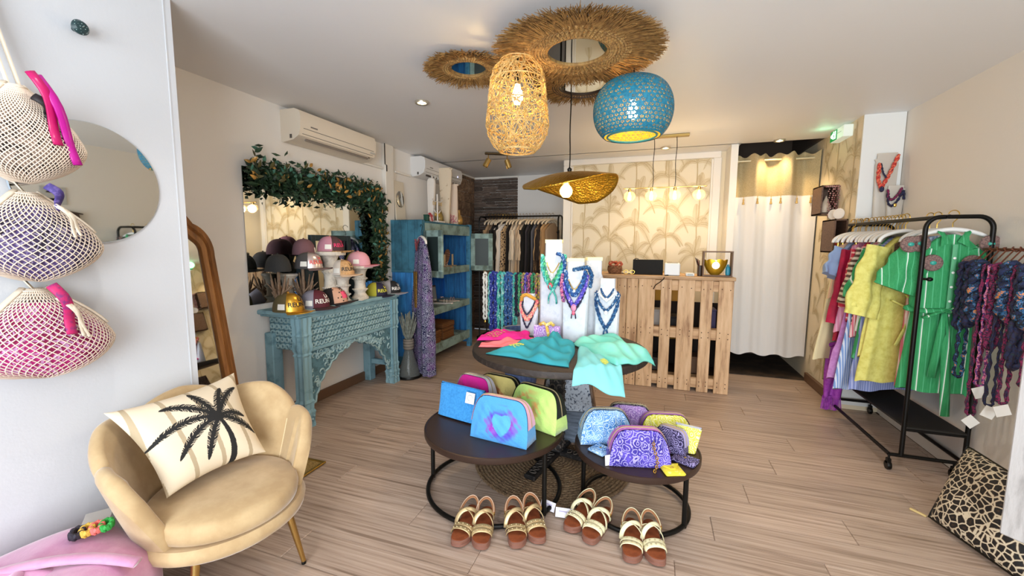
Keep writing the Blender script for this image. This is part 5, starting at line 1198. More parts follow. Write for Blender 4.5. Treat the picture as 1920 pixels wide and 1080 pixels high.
pm.ball((-.0075, .062, .076), .0075, 10, 6, (.2, 1, 1))
for a, b in (((0.004, .022), (-.006, -.002)), ((-.006, -.002), (.010, -.014)), ((.010, -.014), (.008, -.032)), ((-.006, -.002), (-.018, -.014)), ((-.018, -.014), (-.030, -.012)), ((.004, .018), (.02, .008)), ((.002, .018), (-.012, .012))): pm.tube([fx(*a, .001), fx(*b, .001)], .0042, 6)
pm.build('pictogram', WE, t); MB().tube([(-.002, -.09 + i * .02, .05) for i in range(6)], .002, 4).build('faint_lines', mat('sign_grey', '#a9b0a9', .5), t)
lamp('exit_glow', 'POINT', (1.42, 4.60, 2.40), .25, (.4, 1, .55), .05)
# busts on the pillar ledge
CLEAR = mat('frosted_bust', '#d8cfc2', .4, alpha=.75)
bu = bust('tall frosted bust with red necklaces on the white pillar ledge', 1.735, 4.178, 1.632, .51, .125, .15, .13, .03, CLEAR, nh=.06)
bu = bust('short frosted bust with violet necklaces on the ledge, right', 1.795, 4.145, 1.632, .25, .09, .115, .10, .025, CLEAR, nh=.04)
bl_ = thing('ledge_block', 'white ledge board under the frosted busts', 'ledge', (1.70, 4.17, 1.613)); MB().box((0, 0, .008), (.29, .10, .018), b=.003).build('ledge_board', TRIMW, bl_)

def vneck(label, pts, m, r, group=None, pend=None, name='scarf_necklace', tails=None, seed=0, cat='necklace', n=44):
    """necklace draped along the given 3-D points"""
    c = Vector(pts[len(pts) // 2]); t = thing(name, label, cat, c, 0, group); P = []
    for i in range(n + 1):
        q = i / n * (len(pts) - 1); k = min(int(q), len(pts) - 2); P.append(Vector(pts[k]).lerp(Vector(pts[k + 1]), q - k) - c)
    for _ in range(2): P = [P[0]] + [(P[i - 1] + P[i] * 2 + P[i + 1]) / 4 for i in range(1, n)] + [P[-1]]
    (MB().twist(P, r, 6 + seed % 3, 7) if r > .005 else MB().tube(P, r, 6)).build('cloth_strand' if r > .006 else 'strand', m, t, 180)
    if tails:
        for s in (-1, 1): MB().tube([P[n // 2], P[n // 2] + Vector((s * tails * .25, -.004, -tails * .5)), P[n // 2] + Vector((s * tails * .3, -.002, -tails))], [r, r * .8, r * .9], 6, flat=.5).build('tail', m, t, 180)
    if pend: MB().ball(tuple(P[n // 2] + Vector((0, -.008, -.012))), max(.011, r * 1.3), 10, 7, (1, .5, 1.4)).build('pendant', pend, t)
    return t
y_ = 4.15
vneck('bright red chunky necklace on the tall frosted bust', [(1.675, y_, 2.06), (1.672, y_ - .01, 1.93), (1.695, y_ - .015, 1.86), (1.74, y_ - .012, 1.97), (1.795, y_, 2.12)], SC['red'], .013, pend=SC['dark'])
vneck('dark bead necklace inside the bright red one', [(1.685, y_, 2.06), (1.70, y_ - .012, 1.98), (1.72, y_ - .015, 1.945), (1.75, y_ - .012, 1.99), (1.785, y_, 2.10)], SC['dark'], .006)
y_ = 4.125
vneck('violet and pink necklace on the short frosted bust', [(1.735, y_, 1.85), (1.74, y_ - .01, 1.78), (1.765, y_ - .012, 1.765), (1.80, y_ - .01, 1.81), (1.825, y_, 1.86)], SC['mag'], .009)
vneck('navy bead necklace with a gold charm on the short frosted bust', [(1.732, y_, 1.82), (1.742, y_ - .01, 1.735), (1.765, y_ - .012, 1.715), (1.80, y_ - .01, 1.76), (1.837, y_, 1.845), (1.842, y_, 1.77)], SC['dark'], .008, pend=GOLD)

# ================================================================== right-hand clothes rack
rr_ = thing('clothes_rack', 'black rolling clothes rack of colourful summer garments along the right wall', 'clothes rack', (1.655, 3.64, 0))
m = MB(); R = .07
for y, zt in ((-.51, 1.575), (.52, 1.575)):
    x0, x1 = -.14, .165
    m.tube([(x0, y, .10)] + arc((x0 + R, y, zt - R), R, 180, 90, 8) + arc((x1 - R, y, zt - R), R, 90, 0, 8) + [(x1, y, .10)], .0125, 10)
    m.tube([(-.20, y, .10), (.175, y, .10)], .0115, 8)
    m.tube([(x0, y, .27), (x1, y, .27)], .009, 8)
m.tube([(-.20, -.51, .10), (-.20, .52, .10)], .0115, 8); m.tube([(.17, -.51, .10), (.17, .52, .10)], .0115, 8); m.tube([(-.045, -.53, 1.575), (-.13, .54, 1.575)], .0125, 10)
m.build('frame', BLACK, rr_, 50)
MB().box((.012, .0, .285), (.30, 1.04, .014), b=.003).build('lower_shelf', mat('black_board', '#17130f', .6), rr_)
for y in (-.51, .52):
    for x in (-.20, .12):
        cst = MB().box((0, 0, .055), (.022, .03, .04), b=.004).tube([(0, 0, .07), (0, 0, .10)], .006, 6).build('caster', BLACK, rr_, loc=(x, y, 0))
        MB().lathe([(.001, -.011), (.026, -.011), (.028, -.006), (.028, .006), (.026, .011), (.001, .011)], 18).build('wheel', BLACK, cst, loc=(0, 0, .0285), rot=(0, PI / 2, 0))
kb = MB().tube([(-.14, -.51, 1.21), (-.115, -.53, 1.21)], .007, 8).ball((-.108, -.536, 1.21), .016, 10, 7, (1, 1, .8)); kb.build('clamp_knob', BLACK, rr_)
BZ = 1.577
GREEN = mat('green_stripe_cotton', '#1f8a4e', .8, n=(60, '#3f9c62', .35, .7), sc=(6, 6, .3), st=[(0, .105, '#dfe9dc', .09), (0, .035, '#4fae78', .13)], bump=(90, .1))
SEERB = mat('seersucker_blue', '#7d9bd0', .85, st=(0, .014, '#d5dcec', .45)); SEERP = mat('seersucker_pink', '#d9707f', .85, st=(0, .014, '#ecc9c8', .45))
BRST = mat('brown_stripe_knit', '#d9c9b4', .85, st=(2, .036, '#5a4238', .5)); REDST = mat('red_stripe_knit', '#c02b45', .85, st=(2, .04, '#e6b9b4', .3))
YEL = mat('lemon_linen', '#ddd578', .85, n=(30, '#cbbf5c', .4, .68), bump=(70, .25))
def onrack(lab, y, m_, L, ws, ang=22, x=1.60, ztop=1.47, hang=True, cat='garment', d=.03, sleeves=None, seed=0, hl=None, folds=6, amp=.012, clips=False, w=.17, drop=.145, **k):
    if x < 1.66: x = lerp(1.61, 1.53, (y - 3.2) / .95) - (1.60 - x) * .6
    if hang: hanger(short_label('white gold-hooked hanger of the ' + lab), (x, y, BZ + .013), math.radians(ang), HW, w, 'hangers on the right-hand rack', drop=drop, clips=clips)
    t = garment(lab, kind_of(lab), (x, y, ztop), math.radians(ang), m_, L, ws, d, sleeves, folds, amp, 'garments on the right-hand rack', seed=seed, **k)
    a = math.radians(ang); c_, s_ = math.cos(a), math.sin(a)
    for o in t.children:                      # cloth pressed flat where it meets the wall
        for v in o.data.vertices:
            wx, wy = x + c_ * v.co.x - s_ * v.co.y, y + s_ * v.co.x + c_ * v.co.y
            if wx > 1.79: wx = 1.79 + (wx - 1.79) * .28
            if wy > 4.17: wy = 4.17 + (wy - 4.17) * .15
            dx, dy = wx - x, wy - y; v.co.x, v.co.y = c_ * dx + s_ * dy, -s_ * dx + c_ * dy
    return t
SH = [(0, .055), (.07, .185), (.5, .195), (1, .225)]; DR = [(0, .055), (.05, .185), (.4, .19), (1, .25)]
onrack('cream long dress at the far end of the right-hand rack', 4.09, mat('cream_dress', '#e0d3a6', .85, bump=(50, .1)), .98, [(0, .055), (.05, .18), (.4, .2), (1, .31)], 36, x=1.56, seed=1)
onrack('khaki olive trousers behind the purple fringed scarf', 4.06, mat('khaki', '#8d8458', .85), 1.17, [(0, .13), (1, .15)], 25, x=1.55, seed=2, clips=True)
onrack('peach skirt clipped to a white hanger, far end of the rack', 4.03, mat('peach', '#e0b592', .85), .48, [(0, .15), (1, .21)], 25, x=1.58, seed=3, clips=True)
onrack('pale blue short-sleeved tee, far end of the rack', 4.00, mat('pale_blue', '#8fa6cb', .85, bump=(50, .1)), .52, SH, 34, x=1.58, sleeves=(.185, .10, .20, .075, .085, .03), seed=4)
onrack('dark wine red sleeveless top hanging low beside the cream dress', 3.985, mat('wine', '#5c0f22', .8), .84, [(0, .05), (.2, .15), (.8, .18), (1, .13)], 32, x=1.57, seed=5)
onrack('crimson long blouse with long sleeves', 3.94, mat('crimson', '#b3123f', .75, n=(12, '#8c0d33', .4, .7)), .80, [(0, .05), (.07, .18), (1, .24)], 34, sleeves=(.18, .10, .56, .065, .06, .03), seed=6)
onrack('hot pink blouse hem showing under the crimson one', 3.925, mat('hot_pink', '#d91c5c', .8), .86, [(0, .05), (.07, .14), (1, .17)], 34, x=1.575, seed=7)
onrack('pink seersucker skirt clipped to a hanger with gold clips', 3.88, mat('pink_gauze', '#d98ca6', .85, st=(0, .02, '#e3a9bd', .4)), .72, [(0, .15), (1, .25)], 28, seed=8, clips=True)
onrack('orchid pink tiered dress, hem flaring outwards', 3.84, mat('orchid', '#c084bd', .85, n=(40, '#b273ae', .4, .6)), 1.06, [(0, .05), (.07, .18), (.5, .21), (.74, .26), (.75, .28), (1, .33)], 33, sleeves=None, seed=9)
onrack('red and pink striped knit top', 3.79, REDST, .62, SH, 32, sleeves=(.18, .09, .42, .06, .055, .03), seed=10)
onrack('blue and white seersucker dress with a straight hem', 3.75, SEERB, 1.12, [(0, .05), (.07, .18), (.5, .22), (1, .30)], 30, seed=11, folds=9)
onrack('brown and cream striped shirt with a hanging sleeve', 3.71, BRST, .62, SH, 32, sleeves=(.18, .13, .38, .075, .085, .03), seed=12)
onrack('bright pink seersucker blouse below the striped shirt', 3.68, SEERP, .72, SH, 26, seed=13)
onrack('white shirt sleeve pressed between stripes and yellow', 3.64, mat('white_cotton', '#dcd6cc', .85), .66, SH, 30, sleeves=(.18, .10, .36, .065, .065, .03), seed=14)
onrack('second green striped dress, mostly hidden by the lemon ones', 3.60, GREEN, .86, DR, 28, seed=15, sleeves=(.18, .10, .34, .08, .10, .03))
onrack('periwinkle seersucker dress under the lemon ones', 3.57, mat('periwinkle', '#7f8cc2', .85, st=(0, .016, '#a9b2da', .4)), 1.08, DR, 22, seed=16)
onrack('lemon yellow linen dress, rear one of two', 3.53, YEL, .82, DR, 28, sleeves=(.18, .12, .40, .085, .10, .02), seed=17)
ye = onrack('lemon yellow linen dress with tied waist and wide sleeves, front one', 3.45, YEL, .98, [(0, .055), (.06, .19), (.45, .19), (.5, .18), (1, .24)], 20, x=1.56, sleeves=(.18, .10, .46, .075, .11, .0), seed=18, amp=.016)
for a, b in (((-.10, -.06, -.42), (.10, -.07, -.52)), ((.03, -.075, -.47), (-.06, -.075, -.72)), ((.04, -.075, -.47), (.10, -.075, -.70)), ((-.02, -.07, -.38), (.05, -.08, -.50))): MB().tube([a, (Vector(a) + Vector(b)) / 2 + Vector((0, -.012, 0)), b], .014, 7, flat=.4).build('waist_tie', YEL, ye, 180)
MB().grid(lambda u, v: (-.10 + .11 * u, -.040 - .01 * math.sin(PI * u), -.02 - .07 * v - .05 * (u - .8) ** 2), 8, 5).build('leaf_patch', mat('brown_embroidery', '#7d5c42', .9, n=(90, '#4d3626', .4, .6)), ye, 180)
onrack('pink seersucker dress, hem showing below the lemon dress', 3.40, SEERP, .99, [(0, .05), (.05, .08), (1, .11)], 16, x=1.665, seed=19)
onrack('light blue dress, hem showing below the green one', 3.34, mat('light_blue', '#9db4dc', .85, st=(0, .02, '#c9d6ee', .3)), .97, [(0, .05), (.05, .08), (1, .12)], 12, x=1.672, seed=20)
gd = onrack('green and white striped shirt dress with embroidered patches, front of the rack', 3.20, GREEN, .96, [(0, .07), (.05, .155), (.4, .165), (.47, .15), (1, .19)], -6, x=1.675, ztop=1.475, sleeves=(.15, .11, .27, .085, .115, .0), seed=21, d=.04, folds=5, amp=.012, collar=GREEN, cat='dress')
EMB = mat('embroidery', '#5d4a48', .9, n=(120, '#8d6f66', .4, .6)); TQ = mat('turquoise_bead', '#2f9a8a', .4)
for px, pz in ((-.09, -.17), (.085, -.17), (-.155, -.055), (.15, -.055), (-.20, -.06)):
    o = MB().lathe([(.001, .008), (.03, .008), (.046, .004), (.05, -.004)], 20).build('embroidered_patch', EMB, gd, loc=(px, -.052, pz), rot=(PI / 2, 0, 0)); MB().ball((0, 0, .008), .016, 10, 6, (1, .8, .4)).build('turquoise_stone', TQ, o)
MB().grid(lambda u, v: (lerp(-.011, .011, u), -.058 - .004 * math.sin(PI * u), -.06 - .46 * v), 4, 12).build('button_placket', mat('placket_green', '#5aa578', .8), gd, 180)
for i in range(5): MB().ball((0, -.064, -.14 - .085 * i), .0075, 8, 6, (1, .5, 1)).build('button', mat('pearl_button', '#e9ece6', .3), gd)
MB().tube([(.172 * math.cos(a), .052 * math.sin(a) - .008, -.45 - .01 * math.sin(2 * a)) for a in [2 * PI * i / 28 for i in range(28)]], .02, 7, loop=True, flat=.5).build('belt', GREEN, gd, 180)
for a, b, w_ in (((-.02, -.072, -.46), (-.12, -.08, -.50), .018), ((-.02, -.072, -.45), (.09, -.08, -.43), .018), ((-.02, -.072, -.46), (.10, -.078, -.47), .016), ((-.02, -.072, -.46), (.03, -.075, -1.09), .024), ((-.02, -.072, -.46), (-.05, -.075, -.86), .022)): MB().tube([a, Vector(a).lerp(Vector(b), .35) + Vector((.0, -.012, .012)), Vector(a).lerp(Vector(b), .7) + Vector((0, -.006, .004)), b], [w_ * .6, w_, w_, w_], 7, flat=.35).build('belt_bow', GREEN, gd, 180)
MB().grid(lambda u, v: (lerp(-.055, .055, u), .012 - .006 * math.sin(PI * u), -.005 - .09 * v), 6, 6).build('neck_lining', mat('lining', '#cfd3cd', .8), gd, 180)
MB().box((0, .002, -.05), (.05, .003, .03)).build('neck_label', PAPER, gd)
# long purple fringed scarf at the far end
sc = thing('fringed_scarf', 'purple fringed scarf hanging down to the floor at the far end of the right rack', 'scarf', (1.43, 3.97, .60))
PV = mat('purple_gauze', '#8a2a97', .8, n=(30, '#a347ad', .4, .6))
MB().grid(lambda u, v: (lerp(-.06, .06, u), .02 * math.sin(9 * u + 4 * v), lerp(.0, -.44, v)), 14, 20).build('scarf_cloth', PV, sc, 180).modifiers.new('thick', 'SOLIDIFY').thickness = .006
fm = MB()
for i in range(16): fm.tube([(lerp(-.06, .06, i / 15), .01 * math.sin(i), -.42), (lerp(-.065, .07, i / 15), .01 * math.cos(i), -.54)], .004, 5)
fm.build('fringe', PV, sc, stuff=True); MB().tube([(-.05, 0, 0), (.0, 0, .02), (.09, 0, .05), (.15, 0, .06)], .016, 7).build('knot', PV, sc, 180)

# ---- copper necklace hanger on the right wall with dark scarf necklaces
COP = mat('copper_wire', '#7d4b38', .45, .7)
st = thing('necklace_rack', 'copper wire wall rack crowded with dark scarf necklaces, right edge', 'necklace stand', (1.80, 2.87, 1.30))
m = MB()
m.tube([(.04, -.32, .09), (-.02, -.32, .09), (-.02, .24, .09), (.04, .24, .09)], .006, 6); m.tube([(.04, -.32, -.02), (-.09, -.32, -.02), (-.09, .24, -.02), (.04, .24, -.02)], .006, 6)
for i in range(12): y = -.30 + i * .047; m.tube([(-.02, y, .09), (-.06, y, .03), (-.09, y, -.02), (-.11, y, -.025), (-.12, y, .0)], .0035, 5)
m.tube([(-.02 + .012 * math.sin(i * 1.7), -.32 + i * .014, .09 + .012 * math.cos(i * 1.7)) for i in range(40)], .004, 5)
m.build('copper_frame', COP, st)
spec = [('dark green scarf necklace, farthest on the copper rack', .22, .34, 'dark', .018), ('black and teal scarf necklace on the copper rack', .18, .62, 'rain', .011), ('deep teal scarf necklace beside the green dress', .14, .30, 'dark', .030), ('black scarf necklace with orange ends', .10, .26, 'rain', .034), ('crimson and plum scarf necklace, longest, on the copper rack', .05, .80, 'mag', .009), ('magenta scarf necklace tied in a loop', .01, .62, 'pink', .008), ('plum scarf necklace in the middle of the copper rack', -.03, .40, 'mag', .018), ('grey blue scarf necklace in the middle of the copper rack', -.07, .70, 'dark', .009), ('royal blue scarf necklace with orange tip', -.11, .22, 'rain', .036), ('navy and pink scarf necklace near the wall end', -.15, .66, 'mag', .010), ('dark indigo scarf necklace near the frame edge', -.19, .46, 'dark', .022), ('orange and blue scarf necklace, nearest on the copper rack', -.23, .24, 'rain', .036), ('violet scarf necklace at the very edge of the view', -.27, .54, 'mag', .012)]
for i, (lab, y, L, k_, r_) in enumerate(spec):
    hl = hang_loop(lab, 1.80 - .105, 2.87 + y, 1.285, L, SC[k_], .02, r_ * .8, 'dark scarf necklaces on the copper rack', seed=i + 30)
    if i in (4, 5, 7, 9):
        g_ = MB().box((0, -.012, -L - .045), (.055, .003, .06), Matrix.Rotation(.4 * (i - 6), 3, 'Y')); g_.build('price_tag', PAPER, hl)
# ---- whitewashed display board, ledge, leopard cushion, stick
WWASH = mat('whitewash', '#bcb9b7', .8, n=(7, '#8f8b88', .5, .74), sc=(3, 3, .7), bump=(30, .2))
t = thing('display_panel', 'whitewashed plank display panel standing at the right edge', 'panel', (1.437, 1.970, 0), math.radians(-49))
for i in range(3): MB().box((-.09 + .105 * i, 0, .65), (.102, .035, .74), b=.004).build('plank', WWASH, t)
MB().box((.015, .03, .36), (.30, .03, .08), b=.003).build('batten', WWASH, t); MB().box((.015, .03, .95), (.30, .03, .08), b=.003).build('batten', WWASH, t)
for x in (.06, .15): MB().box((x, .03, .20), (.04, .04, .40), b=.003).build('foot', mat('whitewash_foot', '#8d8680', .8), t)
t = thing('wall_ledge', 'small white ledge on the right wall behind the display panel', 'ledge', (1.80, 2.62, 1.04)); MB().box((0, 0, .02), (.09, .18, .035), b=.004).build('ledge_board', TRIMW, t); MB().box((.035, 0, -.03), (.02, .12, .07), b=.003).build('bracket', TRIMW, t)
t = thing('floor_cushion', 'leopard print cushion leaning against the whitewashed panel on the floor', 'cushion', (0, 0, 0))
q0, q1, q2, q3 = Vector((1.385, 2.57, .03)), Vector((1.50, 2.14, .03)), Vector((1.60, 2.74, .36)), Vector((1.605, 2.36, .36))
nrm = (q1 - q0).cross(q2 - q0).normalized(); cc = (q0 + q1 + q2 + q3) / 4; t.location = cc
def lpil(u, v, s):
    p = q0.lerp(q1, u).lerp(q2.lerp(q3, u), v) - cc; e = lambda q: max(0, 1 - abs(2 * q - 1) ** 2.2)
    return p + nrm * (s * (.065 * (e(u) * e(v)) ** .5 + .008 * math.sin(7 * u + 5 * v) * e(u) * e(v)))
LEO = leopard('leopard_cloth', '#d3c4a8', '#4a3424', '#120e0d', 33, '#3a281b', .06)
for s, nm in ((1, 'front_cover'), (-1, 'back_cover')): MB().grid(lambda u, v: lpil(u, v, s), 36, 36).build(nm, LEO, t, 180)
MB().tube([lpil(u, v, 0) for u, v in [(i / 12, 0) for i in range(13)] + [(1, i / 12) for i in range(1, 13)] + [(1 - i / 12, 1) for i in range(1, 13)] + [(0, 1 - i / 12) for i in range(1, 12)]], .006, 6, loop=True).build('piping', BLACK, t)
t = thing('wooden_stick', 'short pale yellow stick lying on the floor by the leopard cushion', 'stick', (1.375, 2.64, .006), -.9); MB().box((0, 0, 0), (.07, .012, .010), b=.002).build('stick_body', mat('pale_stick', '#d3b97c', .6), t)
# seen only in the round mirror: poster and macrame on the right wall
t = thing('poster', 'paper poster with a black bikini drawing on the right wall, seen in the round mirror', 'poster', (1.845, 2.62, 1.88), (0, -PI / 2, 0)); MB().box((0, 0, .002), (.18, .20, .004)).build('paper', mat('poster_paper', '#b9b5ad', .8), t)
pk = MB()
for c in ((.05, -.03), (.05, .03), (-.05, 0)): pk.prism([(c[0] - .025, c[1] - .03), (c[0] - .025, c[1] + .03), (c[0] + .025, c[1])] if c[1] else [(c[0] + .02, -.06), (c[0] + .02, .06), (c[0] - .02, 0)], lambda x, y, d: (x, y, .0042 + d), 0, .001)
pk.build('bikini_print', BLACK, t)
t = thing('macrame_hanging', 'dark brown macrame hanging on the right wall, seen in the round mirror', 'wall hanging', (1.82, 2.66, 1.70)); MB().tube([(0, -.17, 0), (0, 0, .03), (0, .17, 0)], .008, 6).build('branch', DKBR, t); mm = MB(); r = random.Random(6)
for i in range(26): y = -.13 + .0104 * i; mm.tube([(-.005, y, .01), (-.008, y + .01, -.10), (-.005, y, -.16 - .14 * (1 - abs(i - 13) / 13))], .005, 5)
mm.build('knotted_cords', mat('brown_cord', '#4a3428', .9), t, stuff=True)

# ================================================================== centre: jute rug, round table, plinth
JUTE = mat('jute', '#94795a', .9, n=(70, '#6d543c', .4, .62), bump=(160, .9))
t = thing('jute_rug', 'round braided jute rug under the round table', 'rug', (-.576, 2.53, .0055)); m = MB(); 
for i in range(23):
    r_ = .012 + i * .0218; N = max(24, int(r_ * 260))
    m.tube([(r_ * math.cos(q), r_ * math.sin(q), .004 + .002 * math.cos(q * N * .5)) for q in [2 * PI * k / N for k in range(N)]], .0118, 6, loop=True, flat=.6)
m.build('braid', JUTE, t, stuff=True)
TT = woodmat('dark_walnut', '#86604c', '#573b2e', '#2a1d18', (1.4, 11, 11), .45, .05, False, 2.2)
RUST = mat('dark_cast_iron', '#1f1c1b', .6, .4, n=(40, '#4a423d', .55, .7), bump=(70, .5))
t = thing('round_table', 'tall round table with a dark wooden top on an ornate black iron post', 'table', (-.56, 2.60, 0))
MB().lathe([(.001, .70), (.545, .70), (.558, .708), (.56, .72), (.555, .742), (.545, .748), (.001, .748)], 72).build('tabletop', mat('weathered_top', '#271d17', .6, n=(12, '#4a3d33', .55, .75), sc=(1, 6, 1), bump=(40, .3)), t)
po = MB().box((0, -.02, .38), (.085, .085, .66), b=.008).build('post', RUST, t)
cvp = MB()
for k_ in range(11):
    for s in (-1, 1): cvp.tube([(s * .022 + .018 * math.cos(a + (0 if s > 0 else PI)), -.066, .09 + k_ * .057 + .022 * math.sin(a)) for a in [i * .6 for i in range(9)]], .005, 5)
    for s in (-1, 1): cvp.tube([(.046, -.02 + s * .02 + .016 * math.cos(a), .09 + k_ * .057 + .022 * math.sin(a)) for a in [i * .6 for i in range(9)]], .005, 5)
cvp.build('cast_scrolls', mat('worn_iron', '#5f564f', .6, .4, n=(50, '#2b2725', .45, .6)), po, stuff=True)
for a in (68, 158, 248, 338):
    b = math.radians(a + 10); ft = MB().box((.21, 0, .036), (.36, .075, .03), b=.008).build('foot', RUST, t, rot=(0, 0, b))
    f2 = MB()
    for k_ in range(7): f2.tube([(.09 + k_ * .042 + .014 * math.cos(q), .022 * math.sin(q), .053) for q in [2 * PI * i / 10 for i in range(10)]], .004, 4, loop=True)
    f2.build('foot_scroll', mat('worn_iron'), ft, stuff=True)
t = thing('plinth', 'whitewashed tapering plinth of rough wood behind the table post', 'plinth', (-.55, 2.90, .019), math.radians(8))
RW = mat('rough_bark', '#8a7465', .9, n=(14, '#4a3a30', .45, .65), sc=(4, 4, .8), bump=(25, .8)); WW2 = mat('white_crackle', '#c3ccd8', .8, n=(60, '#3d4a63', .53, .62))
MB().loft([[(a * w_, b * w_ * .7, z) for a, b in ((-1, -1), (1, -1), (1, 1), (-1, 1))] for w_, z in ((.23, 0), (.20, .2), (.13, .60))]).build('wooden_core', RW, t)
MB().loft([[(a * (w_ * .88), -w_ * .7 - e, z) for a, e in ((-1, .001), (1, .001), (1, .014), (-1, .014))] for w_, z in ((.205, .24), (.135, .575))]).build('crackled_front', WW2, t)
MB().loft([[(a * (w_ * .88), -w_ * .7 - e, z) for a, e in ((-1, .001), (1, .001), (1, .012), (-1, .012))] for w_, z in ((.228, .02), (.205, .235))]).build('blue_grey_front', mat('blue_grey_wood', '#6d7888', .8, n=(8, '#4b5562', .45, .65), sc=(1, 1, 6)), t)

TBZ = .749
WB = mat('white_bust_board', '#d2d6dd', .65, n=(20, '#bcc4cf', .5, .7)); CREAMC = mat('neck_cream', '#f3ecbd', .6)
BG = 'white necklace busts on the round table'
bust('tallest white necklace bust, draped in green scarves, on the round table', -.663, 2.86, TBZ, .665, .185, .19, .12, .075, WB, cap_=CREAMC, group=BG)
bust('second tall white bust, draped in violet and blue scarves, on the round table', -.49, 2.775, TBZ, .54, .165, .185, .115, .075, WB, cap_=CREAMC, group=BG)
bust('tall white bust turned sideways behind the violet-draped one', -.385, 2.90, TBZ, .545, .16, .17, .11, .07, WB, rot=.5, cap_=CREAMC, group=BG)
bust('right-hand white bust with indigo scarf necklaces on the round table', -.282, 2.81, TBZ, .43, .16, .165, .10, .07, WB, group=BG, nh=.10)
bust('smallest white bust with coral necklaces on the round table', -.84, 2.86, TBZ, .30, .115, .14, .085, .06, WB, group=BG, nh=.10)
def drape(x, y, ztop, w, zlow, off=0.0): return [(x - w, y + .012, ztop), (x - w * .92, y - .03, lerp(ztop, zlow, .35)), (x - w * .5, y - .045, lerp(ztop, zlow, .72)), (x + off, y - .05, zlow), (x + w * .5, y - .045, lerp(ztop, zlow, .72)), (x + w * .92, y - .03, lerp(ztop, zlow, .35)), (x + w, y + .012, ztop)]
NG_ = 'scarf necklaces on the white busts'
x, y = -.663, 2.86
vneck('green scarf necklace with a red bead, on the tallest bust', drape(x, y, 1.315, .068, 1.12, -.01), SC['green'], .014, NG_, mat('ruby_bead', '#b5384a', .3), seed=1)
vneck('mint scarf necklace with hanging tails, on the tallest bust', drape(x, y - .008, 1.33, .082, 1.085, .01), SC['teal'], .013, NG_, None, tails=.10, seed=2)
vneck('thin gold chain with a white shell on the tallest bust', drape(x, y + .004, 1.30, .045, 1.20), GOLD, .0035, NG_, SC['white'], seed=3)
vneck('blue green scarf on the right shoulder of the tallest bust', [(x + .03, y - .03, 1.34), (x + .065, y - .03, 1.33), (x + .09, y - .04, 1.27), (x + .075, y - .045, 1.18), (x + .05, y - .045, 1.12)], SC['blue'], .013, NG_, seed=4)
x, y = -.49, 2.775
vneck('violet scarf necklace, outer one on the second bust', drape(x, y, 1.20, .078, .99), SC['violet'], .014, NG_, mat('pink_shell', '#d98aa8', .4), seed=5)
vneck('blue scarf necklace, inner one on the second bust', drape(x, y - .006, 1.225, .066, 1.06, .004), SC['blue'], .015, NG_, None, seed=6)
vneck('black cord with a coral pink charm hanging lowest on the second bust', drape(x, y - .002, 1.16, .074, .955, .0), SC['dark'], .008, NG_, mat('coral_charm', '#e0607a', .4), tails=.05, seed=7)
vneck('gold chain high on the second bust', drape(x, y + .006, 1.19, .045, 1.10), GOLD, .0035, NG_, SC['white'], seed=8)
vneck('magenta bead scarf on the left shoulder of the second bust', [(x - .088, y, 1.20), (x - .09, y - .03, 1.14), (x - .085, y - .04, 1.08), (x - .07, y - .044, 1.02)], SC['pink'], .012, NG_, seed=9)
vneck('navy scarf knotted over the right shoulder of the second bust', [(x - .01, y - .04, 1.235), (x + .035, y - .04, 1.245), (x + .085, y - .02, 1.255), (x + .11, y - .01, 1.20), (x + .10, y - .02, 1.12)], SC['indigo'], .013, NG_, seed=10)
x, y = -.282, 2.81
vneck('indigo scarf necklace, long V on the right-hand bust', drape(x, y, 1.08, .075, .845), SC['indigo'], .012, NG_, None, tails=.045, seed=11)
vneck('indigo scarf necklace, short V with a pearl, on the right-hand bust', drape(x, y - .004, 1.09, .068, .965), SC['indigo'], .009, NG_, SC['white'], seed=12)
vneck('white shell collar on the right-hand bust', drape(x, y + .004, 1.10, .05, 1.035), SC['white'], .008, NG_, None, seed=13)
vneck('short indigo choker at the top of the right-hand bust', drape(x, y + .01, 1.13, .042, 1.05), SC['indigo'], .007, NG_, SC['white'], seed=14)
x, y = -.84, 2.86
vneck('coral pink scarf necklace on the smallest bust', drape(x, y, 1.00, .058, .86), SC['coral'], .014, NG_, seed=15)
vneck('navy cord necklace, long, on the smallest bust', drape(x, y - .004, .98, .05, .80), SC['dark'], .006, NG_, None, seed=16)
vneck('navy cord necklace, short, on the smallest bust', drape(x, y - .006, 1.0, .046, .90), SC['dark'], .006, NG_, None, seed=17)
vneck('ochre scarf around the neck of the smallest bust', [(x - .06, y - .0, .99), (x - .045, y - .03, 1.03), (x - .01, y - .035, 1.045), (x + .02, y - .03, 1.03), (x + .05, y - .01, 1.01)], mat('ochre_scarf', '#d49a3a', .8), .012, NG_, seed=18)
t = thing('purple_pouch', 'lilac bandana pouch with a gold bow in front of the white busts', 'pouch', (-.665, 2.705, TBZ))
MB().loft([[(w_ * a, d_ * b, z) for a, b in ((-1, -1), (-.3, -1.2), (.3, -1.2), (1, -1), (1, 1), (-1, 1))] for w_, d_, z in ((.07, .03, 0), (.085, .032, .03), (.088, .02, .075), (.09, .006, .105))]).build('pouch_body', bandana('lilac_bandana', '#a77ccb', '#d9c6e6', 24), t, 60)
MB().tube([(-.05, -.012, .11), (-.02, -.016, .125), (.0, -.02, .112), (.03, -.016, .128), (.05, -.012, .108)], .012, 7).tube([(.0, -.02, .112), (.015, -.038, .07), (.025, -.042, .03)], .012, 7, flat=.5).build('gold_bow', mat('yellow_gold_cloth', '#d8b04a', .6, n=(60, '#efe2b0', .5, .6)), t, 180)
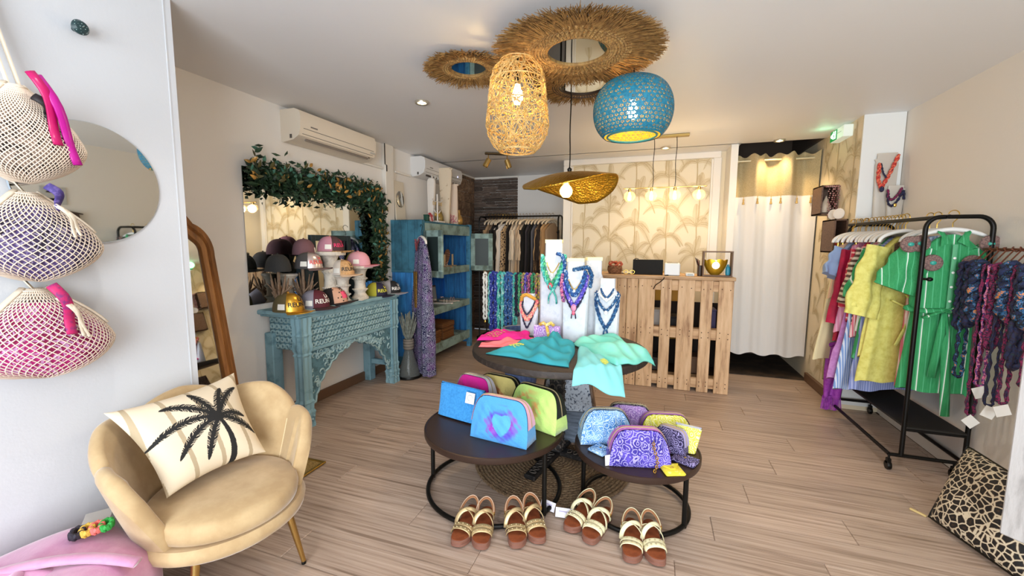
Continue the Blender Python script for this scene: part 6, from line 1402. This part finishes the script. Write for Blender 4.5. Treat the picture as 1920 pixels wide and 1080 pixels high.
# folded shirts on the round table
def shirt(label, quad, m_, th, seed, rz=TBZ, amp=.012, folds=(9, 4), print_=None, group='folded cotton shirts on the round table', n=(44, 34), lift=None):
    t = thing('folded_shirt', label, 'shirt', (quad[0][0], quad[0][1], rz), 0, group); r = random.Random(seed); p1, p2 = r.uniform(0, 6), r.uniform(0, 6); Q = [Vector((*q, 0)) for q in quad]; o_ = Vector((quad[0][0], quad[0][1], 0))
    def P(u, v, s):
        uu = u + .02 * math.sin(7 * v + p1); vv = v + .025 * math.sin(9 * u + p2) * (1 - abs(2 * v - 1) * .2)
        p = Q[0].lerp(Q[1], uu).lerp(Q[3].lerp(Q[2], uu), vv); e = (max(0, 1 - abs(2 * u - 1) ** 5) * max(0, 1 - abs(2 * v - 1) ** 5)) ** .5
        d = math.hypot(p.x + .56, p.y - 2.60); dr = max(0, d - .545); fall = dr * .95
        z = (th * e + amp * e * math.sin(folds[0] * u + folds[1] * v + p1) + amp * .6 * e * math.sin(folds[0] * 1.7 * v - 5 * u + p2) + amp * .4 * e * math.sin(23 * u + 9 * v + 2 * math.sin(6 * v + p1)) + .004 if s > 0 else 0) - fall
        if lift: z += lift(u, v) * e * (1 if s > 0 else .0)
        p = p - o_; return (p.x, p.y, max(z, -fall + (.003 if s > 0 else 0)) + .002)
    a = MB().grid(lambda u, v: P(u, v, 1), *n); a.grid(lambda u, v: P(u, v, -1), *n)
    o = a.build('cloth', m_, t, 180)
    if print_:
        pu, pv, pm, pr_ = print_; g = MB(); r2 = random.Random(seed)
        for i in range(26):
            a_ = i * 2.4; R_ = pr_ * math.sqrt(i / 26); c = P(pu + R_ * math.cos(a_) * 1.2, pv + R_ * math.sin(a_), 1); g.ball((c[0], c[1], c[2] + .002), .006, 6, 4, (1.4, 1, .3))
        g.build('gold_print', pm, t, stuff=True)
    return t
GP = mat('gold_foil_print', '#e2cf7c', .4, .4); LP = mat('lime_print', '#d6de6a', .6)
shirt('coral pink shirt folded under the fuchsia one', [(-1.035, 2.37), (-.70, 2.47), (-.745, 2.70), (-1.05, 2.58)], mat('coral_cotton', '#ee7d84', .85), .018, 3)
shirt('fuchsia shirt folded with a gold eye print, left side of the round table', [(-1.075, 2.43), (-.745, 2.58), (-.82, 2.80), (-1.10, 2.70)], mat('fuchsia_cotton', '#d6168a', .8), .018, 4, rz=TBZ + .024, print_=(.32, .45, GP, .16))
shirt('teal shirt with rippled hem, front of the round table', [(-.915, 2.245), (-.395, 2.12), (-.46, 2.66), (-.69, 2.68)], mat('teal_cotton', '#2c97a6', .8), .03, 5, amp=.018, folds=(15, 3), print_=(.27, .2, LP, .07), n=(70, 44), lift=lambda u, v: .05 * math.sin(PI * min(1, max(0, u * 1.25 - .2))) * v)
shirt('aqua shirt folded and hanging over the front right edge of the round table', [(-.36, 2.035), (-.10, 2.10), (-.22, 2.52), (-.42, 2.56)], mat('aqua_cotton', '#7fd0d3', .8), .022, 6, print_=(.62, .38, LP, .07), folds=(6, 3))
shirt('mint green shirt rolled long across the right side of the round table', [(-.16, 2.22), (.03, 2.50), (-.30, 2.86), (-.47, 2.62)], mat('mint_cotton', '#6fcfc0', .8, n=(5, '#86d6c4', .4, .6)), .05, 7, rz=TBZ + .004, amp=.018, folds=(5, 11), n=(50, 50))

# ================================================================== coffee tables
def coffee(label, x, y, r, rr, h, legs):
    t = thing('coffee_table', label, 'coffee table', (x, y, 0), 0, 'round nesting coffee tables')
    MB().lathe([(.001, h - .016), (r - .006, h - .016), (r - .004, h - .001), (.001, h)], 72).build('tabletop', TT, t)
    MB().lathe([(r - .006, h - .028), (r + .001, h - .028), (r + .004, h - .020), (r + .004, h + .003), (r - .003, h + .005), (r - .006, h)], 72).build('metal_rim', mat('dark_brown_rim', '#3b2a22', .4, .3), t)
    MB().tube([(rr * math.cos(q), rr * math.sin(q), .021) for q in [2 * PI * i / 72 for i in range(72)]], .012, 10, loop=True).build('floor_ring', BLACK, t)
    MB().tube([((r - .02) * math.cos(q), (r - .02) * math.sin(q), h - .03) for q in [2 * PI * i / 72 for i in range(72)]], .010, 8, loop=True).build('under_ring', BLACK, t)
    for a in legs:
        a = math.radians(a); MB().tube([(rr * math.cos(a), rr * math.sin(a), .01), (rr * math.cos(a), rr * math.sin(a), h - .02)], .0125, 10).build('leg', BLACK, t)
    return t
coffee('left coffee table, round dark top, carrying the towelling pouches', -.825, 2.13, .39, .378, .375, (187, -26, 80))
coffee('right coffee table, smaller round dark top, carrying the bandana pouches', -.05, 2.225, .318, .275, .332, (180, -27, 75))
TL_, TR_ = .376, .333
def pouch(name, label, x, y, z, rot, w, h, d, m_, zipm, group, vfn=None, tilt=0, flat_top=.86, dt=.04, gather=False, zl=.35, tag_=None):
    """soft cosmetic bag: arched front and back panels and a zip gusset over the top"""
    t = thing(name, label, 'pouch', (x, y, z), (tilt, 0, rot), group); N = 96
    def outline(s):
        # s 0..1 from bottom left, up, over, down to bottom right, back along the bottom
        if s < .78:
            q = s / .78 * 2 - 1; a = PI * (1 - (q + 1) / 2); cx, cz = math.cos(a), math.sin(a)
            X_ = math.copysign(abs(cx) ** .30, cx) * w / 2; Z_ = h * (abs(cz) ** .42) * (1 - .05 * (cx * cx)); X_ *= 1 - (1 - flat_top) * .7 * (Z_ / h) ** 1.6; return X_, Z_
        q = (s - .78) / .22; return lerp(w / 2, -w / 2, q), 0.0
    dep = lambda Z_: lerp(d, dt, min(1, Z_ / h) ** 1.2) / 2
    def panel(sg):
        def f(u, v):
            X_, Z_ = outline(u); k = 1 - v; cx, cz = 0, h * .42; px, pz = cx + (X_ - cx) * k, cz + (Z_ - cz) * k
            b = .5 * d * .28 * math.sin(PI / 2 * min(1, v * 1.6)); wr = .0035 * math.sin(px * 95 + pz * 40) * math.sin(pz * 60 + 1) * min(1, v * 4)
            if gather: wr += .004 * math.sin(px * 210) * (pz / h)
            return (px, sg * (dep(pz) + b + wr), max(pz, .001))
        return f
    o = MB().grid(panel(-1), N, 40, True).build('front_panel', m_, t, 180)
    if vfn: vcol(o, lambda P: vfn(P[:, 0] / w, P[:, 2] / h))
    o = MB().grid(panel(1), N, 14, True).build('back_panel', m_, t, 180)
    if vfn: vcol(o, lambda P: vfn(P[:, 0] / w + 9, P[:, 2] / h))
    ss = [i / 120 for i in range(121)]; top = [s for s in ss if s <= .78 and outline(s)[1] > zl * h]; low1 = [s for s in ss if s <= .78 and outline(s)[1] <= zl * h + .012 and s < .39]; low2 = [s for s in ss if s >= .39 and (s > .78 or outline(s)[1] <= zl * h + .012)]
    def strip(S_, e): 
        return [[(outline(s)[0] * (1 + e / w * 2), lerp(-1, 1, j / 4) * (dep(outline(s)[1]) + e * .5), outline(s)[1] + (e if outline(s)[1] > .01 else 0)) for j in range(5)] for s in S_]
    MB().loft(strip(top, .004), False, False).build('zip_band', zipm, t, 180)
    zz = MB().tube([(outline(s)[0] * 1.02, 0, outline(s)[1] + .006) for s in top], .0035, 5); zz.build('zip', mat('zip_metal', '#c9b68a', .4, .6) if zipm is not BLACK else BLACK, t)
    gs = [MB().loft(strip(S_, .0), False, False).build('gusset', m_, t, 180) for S_ in (low1, low2) if len(S_) > 1]
    if vfn:
        for g in gs: vcol(g, lambda P: vfn(P[:, 0] / w + 9, P[:, 2] / h))
    if tag_: MB().box(tag_, (.05, .002, .05), b=.0).build('price_tag', PAPER, t)
    return t
VC = mat('towelling', vc=True, rough=.95, bump=(160, .35), sheen=.3)
def heartmask(x, z, cx, cz, s):
    X_, Z_ = (x - cx) / s, (z - cz) / s; X_ = X_ * 1.15; Z_ = Z_ * 1.0 + .15
    return (X_ ** 2 + Z_ ** 2 - .6) ** 3 - X_ ** 2 * Z_ ** 3 < 0
def dyed(base, halo, heart, cx, cz, s, halo2=None):
    B, Ha, He = (np.array(lin(c)) for c in (base, halo, heart or base)); H2 = np.array(lin(halo2 or halo))
    def f(x, z):
        Zs = z * .68; d = np.hypot((x - cx) * 1.0, (Zs - cz * .68) * 1.15); n = .05 * np.sin(x * 31 + 2) * np.sin(z * 23) + .03 * np.sin(x * 63 + z * 41)
        k = np.clip(1 - np.abs(d - s * .40 + n) / (s * .42), 0, 1) ** .6; k = np.where(x > 3, 0, k)
        mix = np.clip((np.sin(np.arctan2(Zs - cz * .68, x - cx) * 2 + .8) + .4) * .7, 0, 1)[:, None]
        c = B[None] * (1 - k[:, None]) + (Ha[None] * (1 - mix) + H2[None] * mix) * k[:, None]
        if heart:
            m = heartmask(x, Zs, cx, cz * .68, s * .56) & (x < 3); c[m] = He
        return c
    return f
TG = 'towelling pouches on the left coffee table'
PKZ = mat('pale_pink_zip', '#e9b6cf', .6); WHZ = mat('white_zip', '#e6e0ec', .6); BKZ = mat('black_zip', '#1e2318', .6); 
pouch('cosmetic_pouch', 'yellow pouch with black zip band, rearmost on the left coffee table', -.905, 2.44, TL_, math.radians(-12), .30, .185, .12, VC, BKZ, TG, dyed('#f0dc86', '#e0804f', None, -.05, .35, .34))
pouch('cosmetic_pouch', 'magenta pouch with white zip band, behind the flat blue one', -1.03, 2.34, TL_, math.radians(-16), .27, .20, .11, VC, WHZ, TG, dyed('#c41385', '#a24ab0', None, .1, .4, .3))
pouch('cosmetic_pouch', 'lime green pouch with a peach stain and black zip, right on the left table', -.59, 2.21, TL_, math.radians(-22), .33, .225, .12, VC, BKZ, TG, dyed('#c6e67e', '#eaa45f', '#b2e070', -.12, .5, .34))
pouch('cosmetic_pouch', 'sky blue pouch with a heart in a purple halo, front of the left table', -.72, 1.985, TL_, math.radians(-8), .335, .225, .12, VC, PKZ, TG, dyed('#4f9fdd', '#5a3fc4', '#57a9e3', .06, .43, .36, '#9a2fb0'), dt=.03)
t = thing('flat_pouch', 'flat sky blue towelling zip pouch with a white label, left on the left table', 'pouch', (-1.055, 2.135, TL_), (math.radians(-14), 0, math.radians(-13)), TG)
def wedge(w, wt, h, d):
    def f(u, v):
        a = 2 * PI * u; W_ = lerp(w, wt, v) / 2; D_ = lerp(d, .008, v ** .8) / 2
        return (W_ * math.copysign(abs(math.cos(a)) ** .35, math.cos(a)), D_ * math.copysign(abs(math.sin(a)) ** .6, math.sin(a)) - .006 * math.sin(PI * v) * math.sin(a), h * v + .006 * math.sin(3 * a) * v)
    return f
SKY = mat('sky_towelling', '#3f98dc', .95, n=(80, '#2f84c9', .4, .65), bump=(160, .35), sheen=.3)
b = MB().grid(wedge(.29, .335, .185, .07), 72, 20, True); b.f.append(tuple(range(71, -1, -1))); b.f.append(tuple(19 * 72 + i for i in range(72))); b.build('pouch_body', SKY, t, 60)
MB().tube([(-.16, 0, .187), (-.05, 0, .186), (.16, 0, .186)], .005, 6).build('zip', mat('blue_zip', '#2b78b8', .5), t)
lb = MB().box((.085, -.03, .135), (.062, .003, .062), b=.0).build('label', mat('label_white', '#ece6df', .6), t); MB().tube([(.085 + .018 * math.cos(q), -.032, .137 + .016 * math.sin(q)) for q in [2 * PI * i / 20 for i in range(16)]], .0015, 4).build('label_print', mat('label_ink', '#9fb5bd', .6), lb)
RG = 'bandana pouches on the right coffee table'
BBL = bandana('bandana_blue', '#3f7fc4', '#c4dbee', 30, '#8fb9e0'); BVI = bandana('bandana_violet', '#33268a', '#a99fdc', 26, '#5a47b8'); BLI = bandana('bandana_lilac', '#8f6ab5', '#cdb3de', 34, '#b08acb'); BYE = bandana('bandana_yellow', '#dcd94a', '#f2efb4', 26); BDK = bandana('bandana_dark', '#2a2148', '#9a8fc0', 34)
PIPK = mat('orchid_band', '#c274cc', .7, n=(30, '#e6c9ec', .6, .64)); 
pouch('cosmetic_pouch', 'lilac bandana pouch with dark patterned band, rearmost on the right table', -.10, 2.46, TR_, math.radians(6), .24, .135, .10, BLI, bandana('bandana_navyband', '#1b1c2c', '#d5d2dc', 30), RG, gather=True)
pouch('cosmetic_pouch', 'yellow bandana pouch with lilac band, rear right on the right table', .095, 2.41, TR_, math.radians(14), .27, .125, .10, BYE, mat('lilac_band', '#b778c4', .7), RG, gather=True, flat_top=.78)
pouch('cosmetic_pouch', 'sky blue bandana pouch, puffy, left on the right table', -.215, 2.24, TR_, math.radians(18), .285, .175, .13, BBL, bandana('bandana_paleband', '#7fa6cf', '#e6eef5', 34), RG, gather=True, flat_top=.6)
pouch('cosmetic_pouch', 'deep violet bandana pouch with orchid zip band, front of the right table', -.035, 2.06, TR_, math.radians(14), .295, .17, .12, BVI, PIPK, RG, gather=True, flat_top=.66, dt=.045)
pouch('cosmetic_pouch', 'dark aubergine bandana purse, between violet and small yellow pouches', .125, 2.225, TR_, math.radians(-28), .16, .125, .06, BDK, mat('pale_violet_zip', '#a9a0cc', .6), RG)
ch_ = thing('chain_strap', 'gold chain hanging down the front of the violet pouch', 'chain', (.045, 1.985, TR_)); m = MB()
for i in range(14):
    p = Vector((.01 * math.sin(i * .4), -.012 + .02 * (i / 13), .008 + .135 * i / 13)); a = i % 2 * PI / 2
    m.tube([p + Vector((.006 * math.cos(q) * math.cos(a), .006 * math.cos(q) * math.sin(a), .0075 * math.sin(q))) for q in [2 * PI * k / 10 for k in range(10)]], .0022, 4, loop=True)
m.build('chain_links', GOLD, ch_, stuff=True)
ct = thing('price_card', 'white price card on edge against the violet pouch', 'card', (-.165, 1.975, TR_), math.radians(35)); MB().box((0, 0, .026), (.045, .003, .05), Matrix.Rotation(-.12, 3, 'X')).build('card', PAPER, ct)
t = thing('small_purse', 'little yellow bandana zip purse standing at the right of the right table', 'purse', (.205, 2.255, TR_), (math.radians(-6), 0, math.radians(-14)), RG); b = MB().grid(wedge(.085, .13, .13, .06), 48, 14, True); b.f.append(tuple(range(47, -1, -1))); b.f.append(tuple(13 * 48 + i for i in range(48))); b.build('purse_body', BYE, t, 60); MB().tube([(-.062, 0, .131), (.062, 0, .131)], .006, 6).build('zip', mat('grey_zip', '#a7a6b4', .5), t)
def flatpouch(label, x, y, rot, w, l, m_, flap=True, group=RG):
    t = thing('envelope_purse', label, 'purse', (x, y, TR_), rot, group)
    MB().box((0, 0, .008), (w, l, .016), b=.006).build('purse_body', m_, t, 60)
    if flap: MB().prism([(-w / 2 + .002, l / 2 - .002), (w / 2 - .002, l / 2 - .002), (w * .12, -.005), (-w * .12, -.005)], lambda X_, Y_, d_: (X_, Y_, .016 + d_), 0, .004).build('flap', m_, t); MB().ball((0, .006, .021), .006, 10, 6, (1, 1, .4)).build('snap_button', GOLD, t)
flatpouch('bright yellow envelope purse lying at the front edge of the right table', .125, 2.01, math.radians(22), .095, .085, mat('yellow_cotton', '#e6d23a', .8, n=(50, '#f2e88a', .55, .65)))
flatpouch('violet bandana envelope purse lying at the right edge of the right table', .185, 2.13, math.radians(-25), .12, .08, BDK)
flatpouch('blue bandana envelope purse lying under the sky blue pouch', -.225, 2.095, math.radians(-30), .10, .085, BBL)

# ================================================================== sandals and price cards on the floor
SOLE = mat('brown_rubber', '#7d5243', .5, coat=.3); FOOT = mat('tan_footbed', '#8b4623', .65, n=(30, '#7a3a1b', .4, .6)); GOLDL = mat('gold_leather', '#cdb486', .42, .5); CREAML = mat('cream_leather', '#e8dfb6', .5); STUD = mat('stud_metal', '#d8c9a0', .3, .8); EDGE = mat('pale_edge', '#d9b99c', .6)
def platform_sandal(label, x, y, rot, left, m_, heel=.03):
    t = thing('platform_sandal', label, 'sandal', (x, y, 0), rot, 'platform sandals on the floor'); s = 1 if left else -1
    def out(k, N=44): return [((.132 * math.copysign(abs(math.cos(a)) ** .82, math.cos(a))) * k, (.047 * math.copysign(abs(math.sin(a)) ** .72, math.sin(a)) * (1 + .14 * math.cos(a)) + .006 * s * math.cos(2 * a)) * k) for a in [2 * PI * i / N for i in range(N)]]
    zt = lambda X_: .034 + .016 * max(0, -X_ / .13) + .004 * max(0, X_ / .13)
    lv = []
    for k, f in ((.94, 0), (1.0, .12), (1.0, .45), (.985, .5), (1.0, .55), (1.0, .92), (.97, 1.0)): lv.append([(px, py, zt(px) * f + (0 if f > 0 else .0) + (.006 * max(0, px / .13) ** 2 if f < .2 else 0)) for px, py in out(k)])
    MB().loft(lv).build('platform_sole', SOLE, t, 40)
    MB().loft([[(px, py, zt(px) + e) for px, py in out(k)] for k, e in ((.95, -.004), (.955, .003), (.90, .004))]).build('footbed', FOOT, t, 40)
    hw = lambda X_: .048 * max(.05, 1 - abs(X_ / .14) ** 2.4) ** .45 * (1 + .12 * X_ / .13)
    def band(x0, x1, hgt, r, nm, sk=0.0):
        p = []
        for i in range(15):
            a = PI * i / 14; X_ = lerp(x0, x1, i / 14); p.append((X_ + sk * math.sin(a), hw(X_) * 1.0 * math.cos(a), zt(X_) - .004 + hgt * math.sin(a) ** .8))
        o = MB().tube(p, r, 8, flat=.22).build(nm, m_, t, 180); e = MB()
        return o, p
    for x0 in (.040, .068):
        o, p = band(x0 - s * .006, x0 + s * .006, .036, .0125, 'toe_strap', .006); b = MB()
        for i in (3, 5, 7, 9, 11): b.ball((p[i][0], p[i][1] * 1.05, p[i][2] + .003), .0038, 7, 5)
        b.build('stud', STUD, o, stuff=True)
    band(.012, -.055, .062, .0105, 'cross_strap'); band(-.055, .012, .066, .0105, 'cross_strap')
    hp = [(-.045 - .075 * math.sin(a), .043 * math.cos(a), .072 + .03 * math.sin(a)) for a in [PI * i / 16 for i in range(17)]]
    MB().tube(hp, .008, 8, flat=.3).build('heel_strap', mat('tan_lining', '#a8744f', .6), t, 180); MB().tube([(q[0] * 1.01, q[1] * 1.03, q[2] + .007) for q in hp], .0022, 5).build('strap_edge', m_ if m_ is CREAML else EDGE, t)
    for sd in (-1, 1): MB().tube([(-.045, sd * .043, .072), (-.05, sd * .044, .04)], .008, 6, flat=.4).build('side_strap', m_, t)
    MB().box((-.048, s * .047, .068), (.018, .005, .016), b=.002).build('buckle', GOLD, t)
    return t
for i, ((x, y, a, lf, m_), lab) in enumerate(zip([(-.820, 1.735, -84, 0, GOLDL), (-.733, 1.750, -75, 1, GOLDL), (-.590, 1.808, -66, 0, GOLDL), (-.512, 1.865, -63, 1, GOLDL), (-.300, 1.998, -108, 0, CREAML), (-.208, 1.952, -106, 1, CREAML), (-.045, 1.898, -87, 0, CREAML), (.047, 1.918, -79, 1, CREAML)],
    ['outermost left gold strap sandal on the floor', 'second gold strap sandal, close beside the outermost left one', 'third gold strap sandal, left one of the pair by the table leg', 'fourth gold strap sandal, set back against the table leg', 'cream strap sandal set back behind its mate, nearest the price card', 'cream strap sandal in front of the right table, left pair, front one', 'cream strap sandal, left one of the frontmost right-hand pair', 'cream strap sandal, outermost right on the floor'])):
    platform_sandal(lab, x, y, math.radians(a), lf, m_)
for lab, x, y, a in (('white price card on the floor between gold and cream sandals', -.385, 1.985, .1), ('white price card standing behind the fourth gold sandal', -.478, 2.02, -.3)):
    t = thing('price_card', lab, 'card', (x, y, .006), a); MB().box((0, 0, .022), (.085, .003, .045), Matrix.Rotation(-.5, 3, 'X'), b=.0).build('card', mat('lilac_white_card', '#e9e5ee', .6), t); MB().box((0, -.003, .030), (.05, .001, .004), Matrix.Rotation(-.5, 3, 'X')).box((0, .0015, .020), (.06, .001, .003), Matrix.Rotation(-.5, 3, 'X')).build('print_lines', mat('lilac_ink', '#a99fc4', .6), t)
